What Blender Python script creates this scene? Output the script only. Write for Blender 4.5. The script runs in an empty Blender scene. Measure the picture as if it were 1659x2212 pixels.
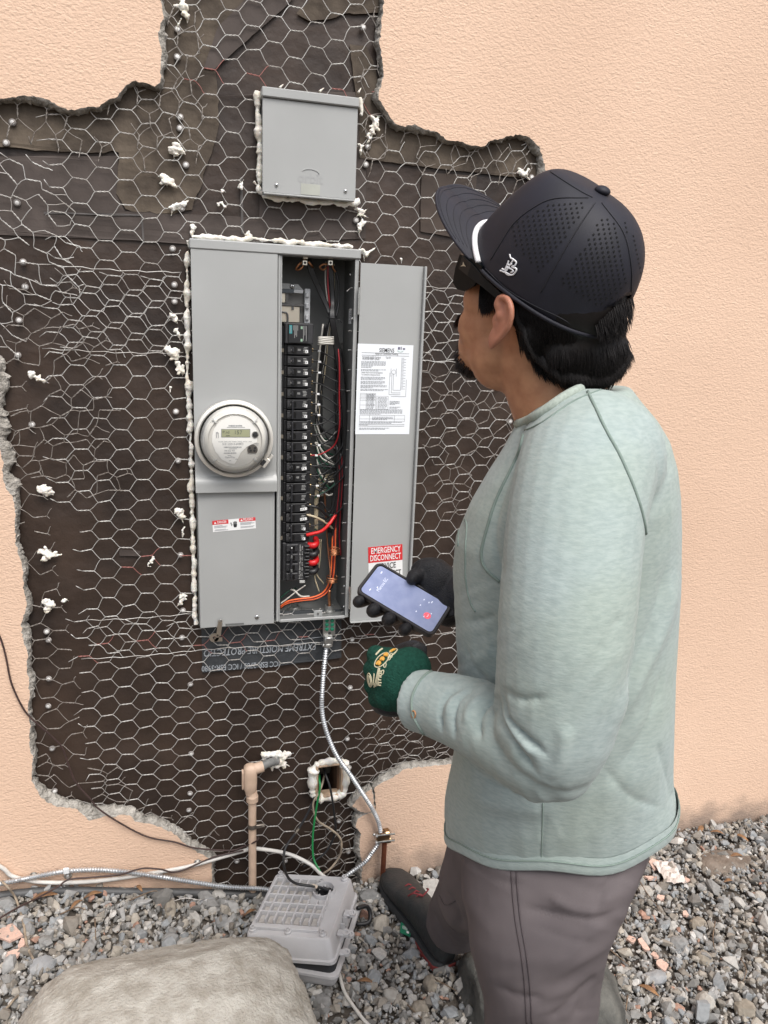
import bpy, bmesh, math, random
import numpy as np
from mathutils import Vector, Matrix, noise as mnoise
from mathutils.bvhtree import BVHTree
from mathutils.geometry import tessellate_polygon

random.seed(7); RNG = np.random.default_rng(7)
SC = bpy.context.scene
COL = SC.collection

# ------------------------------------------------------------------ camera
# measurements are taken on a 1659 x 2212 copy of the photograph; Y = 0 is the building paper, Z = 0 the ground
FP, CX, CY = 1640.0, 829.5, 1106.0
CAM = np.array([0.0, -1.8, 1.54])
_d = np.array([560 - CX, 7700 - CY, FP]); _d /= np.linalg.norm(_d)
_r = np.array([6740 - CX, 935 - CY, FP]); _r -= _d * (_r @ _d); _r /= np.linalg.norm(_r)
_n = np.cross(_r, _d)
CAM_R = np.array([_r[0], _n[0], -_d[0]])            # camera right, up, forward in the world
CAM_U = -np.array([_r[1], _n[1], -_d[1]])
CAM_F = np.array([_r[2], _n[2], -_d[2]])
cam_data = bpy.data.cameras.new('camera')
cam_data.sensor_fit = 'HORIZONTAL'; cam_data.sensor_width = 36.0; cam_data.lens = 36.0 * FP / 1659.0
cam_data.clip_start = 0.05; cam_data.clip_end = 500.0
cam = bpy.data.objects.new('camera', cam_data); COL.objects.link(cam)
cam.matrix_world = Matrix(((CAM_R[0], CAM_U[0], -CAM_F[0], CAM[0]), (CAM_R[1], CAM_U[1], -CAM_F[1], CAM[1]),
                           (CAM_R[2], CAM_U[2], -CAM_F[2], CAM[2]), (0, 0, 0, 1)))
SC.camera = cam

# ------------------------------------------------------------------ world, sun, exposure
SUN_EL, SUN_AZ = 57.0, 168.0                         # degrees; azimuth measured from +Y (into the wall) clockwise
world = bpy.data.worlds.new('World'); SC.world = world; world.use_nodes = True
wn = world.node_tree.nodes; wl = world.node_tree.links
bg = wn['Background']
sky = wn.new('ShaderNodeTexSky'); sky.sky_type = 'NISHITA'; sky.sun_disc = False
sky.sun_elevation = math.radians(SUN_EL); sky.sun_rotation = math.radians(SUN_AZ)
sky.air_density = 1.0; sky.dust_density = 4.0; sky.ozone_density = 1.0
hs = wn.new('ShaderNodeHueSaturation'); hs.inputs['Saturation'].default_value = 0.5   # thin bright overcast
wl.new(sky.outputs[0], hs.inputs['Color']); wl.new(hs.outputs[0], bg.inputs['Color'])
bg.inputs['Strength'].default_value = 0.12
sun_data = bpy.data.lights.new('sun', 'SUN'); sun_data.energy = 1.5; sun_data.angle = math.radians(34)
sun_data.color = (1.0, 0.975, 0.94)
sun = bpy.data.objects.new('sun', sun_data); COL.objects.link(sun)
_az, _el = math.radians(SUN_AZ), math.radians(SUN_EL)
_sd = Vector((math.sin(_az) * math.cos(_el), math.cos(_az) * math.cos(_el), math.sin(_el)))
sun.rotation_euler = _sd.to_track_quat('Z', 'Y').to_euler(); sun.location = (0, -4, 6)
SC.view_settings.view_transform = 'Standard'; SC.view_settings.look = 'None'
SC.view_settings.exposure = 0.76; SC.view_settings.gamma = 1.0; SC.view_settings.use_curve_mapping = False
try:
    SC.cycles.max_bounces = 6; SC.cycles.transparent_max_bounces = 12; SC.cycles.caustics_reflective = False
    SC.cycles.caustics_refractive = False
except Exception: pass

# ------------------------------------------------------------------ pixel -> place
def ray(px, py):
    c = np.array([px - CX, py - CY, FP]); return CAM_R * c[0] - CAM_U * c[1] + CAM_F * c[2]
def atY(px, py, Y=0.0):
    w = ray(px, py); return CAM + w * ((Y - CAM[1]) / w[1])
def atZ(px, py, Z=0.0):
    w = ray(px, py); return CAM + w * ((Z - CAM[2]) / w[2])
def atH(px, py, hd):
    w = ray(px, py); return CAM + w * (hd / math.hypot(w[0], w[1]))
def atD(px, py, depth):
    return CAM + ray(px, py) * (depth / FP)
def pix(p):
    q = np.asarray(p, float) - CAM; z = q @ CAM_F
    return CX + FP * (q @ CAM_R) / z, CY - FP * (q @ CAM_U) / z

# ------------------------------------------------------------------ materials
MATS = {}
def mat(name, color, rough=0.6, metal=0.0, var=0.0, scale=20.0, bump=0.0, bscale=60.0, color2=None, spec=0.5,
        stretch=None, island=0.0, emit=0.0, coat=0.0, detail=5.0, sub=0.0, contrast=(0.35, 0.65), bdist=0.004):
    if name in MATS: return MATS[name]
    m = bpy.data.materials.new(name); m.use_nodes = True
    nt = m.node_tree; N = nt.nodes; L = nt.links; b = N['Principled BSDF']
    b.inputs['Roughness'].default_value = rough; b.inputs['Metallic'].default_value = metal
    b.inputs['Specular IOR Level'].default_value = spec
    b.inputs['Coat Weight'].default_value = coat
    if sub: b.inputs['Subsurface Weight'].default_value = sub; b.inputs['Subsurface Radius'].default_value = (0.01, 0.004, 0.002)
    c1 = tuple(color) + (1,)
    b.inputs['Base Color'].default_value = c1
    tc = N.new('ShaderNodeTexCoord'); src = tc.outputs['Object']
    if stretch:
        mp = N.new('ShaderNodeMapping'); mp.inputs['Scale'].default_value = stretch; L.new(src, mp.inputs['Vector']); src = mp.outputs[0]
    if color2 is not None or var:
        c2 = tuple(color2) + (1,) if color2 is not None else tuple(max(0, c * (1 - var)) for c in color) + (1,)
        nz = N.new('ShaderNodeTexNoise'); nz.inputs['Scale'].default_value = scale; nz.inputs['Detail'].default_value = detail
        L.new(src, nz.inputs['Vector'])
        rp = N.new('ShaderNodeValToRGB'); rp.color_ramp.elements[0].position = contrast[0]; rp.color_ramp.elements[1].position = contrast[1]
        rp.color_ramp.elements[0].color = c2; rp.color_ramp.elements[1].color = c1
        L.new(nz.outputs['Fac'], rp.inputs['Fac']); out = rp.outputs['Color']
        if island:
            gm = N.new('ShaderNodeNewGeometry'); mx = N.new('ShaderNodeHueSaturation')
            mr = N.new('ShaderNodeMapRange'); mr.inputs['To Min'].default_value = 1 - island; mr.inputs['To Max'].default_value = 1 + island
            L.new(gm.outputs['Random Per Island'], mr.inputs['Value']); L.new(mr.outputs[0], mx.inputs['Value'])
            L.new(out, mx.inputs['Color']); out = mx.outputs[0]
        L.new(out, b.inputs['Base Color'])
    if bump:
        n2 = N.new('ShaderNodeTexNoise'); n2.inputs['Scale'].default_value = bscale; n2.inputs['Detail'].default_value = 6
        L.new(src, n2.inputs['Vector'])
        bp = N.new('ShaderNodeBump'); bp.inputs['Strength'].default_value = bump; bp.inputs['Distance'].default_value = bdist
        L.new(n2.outputs['Fac'], bp.inputs['Height']); L.new(bp.outputs[0], b.inputs['Normal'])
    if emit:
        b.inputs['Emission Color'].default_value = c1; b.inputs['Emission Strength'].default_value = emit
    MATS[name] = m
    return m

# ------------------------------------------------------------------ mesh builders
class MB:
    """collects plain geometry (world coordinates) and links it as one mesh object"""
    def __init__(s): s.v = []; s.f = []; s.n = 0
    def add(s, verts, faces):
        verts = np.asarray(verts, float).reshape(-1, 3)
        s.v.append(verts); s.f.extend([tuple(int(i) + s.n for i in f) for f in faces]); s.n += len(verts); return s
    def box(s, lo, hi, b=0.0):
        lo, hi = np.minimum(lo, hi).astype(float), np.maximum(lo, hi).astype(float)
        return s.obox((lo + hi) / 2, (hi - lo) / 2, np.eye(3), b)
    def obox(s, c, h, A=np.eye(3), b=0.0):
        """box with centre c, half sizes h, axes = rows of A, chamfer b"""
        c = np.asarray(c, float); h = np.asarray(h, float); A = np.asarray(A, float)
        b = min(b, h.min() * 0.9)
        if b <= 0:
            P = np.array([[x, y, z] for x in (-1, 1) for y in (-1, 1) for z in (-1, 1)], float) * h
            F = [(0, 1, 3, 2), (4, 6, 7, 5), (0, 4, 5, 1), (2, 3, 7, 6), (0, 2, 6, 4), (1, 5, 7, 3)]
            return s.add(c + P @ A, F)
        P = []; idx = {}
        for x in (-1, 1):
            for y in (-1, 1):
                for z in (-1, 1):
                    for k in range(3):
                        q = np.array([x, y, z]) * (h - b); q[k] = (x, y, z)[k] * h[k]
                        idx[(x, y, z, k)] = len(P); P.append(q)
        F = []
        S = (-1, 1)
        def quad(a, b_, c_, d_): F.append((a, b_, c_, d_))
        for sx in S:
            quad(*[idx[(sx, y, z, 0)] for y, z in ((-1, -1), (1, -1), (1, 1), (-1, 1))])
            quad(*[idx[(x, sx, z, 1)] for x, z in ((-1, -1), (1, -1), (1, 1), (-1, 1))])
            quad(*[idx[(x, y, sx, 2)] for x, y in ((-1, -1), (1, -1), (1, 1), (-1, 1))])
        for a in S:
            for c2 in S:
                quad(idx[(a, c2, -1, 0)], idx[(a, c2, 1, 0)], idx[(a, c2, 1, 1)], idx[(a, c2, -1, 1)])
                quad(idx[(a, -1, c2, 0)], idx[(a, 1, c2, 0)], idx[(a, 1, c2, 2)], idx[(a, -1, c2, 2)])
                quad(idx[(-1, a, c2, 1)], idx[(1, a, c2, 1)], idx[(1, a, c2, 2)], idx[(-1, a, c2, 2)])
        for x in S:
            for y in S:
                for z in S: F.append(tuple(idx[(x, y, z, k)] for k in range(3)))
        return s.add(c + np.array(P) @ A, F)
    def loft(s, rings, cap=True, closed=False):
        rings = [np.asarray(r, float) for r in rings]; n = len(rings[0]); F = []
        m = len(rings); base = 0
        for i in range(m - 1 + (1 if closed else 0)):
            a, b = i * n, ((i + 1) % m) * n
            for j in range(n):
                k = (j + 1) % n; F.append((a + j, a + k, b + k, b + j))
        V = np.concatenate(rings)
        if cap and not closed:
            V = np.concatenate([V, rings[0].mean(0)[None], rings[-1].mean(0)[None]])
            c0, c1 = m * n, m * n + 1
            for j in range(n):
                k = (j + 1) % n
                F.append((c0, k, j)); F.append((c1, (m - 1) * n + j, (m - 1) * n + k))
        return s.add(V, F)
    def tube(s, pts, r, n=6, cap=True, flat=None):
        pts = np.asarray(pts, float); m = len(pts)
        rr = np.full(m, r) if np.isscalar(r) else np.asarray(r, float)
        T = np.gradient(pts, axis=0); T /= np.linalg.norm(T, axis=1)[:, None] + 1e-12
        up = np.array([0, 0, 1.0]) if abs(T[0][2]) < 0.9 else np.array([0, 1.0, 0])
        U = np.cross(T[0], up); U /= np.linalg.norm(U); rings = []
        a = np.linspace(0, 2 * math.pi, n, endpoint=False)
        for i in range(m):
            U = U - T[i] * (U @ T[i]); U /= np.linalg.norm(U) + 1e-12; W = np.cross(T[i], U)
            rings.append(pts[i] + rr[i] * (np.cos(a)[:, None] * U + np.sin(a)[:, None] * W * (flat or 1.0)))
        return s.loft(rings, cap)
    def lathe(s, prof, o, axis, n=24, cap=True):
        """prof: (radius, height along axis)"""
        axis = np.asarray(axis, float); axis /= np.linalg.norm(axis)
        up = np.array([0, 0, 1.0]) if abs(axis[2]) < 0.9 else np.array([1.0, 0, 0])
        U = np.cross(up, axis); U /= np.linalg.norm(U); W = np.cross(axis, U)
        a = np.linspace(0, 2 * math.pi, n, endpoint=False)
        R = [np.asarray(o, float) + axis * h + max(r, 1e-5) * (np.cos(a)[:, None] * U + np.sin(a)[:, None] * W) for r, h in prof]
        return s.loft(R, cap)
    def poly(s, pts, thick_dir):
        """flat polygon (fan free: tessellated) with thickness along thick_dir"""
        pts = np.asarray(pts, float); n = len(pts)
        tri = tessellate_polygon([[Vector(p) for p in pts]])
        F = [tuple(t) for t in tri] + [tuple(i + n for i in t[::-1]) for t in tri] + [(i, (i + 1) % n, (i + 1) % n + n, i + n) for i in range(n)]
        return s.add(np.concatenate([pts, pts + np.asarray(thick_dir)]), F)
    def sphere(s, c, r, A=np.eye(3), seg=12, rings=8):
        r = np.full(3, r) if np.isscalar(r) else np.asarray(r, float); V = []; F = []
        for i in range(rings + 1):
            t = math.pi * i / rings
            for j in range(seg):
                p = 2 * math.pi * j / seg; V.append((math.sin(t) * math.cos(p), math.sin(t) * math.sin(p), math.cos(t)))
        for i in range(rings):
            for j in range(seg):
                k = (j + 1) % seg; F.append((i * seg + j, i * seg + k, (i + 1) * seg + k, (i + 1) * seg + j))
        return s.add(np.asarray(c) + (np.array(V) * r) @ np.asarray(A), F)
    def data(s, name, origin=(0, 0, 0), smooth=None):
        me = bpy.data.meshes.new(name)
        V = np.concatenate(s.v) - np.asarray(origin)
        me.from_pydata(V.tolist(), [], s.f); me.validate()
        bm = bmesh.new(); bm.from_mesh(me); bmesh.ops.remove_doubles(bm, verts=bm.verts, dist=1e-6)
        bmesh.ops.recalc_face_normals(bm, faces=bm.faces); bm.to_mesh(me); bm.free()
        if smooth is not None:
            me.polygons.foreach_set('use_smooth', [True] * len(me.polygons))
            if smooth < 179: me.set_sharp_from_angle(angle=math.radians(smooth))
        return me
    def build(s, name, m, parent=None, smooth=None, loc=None):
        """parts share the origin of their thing; a one-mesh thing gets its own base point"""
        if parent is not None: o0 = np.array(parent['_o'])
        elif loc is not None: o0 = np.array(loc, float)
        else:
            V = np.concatenate(s.v); o0 = np.array([V[:, 0].mean(), V[:, 1].mean(), V[:, 2].min()])
        ob = bpy.data.objects.new(name, s.data(name, o0, smooth)); COL.objects.link(ob)
        if m is not None: ob.data.materials.append(m)
        if parent is not None: ob.parent = parent
        else: ob.location = o0.tolist()
        ob['_o'] = o0.tolist(); MADE.append(ob); return ob
MADE = []
def thing(name, loc, label, cat, group=None):
    o = bpy.data.objects.new(name, None); COL.objects.link(o); o.location = tuple(float(c) for c in loc)
    o.empty_display_size = 0.05; o['_o'] = [float(c) for c in loc]; MADE.append(o)
    return tag(o, label, cat, group)
def tag(o, label, cat, group=None, kind=None):
    if label: o['label'] = label
    if cat: o['category'] = cat
    if group: o['group'] = group
    if kind: o['kind'] = kind
    return o
def structure(o): o['kind'] = 'structure'; return o
def spline(P, n=8, closed=False):
    """Catmull-Rom through points"""
    P = np.asarray(P, float); m = len(P)
    if m < 3: 
        t = np.linspace(0, 1, n + 1)[:, None]; return P[0] * (1 - t) + P[-1] * t
    Q = np.vstack([2 * P[0] - P[1], P, 2 * P[-1] - P[-2]]); out = []
    t = np.linspace(0, 1, n, endpoint=False)[:, None]
    for i in range(m - 1):
        a, b, c, d = Q[i:i + 4]
        out.append(0.5 * ((2 * b) + (-a + c) * t + (2 * a - 5 * b + 4 * c - d) * t ** 2 + (-a + 3 * b - 3 * c + d) * t ** 3))
    out.append(P[-1][None]); return np.concatenate(out)
def resample(P, step):
    P = np.asarray(P, float); s = np.concatenate([[0], np.cumsum(np.linalg.norm(np.diff(P, axis=0), axis=1))])
    n = max(2, int(round(s[-1] / step)) + 1); q = np.linspace(0, s[-1], n)
    return np.stack([np.interp(q, s, P[:, k]) for k in range(P.shape[1])], 1)
def nz(p, sc=1.0, seed=0.0): return mnoise.noise(Vector((p[0] * sc + seed, p[1] * sc - seed, p[2] * sc + 2 * seed)))
def unit(v): v = np.asarray(v, float); return v / (np.linalg.norm(v) + 1e-12)

def remesh(mb, voxel, smooth=8, fac=.5):
    """fuse overlapping volumes into one continuous skin"""
    ob = bpy.data.objects.new('tmp', mb.data('tmp')); COL.objects.link(ob)
    r = ob.modifiers.new('r', 'REMESH'); r.mode = 'VOXEL'; r.voxel_size = voxel; r.adaptivity = 0
    if smooth: s = ob.modifiers.new('s', 'SMOOTH'); s.factor = fac; s.iterations = smooth
    dg = bpy.context.evaluated_depsgraph_get(); me = bpy.data.meshes.new_from_object(ob.evaluated_get(dg))
    n = len(me.vertices); V = np.zeros(n * 3); me.vertices.foreach_get('co', V); N = np.zeros(n * 3); me.vertices.foreach_get('normal', N)
    F = [tuple(p.vertices) for p in me.polygons]; old = ob.data
    bpy.data.objects.remove(ob); bpy.data.meshes.remove(old); bpy.data.meshes.remove(me)
    return V.reshape(-1, 3), N.reshape(-1, 3), F
def text_mesh(txt, size=1.0, bold=0.0, align='CENTER', spacing=1.0, res=2):
    """verts (n,2) and faces of flat lettering, height about 0.7*size"""
    cu = bpy.data.curves.new('lettering', 'FONT'); cu.body = txt; cu.size = size; cu.align_x = align; cu.offset = bold
    cu.resolution_u = res; cu.space_character = spacing; cu.fill_mode = 'FRONT'
    ob = bpy.data.objects.new('lettering', cu); COL.objects.link(ob)
    dg = bpy.context.evaluated_depsgraph_get(); me = bpy.data.meshes.new_from_object(ob.evaluated_get(dg))
    V = np.array([v.co[:2] for v in me.vertices]).reshape(-1, 2); F = [tuple(p.vertices) for p in me.polygons]
    bpy.data.objects.remove(ob); bpy.data.curves.remove(cu); bpy.data.meshes.remove(me)
    return V, F
def put_text(mb, txt, o, ux, uy, size, bold=0.0, align='CENTER', width=None, spacing=1.0, slant=0.0):
    """lettering on a plane: o centre of the base line, ux/uy unit axes; width squeezes it to a given length"""
    V, F = text_mesh(txt, 1.0, bold, align, spacing)
    if len(V) == 0: return
    x, y = V[:, 0] * size + slant * V[:, 1] * size, V[:, 1] * size
    if width: x = x * width / max(1e-9, x.max() - x.min())
    mb.add(np.asarray(o) + x[:, None] * np.asarray(ux) + y[:, None] * np.asarray(uy), F)
def rect(mb, o, ux, uy, x0, x1, y0, y1):
    o, ux, uy = map(np.asarray, (o, ux, uy))
    mb.add([o + ux * x0 + uy * y0, o + ux * x1 + uy * y0, o + ux * x1 + uy * y1, o + ux * x0 + uy * y1], [(0, 1, 2, 3)])
EX, EY, EZ = np.eye(3)
OUT = -EY                                              # out of the wall, towards the camera

def ground_z(x, y):
    """the gravel is heaped a little to the left of the opening"""
    t = min(1.0, max(0.0, (0.36 - x) / 0.75)); a = t * t * (3 - 2 * t) * 0.135
    return a * min(1.0, max(0.0, 1.0 + y * 0.9 + 0.3)) + 0.012 * nz((x, y, 0), 3.0, 5.0)
# ================================================================== ground
M_SOIL = mat('dry_soil', (0.14, 0.12, 0.10), 0.95, color2=(0.07, 0.06, 0.05), scale=25, bump=0.8, bscale=90)
def ground():
    xs = np.unique(np.concatenate([np.linspace(-80, -2, 14), np.linspace(-2, 4, 121), np.linspace(4, 80, 14)]))
    ys = np.unique(np.concatenate([np.linspace(-80, -3, 14), np.linspace(-3, 0.3, 67)]))
    V = [(x, y, (ground_z(x, y) - 0.012) if -3 <= y and -2 <= x <= 4 else -0.012 + (0.1 if x < -2 else 0) * 0) for y in ys for x in xs]
    n = len(xs); F = [(j * n + i, j * n + i + 1, (j + 1) * n + i + 1, (j + 1) * n + i) for j in range(len(ys) - 1) for i in range(n - 1)]
    structure(MB().add(V, F).build('ground', M_SOIL, None, 180, loc=(0, 0, 0)))
ground()

# ================================================================== house wall: stucco coat with a hole, building paper behind
def stucco_material():
    m = bpy.data.materials.new('peach_stucco'); m.use_nodes = True; N = m.node_tree.nodes; L = m.node_tree.links; b = N['Principled BSDF']
    tc = N.new('ShaderNodeTexCoord')
    n1 = N.new('ShaderNodeTexNoise'); n1.inputs['Scale'].default_value = 1.6; n1.inputs['Detail'].default_value = 6; L.new(tc.outputs['Object'], n1.inputs['Vector'])
    r1 = N.new('ShaderNodeValToRGB'); r1.color_ramp.elements[0].position = 0.3; r1.color_ramp.elements[1].position = 0.7
    r1.color_ramp.elements[0].color = (0.645, 0.448, 0.325, 1); r1.color_ramp.elements[1].color = (0.72, 0.512, 0.378, 1)
    L.new(n1.outputs['Fac'], r1.inputs['Fac'])
    # dirt splashed on the foot of the wall
    sx = N.new('ShaderNodeSeparateXYZ'); L.new(tc.outputs['Object'], sx.inputs[0])
    n3 = N.new('ShaderNodeTexNoise'); n3.inputs['Scale'].default_value = 14; n3.inputs['Detail'].default_value = 8; L.new(tc.outputs['Object'], n3.inputs['Vector'])
    ad = N.new('ShaderNodeMath'); ad.operation = 'MULTIPLY_ADD'; ad.inputs[1].default_value = 0.16; L.new(n3.outputs['Fac'], ad.inputs[0]); L.new(sx.outputs['Z'], ad.inputs[2])
    mr = N.new('ShaderNodeMapRange'); mr.inputs['From Min'].default_value = 0.09; mr.inputs['From Max'].default_value = 0.17
    mr.inputs['To Min'].default_value = 0.75; mr.inputs['To Max'].default_value = 0.0; L.new(ad.outputs[0], mr.inputs['Value'])
    mx = N.new('ShaderNodeMix'); mx.data_type = 'RGBA'; L.new(mr.outputs[0], mx.inputs['Factor'])
    L.new(r1.outputs[0], mx.inputs[6]); mx.inputs[7].default_value = (0.16, 0.13, 0.11, 1); L.new(mx.outputs[2], b.inputs['Base Color'])
    b.inputs['Roughness'].default_value = 0.85
    # trowelled sand texture, streaked a little sideways
    mp = N.new('ShaderNodeMapping'); mp.inputs['Scale'].default_value = (0.75, 1, 1.25); L.new(tc.outputs['Object'], mp.inputs['Vector'])
    n2 = N.new('ShaderNodeTexNoise'); n2.inputs['Scale'].default_value = 140; n2.inputs['Detail'].default_value = 5; n2.inputs['Distortion'].default_value = 0.8
    L.new(mp.outputs[0], n2.inputs['Vector'])
    v2 = N.new('ShaderNodeTexVoronoi'); v2.inputs['Scale'].default_value = 190; v2.inputs['Randomness'].default_value = 1; L.new(mp.outputs[0], v2.inputs['Vector'])
    a2 = N.new('ShaderNodeMath'); a2.operation = 'MULTIPLY_ADD'; a2.inputs[1].default_value = 0.35; L.new(v2.outputs['Distance'], a2.inputs[0]); L.new(n2.outputs['Fac'], a2.inputs[2])
    bp = N.new('ShaderNodeBump'); bp.inputs['Strength'].default_value = 0.5; bp.inputs['Distance'].default_value = 0.004
    L.new(a2.outputs[0], bp.inputs['Height']); L.new(bp.outputs[0], b.inputs['Normal'])
    return m
M_STUCCO = stucco_material()
M_CEMENT = mat('broken_cement', (0.46, 0.43, 0.385), 0.95, color2=(0.25, 0.23, 0.20), scale=45, bump=1.0, bscale=120, bdist=0.01)
M_PAPER = mat('building_paper', (0.052, 0.033, 0.0235), 0.5, color2=(0.025, 0.0160, 0.0120), scale=5, bump=0.5, bscale=14, spec=0.4, bdist=.012)
M_FELT_OLD = mat('weathered_felt', (0.135, 0.108, 0.082), 0.85, color2=(0.060, 0.047, 0.037), scale=11, bump=0.5, bscale=70, spec=0.25)
M_FELT_GREY = mat('grey_felt', (0.092, 0.074, 0.066), 0.75, color2=(0.058, 0.046, 0.040), scale=9, bump=0.3, bscale=50, spec=0.3)
M_TAPE_FAINT = mat('pale_tape_line', (0.11, 0.10, 0.095), 0.7, var=0.3, scale=30)
M_FLASHING = mat('black_flashing', (0.040, 0.044, 0.048), 0.30, color2=(0.058, 0.063, 0.068), scale=15, bump=0.5, bscale=55, spec=0.5)
M_FLASH_PRINT = mat('grey_print', (0.42, 0.45, 0.48), 0.6, var=0.3, scale=80)

YS = -0.026                                             # front of the stucco
# edge of the paint along the hole, in pixels, with the width of bare grey cement inside it
HOLE = [(350, -260, 6), (352, -120, 8), (346, 0, 6), (351, 25, 8), (350, 45, 4), (341, 70, 13), (347, 100, 9), (349, 118, 11), (347, 150, 8), (346, 178, 6), (334, 187, 3), (315, 179, 2),
 (300, 178, 2), (285, 176, 2), (272, 184, 2), (262, 197, 2), (248, 212, 3), (236, 214, 3), (225, 222, 4), (208, 232, 4), (190, 230, 5), (168, 236, 5), (147, 238, 4), (135, 233, 9), (118, 222, 10), (100, 214, 10),
 (85, 210, 8), (65, 208, 6), (40, 207, 6), (20, 211, 5), (0, 213, 5), (-40, 220, 5), (-80, 260, 6), (-95, 400, 6), (-90, 600, 8), (-60, 740, 10), (-22, 768, 8), (-8, 782, 12), (-6, 815, 22), (-8, 840, 18), (-12, 880, 20),
 (-10, 930, 22), (-2, 960, 16), (3, 985, 20), (7, 1005, 26), (6, 1035, 26), (14, 1058, 18), (28, 1075, 10), (33, 1100, 4), (32, 1125, 4), (33, 1158, 4), (38, 1194, 4), (47, 1216, 5), (49, 1250, 5), (52, 1280, 5), (58, 1305, 6),
 (54, 1325, 9), (45, 1348, 7), (48, 1375, 12), (52, 1392, 8), (60, 1412, 5), (58, 1447, 6), (62, 1470, 9), (64, 1505, 6), (60, 1529, 6), (64, 1561, 6), (63, 1590, 10), (64, 1614, 7), (71, 1645, 6), (68, 1677, 6), (75, 1698, 9),
 (84, 1716, 16), (100, 1733, 18), (119, 1741, 14), (145, 1745, 12), (167, 1748, 12), (179, 1760, 20), (193, 1773, 24), (212, 1768, 18), (229, 1762, 14), (245, 1766, 20), (258, 1760, 18), (270, 1760, 10), (283, 1763, 18), (292, 1775, 22), (310, 1778, 20),
 (327, 1780, 16), (345, 1786, 12), (360, 1794, 8), (381, 1804, 8), (396, 1820, 12), (417, 1835, 14), (431, 1843, 10), (445, 1851, 10), (456, 1857, 8), (458, 1894, 4), (459, 2000, 3),
 (775, 2000, 4), (783, 1862, 12), (779, 1850, 12), (776, 1828, 9), (779, 1800, 9), (768, 1786, 9), (774, 1768, 8), (788, 1760, 6), (806, 1753, 1), (788, 1756, 8), (772, 1750, 10), (761, 1742, 10), (770, 1728, 10), (788, 1713, 9), (803, 1704, 4), (811, 1748, 1), (809, 1702, 4), (820, 1694, 9),
 (832, 1687, 9), (850, 1679, 9), (866, 1666, 9), (880, 1660, 7), (920, 1656, 6), (960, 1652, 6), (980, 1649, 6), (1050, 1630, 8), (1120, 1560, 8), (1180, 1400, 8), (1205, 1200, 8), (1195, 1000, 8), (1190, 800, 8), (1184, 600, 8), (1182, 480, 8), (1180, 400, 9),
 (1177, 365, 10), (1174, 345, 12), (1166, 317, 11), (1153, 305, 8), (1140, 295, 7), (1123, 290, 2), (1109, 295, 2), (1099, 294, 2), (1080, 300, 2), (1059, 304, 2), (1048, 315, 2), (1038, 317, 2), (1014, 313, 3), (993, 306, 3), (961, 300, 3), (945, 285, 3),
 (916, 279, 4), (900, 270, 7), (885, 270, 7), (870, 272, 4), (853, 266, 6), (841, 250, 4), (833, 238, 3), (826, 226, 3), (818, 215, 6), (818, 200, 8), (824, 180, 6), (829, 165, 2), (826, 130, 4), (819, 90, 6), (824, 50, 4), (829, 0, 3), (833, -120, 6), (835, -260, 6)]
def hole_loop():
    P = np.array([list(atY(x, y, YS)[[0, 2]]) + [w * 0.00095] for x, y, w in HOLE])
    P = np.vstack([P, P[:1]]); Q = []
    for a, b in zip(P[:-1], P[1:]):
        L = np.linalg.norm(b[:2] - a[:2]); k = max(1, int(L / 0.005))
        nrm = np.array([-(b - a)[1], (b - a)[0]]) / (L + 1e-9)
        for i in range(k):
            t = i / k; p = a * (1 - t) + b * t
            if 0 < i: p[:2] += nrm * (0.0035 * nz((p[0], p[1], 0), 90, 3) + 0.003 * nz((p[0], p[1], 0), 300, 9))
            Q.append(p)
    return np.array(Q)
wall = thing('house_wall', (0.4, 0.0, 0.0), 'peach stucco house wall broken open in a jagged hole down to brown building paper', 'wall')
LOOP = hole_loop()
def stucco():
    X0, X1, Z0, Z1 = -3.2, 5.2, -0.35, 3.3
    outer = [Vector((X0, 0, Z0)), Vector((X1, 0, Z0)), Vector((X1, 0, Z1)), Vector((X0, 0, Z1))]
    hole = [Vector((p[0], 0, p[1])) for p in LOOP]
    tri = tessellate_polygon([outer, hole])
    pts = np.array([[v.x, YS, v.z] for v in outer + hole])
    coat = MB().add(pts, [tuple(t) for t in tri]).build('stucco_coat', M_STUCCO, wall)
    # broken edge: bare cement from the paint line back to the paper
    n = len(LOOP); P = LOOP[:, :2]
    T = np.roll(P, -3, 0) - np.roll(P, 3, 0); T /= np.linalg.norm(T, axis=1)[:, None] + 1e-9
    area = 0.5 * np.sum(P[:, 0] * np.roll(P[:, 1], -1) - np.roll(P[:, 0], -1) * P[:, 1])
    Nn = np.stack([-T[:, 1], T[:, 0]], 1) * (1 if area > 0 else -1)       # into the hole
    w = LOOP[:, 2] * np.array([max(.25, 1 + 1.1 * nz((p[0], p[1], 0), 22, 31) + .5 * nz((p[0], p[1], 0), 70, 33)) for p in LOOP])
    def ring(off, y, jit):
        R = []
        for i in range(n):
            p = P[i] + Nn[i] * off[i]; q = (p[0], p[1], y)
            R.append((p[0] + jit * nz(q, 160, 1), y + jit * nz(q, 120, 4), p[1] + jit * nz(q, 160, 7)))
        return np.array(R)
    rings = [ring(w * 0, YS, 0), ring(w * 0.35 + 0.0006, YS + 0.002, 0.002), ring(w * 0.75 + 0.001, YS + 0.008, 0.006), ring(w * 1.0 + 0.001, YS + 0.016, 0.007), ring(w * 0.9 + 0.001, 0.0, 0.003)]
    e = MB(); V = np.concatenate(rings); F = []
    for k in range(len(rings) - 1):
        for j in range(n): F.append((k * n + j, k * n + (j + 1) % n, (k + 1) * n + (j + 1) % n, (k + 1) * n + j))
    e.add(V, F).build('broken_edge', M_CEMENT, coat, 50)
stucco()

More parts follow.
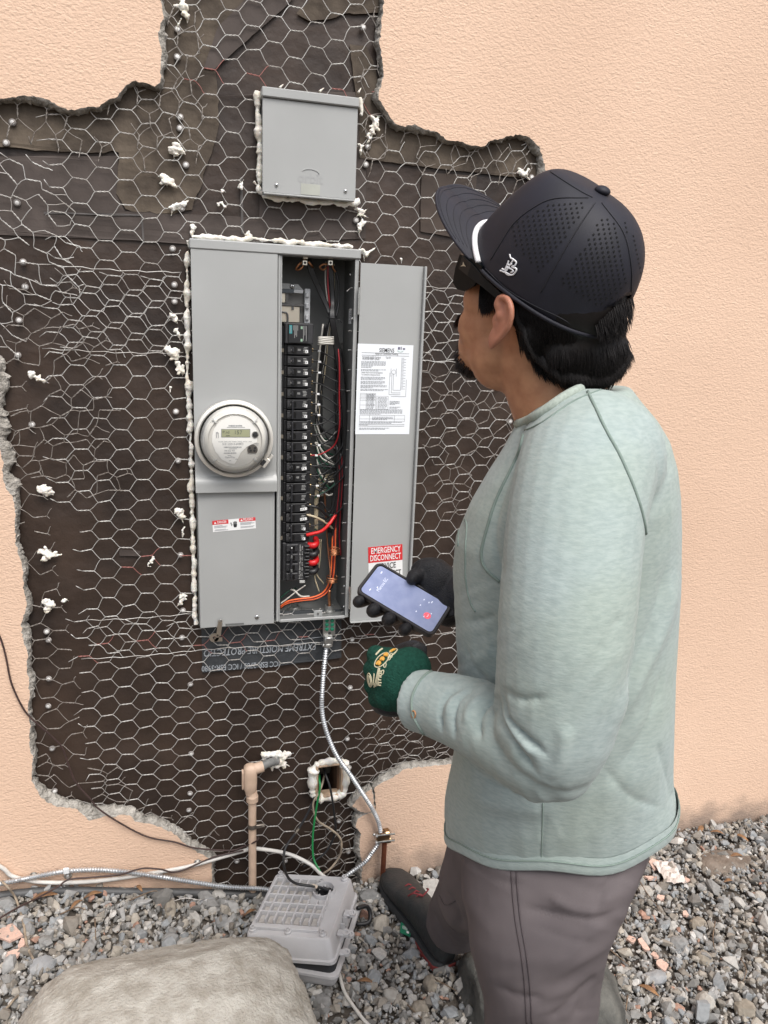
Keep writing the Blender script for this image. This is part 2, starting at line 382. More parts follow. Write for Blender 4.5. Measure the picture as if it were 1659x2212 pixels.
# panel and outlet openings in the paper
PX0, PX1, PZ0, PZ1 = 0.050, 0.422, 0.811, 1.699
_a, _b = atY(683, 1650, 0), atY(735, 1708, 0)
OX0, OX1, OZ0, OZ1 = _a[0], _b[0], _b[2], _a[2]
def paper():
    xs = np.unique(np.concatenate([np.linspace(-1.0, 1.6, 105), [PX0 + 0.006, PX1 - 0.006, OX0, OX1]]))
    zs = np.unique(np.concatenate([np.linspace(-0.1, 2.6, 109), [PZ0 + 0.006, PZ1 - 0.006, OZ0, OZ1]]))
    V = []
    for z in zs:
        for x in xs:
            wv = 0.0030 * nz((x, z, 0), 3.1, 2) + 0.0020 * nz((x * 0.6 + z * 0.8, z * 2.2, 0), 7, 6)
            if z < 1.25: wv *= 1.7
            V.append((x, 0.0045 + wv if not (PX0 < x < PX1 and PZ0 < z < PZ1) else 0.002, z))
    n = len(xs); F = []
    for j in range(len(zs) - 1):
        for i in range(n - 1):
            cx, cz = (xs[i] + xs[i + 1]) / 2, (zs[j] + zs[j + 1]) / 2
            if PX0 + 0.006 < cx < PX1 - 0.006 and PZ0 + 0.006 < cz < PZ1 - 0.006: continue
            if OX0 < cx < OX1 and OZ0 < cz < OZ1: continue
            F.append((j * n + i, j * n + i + 1, (j + 1) * n + i + 1, (j + 1) * n + i))
    p = MB().add(V, F).build('building_paper', M_PAPER, wall, 180)
    def sheet(name, pts, m, y=-0.002, rag=0.0, parent=p, label=None, th=0.0008):
        W = np.array([atY(x, yy, 0)[[0, 2]] for x, yy in pts]); Q = []
        for a, b in zip(W, np.roll(W, -1, 0)):
            k = max(1, int(np.linalg.norm(b - a) / 0.012))
            for i in range(k):
                q = a + (b - a) * i / k
                if i: q = q + rag * np.array([nz((q[0], q[1], 0), 55, 1), nz((q[0], q[1], 0), 55, 8)])
                Q.append((q[0], y + 0.0012 * nz((q[0], q[1], 0), 12, 3), q[1]))
        o = MB().poly(Q, (0, th, 0)).build(name, m, parent)
        if label: o['label'] = label
        return o
    sheet('felt_sheet', [(356, -200), (640, -200), (630, -40), (560, 30), (500, 95), (474, 130), (466, 160), (474, 215), (470, 284), (458, 330), (444, 364), (432, 410), (415, 453), (364, 461), (300, 458), (271, 451), (251, 418), (257, 330), (180, 330), (90, 325), (0, 318), (-90, 315), (-90, 200), (350, 170)], M_FELT_OLD, -0.0015, 0.006, label='torn weathered brown felt in the upper left of the hole')
    sheet('felt_sheet', [(440, 148), (461, 152), (620, 12), (640, -10), (560, -30), (470, 60)], M_FELT_GREY, -0.0035, 0.001)
    sheet('felt_sheet', [(700, -30), (640, 30), (668, 46), (712, 42), (740, 30), (850, 30), (850, -30)], M_FELT_OLD, -0.002, 0.004)
    sheet('felt_sheet', [(755, 96), (790, 100), (806, 130), (830, 240), (900, 270), (1000, 300), (1180, 290), (1195, 400), (1138, 386), (960, 366), (776, 342), (776, 260), (765, 180)], M_FELT_OLD, -0.0018, 0.002)
    sheet('felt_sheet', [(910, 372), (908, 500), (1020, 520), (1030, 380)], mat('brown_felt', (0.06, 0.041, 0.030), 0.7, var=0.35, scale=8), -0.001, 0.0015)
    sheet('felt_sheet', [(-60, 338), (256, 336), (251, 420), (270, 456), (560, 470), (565, 205), (478, 208), (640, 195), (790, 200), (790, 515), (430, 530), (310, 520), (-60, 505)], M_FELT_GREY, -0.0008, 0.0)
    sheet('tape_strip', [(518, 383), (524, 383), (526, 505), (521, 505)], M_TAPE_FAINT, -0.0025)
    sheet('tape_strip', [(95, 458), (307, 463), (307, 467), (95, 462)], M_TAPE_FAINT, -0.0025)
    sheet('tape_strip', [(304, 463), (308, 463), (312, 520), (308, 520)], M_TAPE_FAINT, -0.0026)
    sheet('tape_strip', [(258, 1186), (304, 1190), (300, 1201), (258, 1200)], M_FELT_GREY, -0.002)
    # flashing membrane under the panel, printed upside down
    fl = sheet('flashing_membrane', [(434, 1325), (737, 1315), (737, 1420), (640, 1432), (606, 1437), (438, 1452)], M_FLASHING, -0.0028, 0.0, wall, 'black flashing membrane with upside-down printing below the electrical panel')
    pr = MB()
    def udline(txt, left, right, size, bold, slant=0.0):
        A, B = atY(*left, -0.0045), atY(*right, -0.0045); ux = unit(A - B); uy = np.cross(ux, EY)   # rotated half a turn
        if uy[2] > 0: uy = -uy
        put_text(pr, txt, (A + B) / 2 + 0, ux, uy, size, bold, width=np.linalg.norm(A - B), slant=slant)
    udline('EXTREME MOISTURE PROTECTIO', (441, 1404), (684, 1389), 0.027, 0.008, 0.18)
    udline('ICC ESR-2783 / ICC ESR-3980', (436, 1439), (604, 1428), 0.022, 0.004)
    pr.build('lettering', M_FLASH_PRINT, fl); pr = MB()
    for k, q in enumerate([[(634, 1384), (700, 1375), (722, 1380)], [(634, 1390), (690, 1388)]]):
        pr.tube([atY(x, y, -0.0045) for x, y in q], 0.0008, 4)
    t = np.linspace(0.3, math.pi * 1.5, 24)
    for k in range(5):
        r = 0.020 - k * 0.0035; c = atY(712, 1388, -0.0045)
        pr.tube([c + np.array([r * 1.1 * math.cos(a), 0, r * math.sin(a) * 0.9]) for a in t], 0.0005, 4, flat=0.3)
    pr.build('emblem', M_FLASH_PRINT, fl)['kind'] = 'stuff'
paper()
# studs and sheathing behind the outlet opening
M_WOOD = mat('old_framing_wood', (0.20, 0.11, 0.06), 0.8, color2=(0.09, 0.05, 0.03), scale=30, stretch=(1, 1, 0.15), bump=0.4)
cav = MB().box((OX0 - 0.002, 0.006, OZ0 - 0.05), (OX0 + 0.010, 0.11, OZ1 + 0.05)).box((OX1 - 0.008, 0.006, OZ0 - 0.05), (OX1 + 0.01, 0.11, OZ1 + 0.05))
cav.build('stud', M_WOOD, wall)
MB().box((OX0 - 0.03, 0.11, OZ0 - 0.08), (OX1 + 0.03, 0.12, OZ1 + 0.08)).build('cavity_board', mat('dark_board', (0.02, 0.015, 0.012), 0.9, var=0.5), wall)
# ================================================================== wire netting (stucco lath)
M_WIRE = mat('galvanised_wire', (0.70, 0.69, 0.66), 0.45, 0.5, color2=(0.40, 0.37, 0.34), scale=14)
M_WIRE_OLD = mat('dull_old_wire', (0.38, 0.35, 0.32), 0.6, 0.4, color2=(0.20, 0.17, 0.145), scale=60)
M_WIRE_RED = mat('red_marked_wire', (0.36, 0.15, 0.13), 0.5, 0.3)
def pip(poly, x, y):
    c = False; n = len(poly); j = n - 1
    for i in range(n):
        xi, yi = poly[i]; xj, yj = poly[j]
        if (yi > y) != (yj > y) and x < (xj - xi) * (y - yi) / (yj - yi + 1e-15) + xi: c = not c
        j = i
    return c
HOLE2D = [(p[0], p[1]) for p in LOOP]
_jb0, _jb1 = atY(565, 195, -0.03), atY(775, 432, -0.03)
def blocked(x, z, m=0.0):
    if PX0 + m < x < PX1 - m and PZ0 + m < z < PZ1 - m: return True
    if _jb0[0] + m < x < _jb1[0] - m and _jb1[2] + m < z < _jb0[2] - m: return True
    if OX0 - 0.012 < x < OX1 + 0.012 and OZ0 - 0.012 < z < OZ1 + 0.012: return True
    return False
def netting(name, label, region, origin, ang=0.0, period=0.0880, pitch=0.0462, y=-0.009, jit=0.0021, warp=0.009, m=None, twist=0.024, drop=0.0, rw=0.00082, seed=0,
            selvedge=(), redrows=(), shear=0.0, group='sheets of wire netting in the wall opening', grow=0.0):
    """hexagonal netting: twisted horizontal ties joined by slanting wires; region = polygon in wall X, Z"""
    rnd = random.Random(seed); W = MB(); Rd = MB()
    ca, sa = math.cos(ang), math.sin(ang); ox, oz = origin
    def place(u, v):
        u2 = u + shear * v
        x, z = ox + ca * u2 - sa * v, oz + sa * u2 + ca * v
        x += warp * nz((x, z, 0), 4.0, seed + 1.5); z += warp * nz((x, z, 0), 4.0, seed + 8.5)
        return np.array([x, y + 0.0035 * nz((x, z, 0), 9, seed + 3), z])
    cache = {}
    def node(i, j):
        k = (i, j)
        if k not in cache:
            u = i * period / 2 + jit * rnd.uniform(-1, 1); v = (j + (0.5 if i % 2 else 0)) * pitch + jit * rnd.uniform(-1, 1)
            a = place(u - twist / 2, v + jit * rnd.uniform(-1, 1)); b = place(u + twist / 2, v + jit * rnd.uniform(-1, 1))
            cache[k] = (a, b)
        return cache[k]
    def ok(p): return pip(region, p[0], p[2]) and pip(HOLE_BIG, p[0], p[2])
    xs = [p[0] for p in region]; zs = [p[1] for p in region]
    R = math.hypot(max(xs) - min(xs), max(zs) - min(zs)) + 0.2
    ni = int(R / (period / 2)) + 2; nj = int(R / pitch) + 2
    for i in range(-ni, ni):
        for j in range(-nj, nj):
            u, v = i * period / 2, (j + (0.5 if i % 2 else 0)) * pitch
            c = place(u, v)
            if not ok(c) or (blocked(c[0], c[2], 0.012)): continue
            a, b = node(i, j); red = j in redrows and rnd.random() < .45
            if rnd.random() < drop: continue
            # two wires wound round each other
            d = b - a; L = np.linalg.norm(d); d /= L; p1 = np.cross(d, EY); p1 /= np.linalg.norm(p1); p2 = np.cross(d, p1)
            t = np.linspace(0, 1, 8)
            for ph in (0, math.pi):
                q = a + d * L * t[:, None] + 0.0009 * (np.cos(t * 9 + ph)[:, None] * p1 + np.sin(t * 9 + ph)[:, None] * p2)
                (Rd if red else W).tube(q, rw * 0.95, 4)
            for di, e, dj in ((1, b, 0), (1, b, -1)):
                jj = j + dj + (1 if i % 2 else 0)
                a2, b2 = node(i + 1, jj)
                c2 = (a2 + b2) / 2
                if rnd.random() < drop: continue
                end = a2
                if not ok(c2) or blocked(c2[0], c2[2], 0.004):
                    f = rnd.uniform(0.3, 0.75); end = b + (a2 - b) * f
                mid = (e + end) / 2 + np.array([rnd.uniform(-1, 1), 0.6 * rnd.uniform(-1, 1), rnd.uniform(-1, 1)]) * 0.0014
                bow = (end - e); sgn = 1 if dj == 0 else -1
                q = np.array([e, e + bow * 0.12 + EX * 0.0012 * ca, mid, end - bow * 0.12 - EX * 0.0012 * ca, end])
                (Rd if red and rnd.random() < .6 else W).tube(spline(q, 2), rw, 4)
            # cut wire ends on the left border
            cl = place(u - period / 2, v + pitch / 2)
            if not ok(cl) and rnd.random() < 0.8:
                q = a + np.array([-rnd.uniform(0.008, 0.022) * ca, -rnd.uniform(0, 0.006), rnd.choice((-1, 1)) * rnd.uniform(0.004, 0.016)])
                W.tube([a, (a + q) / 2, q], rw, 4)
    for pts in selvedge:
        q = resample(np.array(pts, float), 0.018); P3 = []
        for k, (x, z) in enumerate(q):
            P3.append((x, y - 0.002, z + 0.0016 * math.sin(k * 2.1)))
        W.tube(P3, rw * 1.05, 4)
    if not W.v: return
    o = thing(name, (ox, y, oz), label, 'wire netting', group)
    W.build('wire', m or M_WIRE, o, 180)
    if Rd.v: Rd.build('marked_wire', M_WIRE_RED, o, 180)['kind'] = 'stuff'
    return o
# wires may be seen wherever the stucco is gone; they run a little way under its edge
def _grow(P, d):
    P = np.array(P); T = np.roll(P, -4, 0) - np.roll(P, 4, 0); T /= np.linalg.norm(T, axis=1)[:, None] + 1e-9
    area = 0.5 * np.sum(P[:, 0] * np.roll(P[:, 1], -1) - np.roll(P[:, 0], -1) * P[:, 1]); s = -1 if area > 0 else 1
    return [tuple(q) for q in P + s * d * np.stack([-T[:, 1], T[:, 0]], 1)]
HOLE_BIG = _grow(HOLE2D[::3], 0.02)
def wz(px, py): p = atY(px, py, 0); return (p[0], p[2])
def wpoly(*pts): return [wz(*p) for p in pts]
zA, zB = wz(250, 759)[1], wz(250, 582)[1]
zC, zD = wz(250, 1415)[1], wz(250, 1333)[1]
o1, o2 = wz(500.4, 26.4), wz(508.3, 1492.6)
def sel(z, x0=-0.40, x1=0.95, dz=0.0):
    return [(x, z + 0.002 * math.sin(x * 17) + dz * x) for x in np.linspace(x0, x1, 80) if not blocked(x, z, -0.004)]
def split(line):
    out = [[line[0]]]
    for p in line[1:]:
        if p[0] - out[-1][-1][0] > 0.05: out.append([p])
        else: out[-1].append(p)
    return [l for l in out if len(l) > 2]
netting('wire_netting', 'bright hexagonal wire netting above the meter panel, around the small grey box', [(-0.245, zA), (-0.25, 1.92), (-0.14, 2.05), (-0.02, 2.5), (0.45, 2.5), (0.46, 1.93), (1.2, 2.02), (1.2, zA)], o1, 0.0, seed=1, redrows=(-3,), selvedge=split(sel(zA, -0.26)))
netting('wire_netting', 'bright hexagonal wire netting to both sides of the tall grey electrical panel', [(-0.225, zC), (-0.26, zB), (1.2, zB), (1.2, zC)], (o1[0] + 0.012, zB - 0.015), 0.0, seed=2, redrows=(-14,), selvedge=split(sel(zB, -0.30)) + split(sel(zC, -0.22)), pitch=0.0468)
netting('wire_netting', 'bright hexagonal wire netting below the electrical panel, around the outlet opening', [(-0.20, -0.05), (-0.22, zD), (1.2, zD), (1.2, -0.05)], o2, 0.012, seed=3, redrows=(3,), selvedge=split(sel(zD, -0.21)), jit=0.0018, pitch=0.0450)
G_OLD = 'scraps of older netting left at the broken edges'
netting('wire_netting', 'dull old netting scrap under the upper left stucco corner', wpoly((-60, 180), (160, 230), (280, 170), (330, 180), (370, 0), (440, 0), (440, 330), (385, 400), (250, 385), (160, 350), (60, 330), (-60, 340)), wz(200, 280), 1.45, seed=4, y=-0.013, m=M_WIRE_OLD, jit=0.005, drop=0.08, period=0.082, pitch=0.043, group=G_OLD)
netting('wire_netting', 'crumpled netting scrap at the left edge, level with the top of the panel', wpoly((-60, 330), (60, 330), (130, 400), (190, 520), (150, 640), (60, 760), (-60, 760)), wz(30, 560), -0.55, seed=5, y=-0.014, jit=0.009, drop=0.12, period=0.080, pitch=0.034, warp=0.014, group=G_OLD)
netting('wire_netting', 'tangled netting scrap at the left edge, level with the round meter', wpoly((0, 640), (170, 600), (240, 760), (245, 900), (270, 1050), (170, 1090), (60, 1090), (20, 900)), wz(120, 850), 0.45, seed=6, y=-0.013, m=M_WIRE_OLD, jit=0.008, drop=0.15, period=0.084, pitch=0.040, warp=0.012, group=G_OLD)
netting('wire_netting', 'old netting strip along the left stucco edge, lower half of the hole', wpoly((0, 800), (60, 820), (90, 1000), (130, 1150), (150, 1400), (180, 1600), (150, 1720), (60, 1720), (20, 1200)), wz(70, 1300), 0.08, seed=7, y=-0.011, m=M_WIRE_OLD, jit=0.006, drop=0.06, warp=0.01, group=G_OLD)
netting('wire_netting', 'bunched netting ends just above the lower left broken edge', wpoly((80, 1640), (250, 1640), (340, 1740), (470, 1800), (470, 1880), (300, 1780), (90, 1740)), wz(220, 1720), 0.25, seed=8, y=-0.014, m=M_WIRE_OLD, jit=0.009, drop=0.12, warp=0.012, group=G_OLD)
netting('wire_netting', 'dull old netting scrap right of the small grey box under the stucco step', wpoly((776, 0), (830, 0), (822, 230), (900, 270), (1050, 310), (1120, 290), (1180, 330), (1180, 420), (1040, 400), (930, 380), (780, 390)), wz(900, 330), 1.2, seed=9, y=-0.012, m=M_WIRE_OLD, jit=0.005, drop=0.08, period=0.080, pitch=0.044, group=G_OLD)
netting('wire_netting', 'bent netting ends behind the chin of the man', wpoly((880, 760), (1160, 700), (1160, 1200), (985, 1160), (900, 960)), wz(1000, 900), 0.25, seed=10, y=-0.012, m=M_WIRE_OLD, jit=0.006, drop=0.15, warp=0.012, group=G_OLD)
netting('wire_netting', 'twisted netting ends over the low stucco stub beside the conduit', wpoly((790, 1560), (1010, 1520), (1010, 1660), (870, 1640), (800, 1690), (740, 1700)), wz(900, 1610), 0.35, seed=11, y=-0.016, m=M_WIRE_OLD, jit=0.012, drop=0.15, pitch=0.032, warp=0.014, group=G_OLD)
netting('wire_netting', 'bunched netting ends left of the low stucco stub near the ground', wpoly((690, 1740), (770, 1740), (780, 1890), (640, 1890)), wz(730, 1820), 0.5, seed=12, y=-0.013, m=M_WIRE_OLD, jit=0.010, drop=0.1, period=0.07, pitch=0.034, warp=0.012, group=G_OLD)

# ================================================================== furring nails
M_NAILHEAD = mat('zinc_nail_head', (0.66, 0.65, 0.63), 0.5, 0.1)
M_WAD = mat('fibre_washer', (0.36, 0.33, 0.31), 0.8, var=0.5, scale=160)
def nail_proto():
    wad = MB().lathe([(0.0, 0.0), (0.0085, 0.0), (0.0088, 0.001), (0.0086, 0.0035), (0.0075, 0.0045), (0.0, 0.0045)], (0, 0, 0), OUT, 14).data('washer', smooth=50)
    head = MB().lathe([(0.0, 0.0045), (0.0050, 0.0045), (0.0052, 0.0052), (0.0042, 0.0058), (0.0, 0.0060)], (0, 0, 0), OUT, 14).data('nail_head', smooth=60)
    for me_ in (wad, head):
        for v_ in me_.vertices: v_.co *= .82
    wad.materials.append(M_WAD); head.materials.append(M_NAILHEAD); return wad, head
NW, NH = nail_proto()
NAILS = [(384, 62, 'just under the topmost sealant dab'), (383, 122, 'beside the upper left stucco edge, second from the top'), (389, 252, 'upper of a close pair left of the small grey box'), (389, 276, 'lower of a close pair left of the small grey box'),
 (402, 356, 'just below a round sealant blob, left of the small grey box'), (393, 450, 'against a sealant smear, above the left end of the panel'), (26, 263, 'at the left edge below the upper stucco, higher of two'), (13, 308, 'at the left edge below the upper stucco, lower of two'), (36, 437, 'at the left edge on crumpled netting, above the panel level'),
 (49, 566, 'at the left edge level with the panel lid'), (53, 620, 'at the left edge, between two netting seams, lower of a pair'), (40, 692, 'at the left edge a little above the left stucco corner'), (38, 768, 'at the left netting seam beside the stucco corner'), (373, 537, 'left of the panel just below its top corner'), (377, 615, 'left of the panel, on the upper netting seam'), (377, 651, 'left of the panel, above the long sealant blobs'),
 (380, 890, 'left of the round meter, higher one'), (385, 996, 'left of the round meter, lower one'), (68, 918, 'at the far left on tangled netting'), (390, 1200, 'left of the panel under the danger label level'), (785, 58, 'near the right stucco edge at the top of the hole'), (795, 316, 'right of the small grey box, higher one'), (791, 355, 'right of the small grey box, lower one'),
 (770, 475, 'between the small grey box and the panel'), (1150, 383, 'next to the peak of the black cap'), (100, 1366, 'on the lower netting seam at the left, higher of two'), (104, 1384, 'on the lower netting seam at the left, lower of two'), (105, 1468, 'at the left edge below the lower netting seam'), (104, 1527, 'at the left edge, halfway between seam and brown cable'), (112, 1619, 'beside the thin brown cable on the paper'),
 (117, 1711, 'in the lower left corner of the hole'), (395, 1320, 'just left of the panel foot, upper'), (393, 1379, 'below the left foot of the panel'), (411, 1480, 'below the black flashing membrane at its left end'), (413, 1630, 'left of the painted pipe elbow, higher'), (411, 1716, 'left of the painted pipe, lower'), (408, 1752, 'left of the painted pipe, lowest of the column'),
 (761, 1383, 'right of the conduit connector under the panel'), (757, 1487, 'right of the hanging conduit, at glove height'), (751, 1598, 'right of the hanging conduit, above the outlet opening'), (755, 1660, 'right of the outlet opening, half behind the conduit'), (733, 1776, 'below the outlet opening on the right'), (753, 1842, 'low down beside the stucco stub'), (512, 1863, 'near the ground left of the painted pipe'), (617, 1862, 'near the ground right of the painted pipe'), (1103, 911, 'at the collar of the man')]
for k, (px, py, where) in enumerate(NAILS):
    p = atY(px, py, -0.010)
    t = thing('furring_nail', (p[0], -0.004, p[2]), 'round grey furring nail ' + where, 'nail', 'furring nails in the building paper')
    rz = random.uniform(-0.25, 0.25); rx = random.uniform(-0.25, 0.25)
    t.rotation_euler = (rx, 0, rz)
    for nm, me in (('washer', NW), ('nail_head', NH)):
        o = bpy.data.objects.new(nm, me); COL.objects.link(o); o.parent = t
# screws and anchor bolts set in the stucco foot on the left
M_ZINC = mat('zinc_plate', (0.60, 0.60, 0.58), 0.35, 0.9, var=0.25, scale=90)
for px, py, w in [(73, 1891, 'beside the white cable at the left'), (147, 1891, 'under the conduit strap'), (427, 1863, 'near its right end')]:
    p = atY(px, py, YS)
    a = thing('wall_screw', (p[0], YS, p[2]), 'hex-head screw in the low stucco ' + w, 'screw', 'screws in the low stucco on the left')
    MB().lathe([(0, 0), (0.010, 0), (0.010, 0.0015), (0, 0.0015)], p, OUT, 14).build('washer', M_ZINC, a, 40)
    MB().lathe([(0, 0.0015), (0.0058, 0.0015), (0.0058, 0.007), (0.004, 0.008), (0, 0.008)], p, OUT, 6).build('hex_head', M_ZINC, a)

# ================================================================== white sealant
M_SEAL = mat('white_sealant', (0.82, 0.80, 0.75), 0.6, color2=(0.72, 0.66, 0.55), scale=40, sub=0.1, bump=0.3, bscale=120)
def blob(pts, label, tails=(), seed=0, y=-0.011, cat='sealant'):
    b = MB(); rnd = random.Random(seed)
    for (x, yy, rr) in pts:                                       # every dab is a cluster of smears run together
        p = atY(x, yy, y); R = rr * 0.00112
        for k in range(5):
            a = rnd.uniform(0, 6.28); off = R * rnd.uniform(0, .75); q = p + np.array([math.cos(a) * off, rnd.uniform(-.3, .3) * R, math.sin(a) * off]); c = rnd.uniform(0, 3.1)
            U = np.array([math.cos(c), 0, math.sin(c)]); W = np.cross(U, EY); b.sphere(q, (R * rnd.uniform(.55, 1.05), R * rnd.uniform(.3, .6), R * rnd.uniform(.25, .5)), np.array([U, EY, W]), 10, 7)
    for p0, p1 in zip(pts[:-1], pts[1:]): b.tube([atY(p0[0], p0[1], y), atY(p1[0], p1[1], y)], [p0[2] * .0006, p1[2] * .0006], 8)
    for q in tails:
        P = np.array([atY(a, c, y + 0.002) for a, c in q]); P = spline(P, 4); k = len(P)
        b.tube(P, np.linspace(0.0036, 0.0010, k), 6, flat=0.7)
    V, N, F = remesh(b, .0016, 2)
    V = V + N * np.array([.0022 * nz(v, 120, seed) + .0012 * nz(v, 330, seed + 3) for v in V])[:, None]
    o = MB().add(V, F).build('sealant_blob', M_SEAL, None, 180, loc=tuple(atY(pts[0][0], pts[0][1], 0)))
    return tag(o, label, cat, 'dabs of white sealant on the paper and netting')
BL = [
 ([(388, 8, 10), (398, 22, 9), (404, 36, 6)], 'white sealant dab at the top edge of the picture by the stucco', [[(392, 40), (384, 55), (383, 68)], [(404, 36), (405, 52)]]),
 ([(376, 320, 11), (388, 325, 9), (372, 325, 7), (381, 330, 8)], 'round puffy sealant blob left of the small grey box', [[(376, 330), (376, 345)]]),
 ([(356, 388, 9), (366, 393, 8), (375, 398, 5)], 'ragged sealant smear left of the small box below the round blob', [[(350, 384), (340, 380)], [(375, 398), (384, 408)], [(360, 396), (361, 406)]]),
 ([(374, 446, 8), (386, 444, 7), (397, 440, 5)], 'drawn-out sealant smear above the left part of the panel', [[(397, 440), (410, 432)], [(372, 450), (370, 468)], [(386, 446), (390, 454)]]),
 ([(418, 489, 7), (415, 500, 5)], 'small curled sealant bit on the panel top left corner', [[(416, 500), (418, 512)]]),
 ([(480, 440, 5), (486, 446, 4)], 'small hook of sealant on the netting below left of the small box', [[(474, 446), (470, 440), (468, 436)]]),
 ([(519, 400, 5), (521, 405, 4)], 'tiny sealant spot on the netting touching the pale tape', [[(521, 400), (526, 388)]]),
 ([(480, 412, 4)], 'tiny sealant fleck on the netting midway to the small box', [[(480, 412), (490, 416)]]),
 ([(534, 503, 5), (541, 508, 4)], 'thin sealant curl standing on the panel lid', [[(534, 503), (528, 510)], [(541, 508), (546, 516)]]),
 ([(812, 262, 10), (808, 275, 9), (804, 286, 7)], 'long sealant dab beside the right stucco step', [[(814, 254), (822, 252)], [(804, 290), (802, 300)]]),
 ([(796, 292, 5), (799, 300, 4)], 'small sealant curl under the dab right of the small box', [[(797, 304), (792, 310)]]),
 ([(780, 315, 5), (779, 325, 4)], 'narrow sealant fleck against the right side of the small box', [[(779, 325), (778, 340)]]),
 ([(772, 452, 6), (783, 456, 6), (776, 463, 5)], 'torn sealant wad under the right bottom corner of the small box', [[(786, 456), (794, 452)], [(780, 464), (796, 470)]]),
 ([(780, 484, 8), (777, 496, 6)], 'cream sealant dab between the small box and the panel', [[(777, 500), (776, 512)]]),
 ([(866, 558, 3)], 'tiny sealant speck on the netting above the open door', [[(866, 558), (868, 572)]]),
 ([(782, 540, 7), (790, 548, 7), (800, 543, 4)], 'sealant lump at the top of the door hinge', [[(800, 543), (812, 534)], [(786, 550), (787, 566)]]),
 ([(1126, 372, 8), (1135, 378, 7), (1140, 368, 4)], 'white sealant knot beside the front of the black cap', [[(1138, 382), (1146, 390)]]),
 ([(372, 683, 8), (378, 692, 7)], 'oval sealant dab left of the panel near its upper part', [[(378, 694), (386, 700)]]),
 ([(381, 714, 6), (386, 722, 5)], 'cream sealant drip left of the panel, above the biggest blob', [[(386, 724), (391, 738)]]),
 ([(364, 755, 9), (374, 763, 11), (384, 760, 7), (378, 773, 8)], 'biggest sealant blob left of the panel above the meter', [[(362, 748), (358, 744)]]),
 ([(385, 785, 6), (386, 798, 6), (385, 808, 4), (395, 790, 5), (396, 800, 4)], 'pair of cream sealant drips left of the panel over the meter', [[(395, 804), (394, 813)]]),
 ([(369, 838, 3)], 'thin sealant sliver left of the panel above the meter level', [[(369, 834), (367, 850)]]),
 ([(66, 806, 8), (70, 812, 7), (84, 818, 6), (94, 823, 4)], 'sealant smear at the far left on tangled netting', [[(94, 823), (107, 828)]]),
 ([(88, 1056, 9), (98, 1060, 11), (106, 1066, 8)], 'rounded sealant blob at the left, highest of three', [[(106, 1066), (118, 1070)]]),
 ([(94, 1192, 10), (102, 1198, 10), (96, 1206, 7), (120, 1196, 7)], 'lumpy sealant blob at the left, middle of three', [[(124, 1198), (136, 1198)]]),
 ([(98, 1300, 10), (106, 1306, 12), (102, 1316, 8)], 'rounded sealant blob at the left, lowest of three', [[(112, 1304), (122, 1308)]]),
 ([(137, 1298, 5), (142, 1296, 4)], 'small cream sealant crumb beside the lowest left blob', [[(142, 1296), (150, 1298)]]),
 ([(382, 1104, 9), (390, 1108, 9), (394, 1116, 7)], 'sealant blob left of the panel at the danger label', [[(392, 1118), (396, 1130)]]),
 ([(396, 1142, 4), (395, 1150, 3)], 'narrow cream sealant drip below the blob at the danger label', [[(395, 1152), (394, 1162)]]),
 ([(331, 1206, 5), (326, 1214, 4)], 'slanted cream sealant fleck left of the lower panel', [[(326, 1214), (318, 1222), (328, 1224)]]),
 ([(394, 1292, 8), (390, 1302, 6), (400, 1288, 5)], 'sealant drip left of the panel foot', [[(388, 1304), (380, 1312)]]),
 ([(572, 1634, 11), (592, 1629, 14), (612, 1632, 11), (604, 1646, 13), (624, 1628, 7), (586, 1653, 12), (612, 1652, 9)], 'broad sealant patch where the grey flexible pipe enters the wall', [[(622, 1630), (636, 1626)], [(612, 1646), (626, 1656)], [(586, 1630), (580, 1622)]]),
]
for k, (pts, lab, tails) in enumerate(BL): blob(pts, lab, tails, 20 + k)
def bead(pxs, label, r=0.009, y=-0.008, seed=0, wob=0.35):
    P = resample(spline(np.array([atY(a, b, y) for a, b in pxs]), 6), 0.004)
    rr = np.array([r * (1 + wob * nz(p, 45, seed) + wob * 0.6 * nz(p, 120, seed)) for p in P])
    P = P + np.array([[0.004 * nz(p, 60, seed + 2), 0, 0.004 * nz(p, 60, seed + 6)] for p in P])
    V, N, F = remesh(MB().tube(P, rr, 10), .0018, 1)
    V = V + N * np.array([.0016 * nz(v * [1, 1, .4], 110, seed) + .0008 * nz(v, 300, seed + 3) - .0022 * max(0, nz(v, 60, seed + 8)) for v in V])[:, None]
    o = MB().add(V, F).build('sealant_bead', M_SEAL, None, 180, loc=tuple(atY(*pxs[0], 0)))
    return tag(o, label, 'sealant', 'white sealant beads around the boxes')
bead([(407, 520), (404, 600), (406, 750), (408, 860), (412, 950), (413, 1050), (417, 1150), (419, 1250), (422, 1348)], 'uneven white sealant bead down the left side of the electrical panel', 0.0062, -0.012, 1, 0.95)
bead([(412, 512), (470, 514), (540, 517), (600, 520), (680, 527), (762, 533)], 'white sealant bead along the top of the electrical panel', 0.0050, -0.012, 2, 0.95)
bead([(559, 196), (554, 215), (558, 260), (561, 310), (560, 360), (561, 395), (556, 405), (568, 420)], 'cream sealant bead down the left side of the small grey box', 0.0070, -0.016, 3, 0.7)
bead([(566, 424), (600, 428), (650, 434), (700, 437), (755, 440), (775, 436)], 'cream sealant bead under the small grey box', 0.0062, -0.018, 4, 0.8)
bead([(778, 212), (782, 232), (779, 250)], 'short white sealant bead at the upper right of the small grey box', 0.004, -0.02, 5, 0.6)
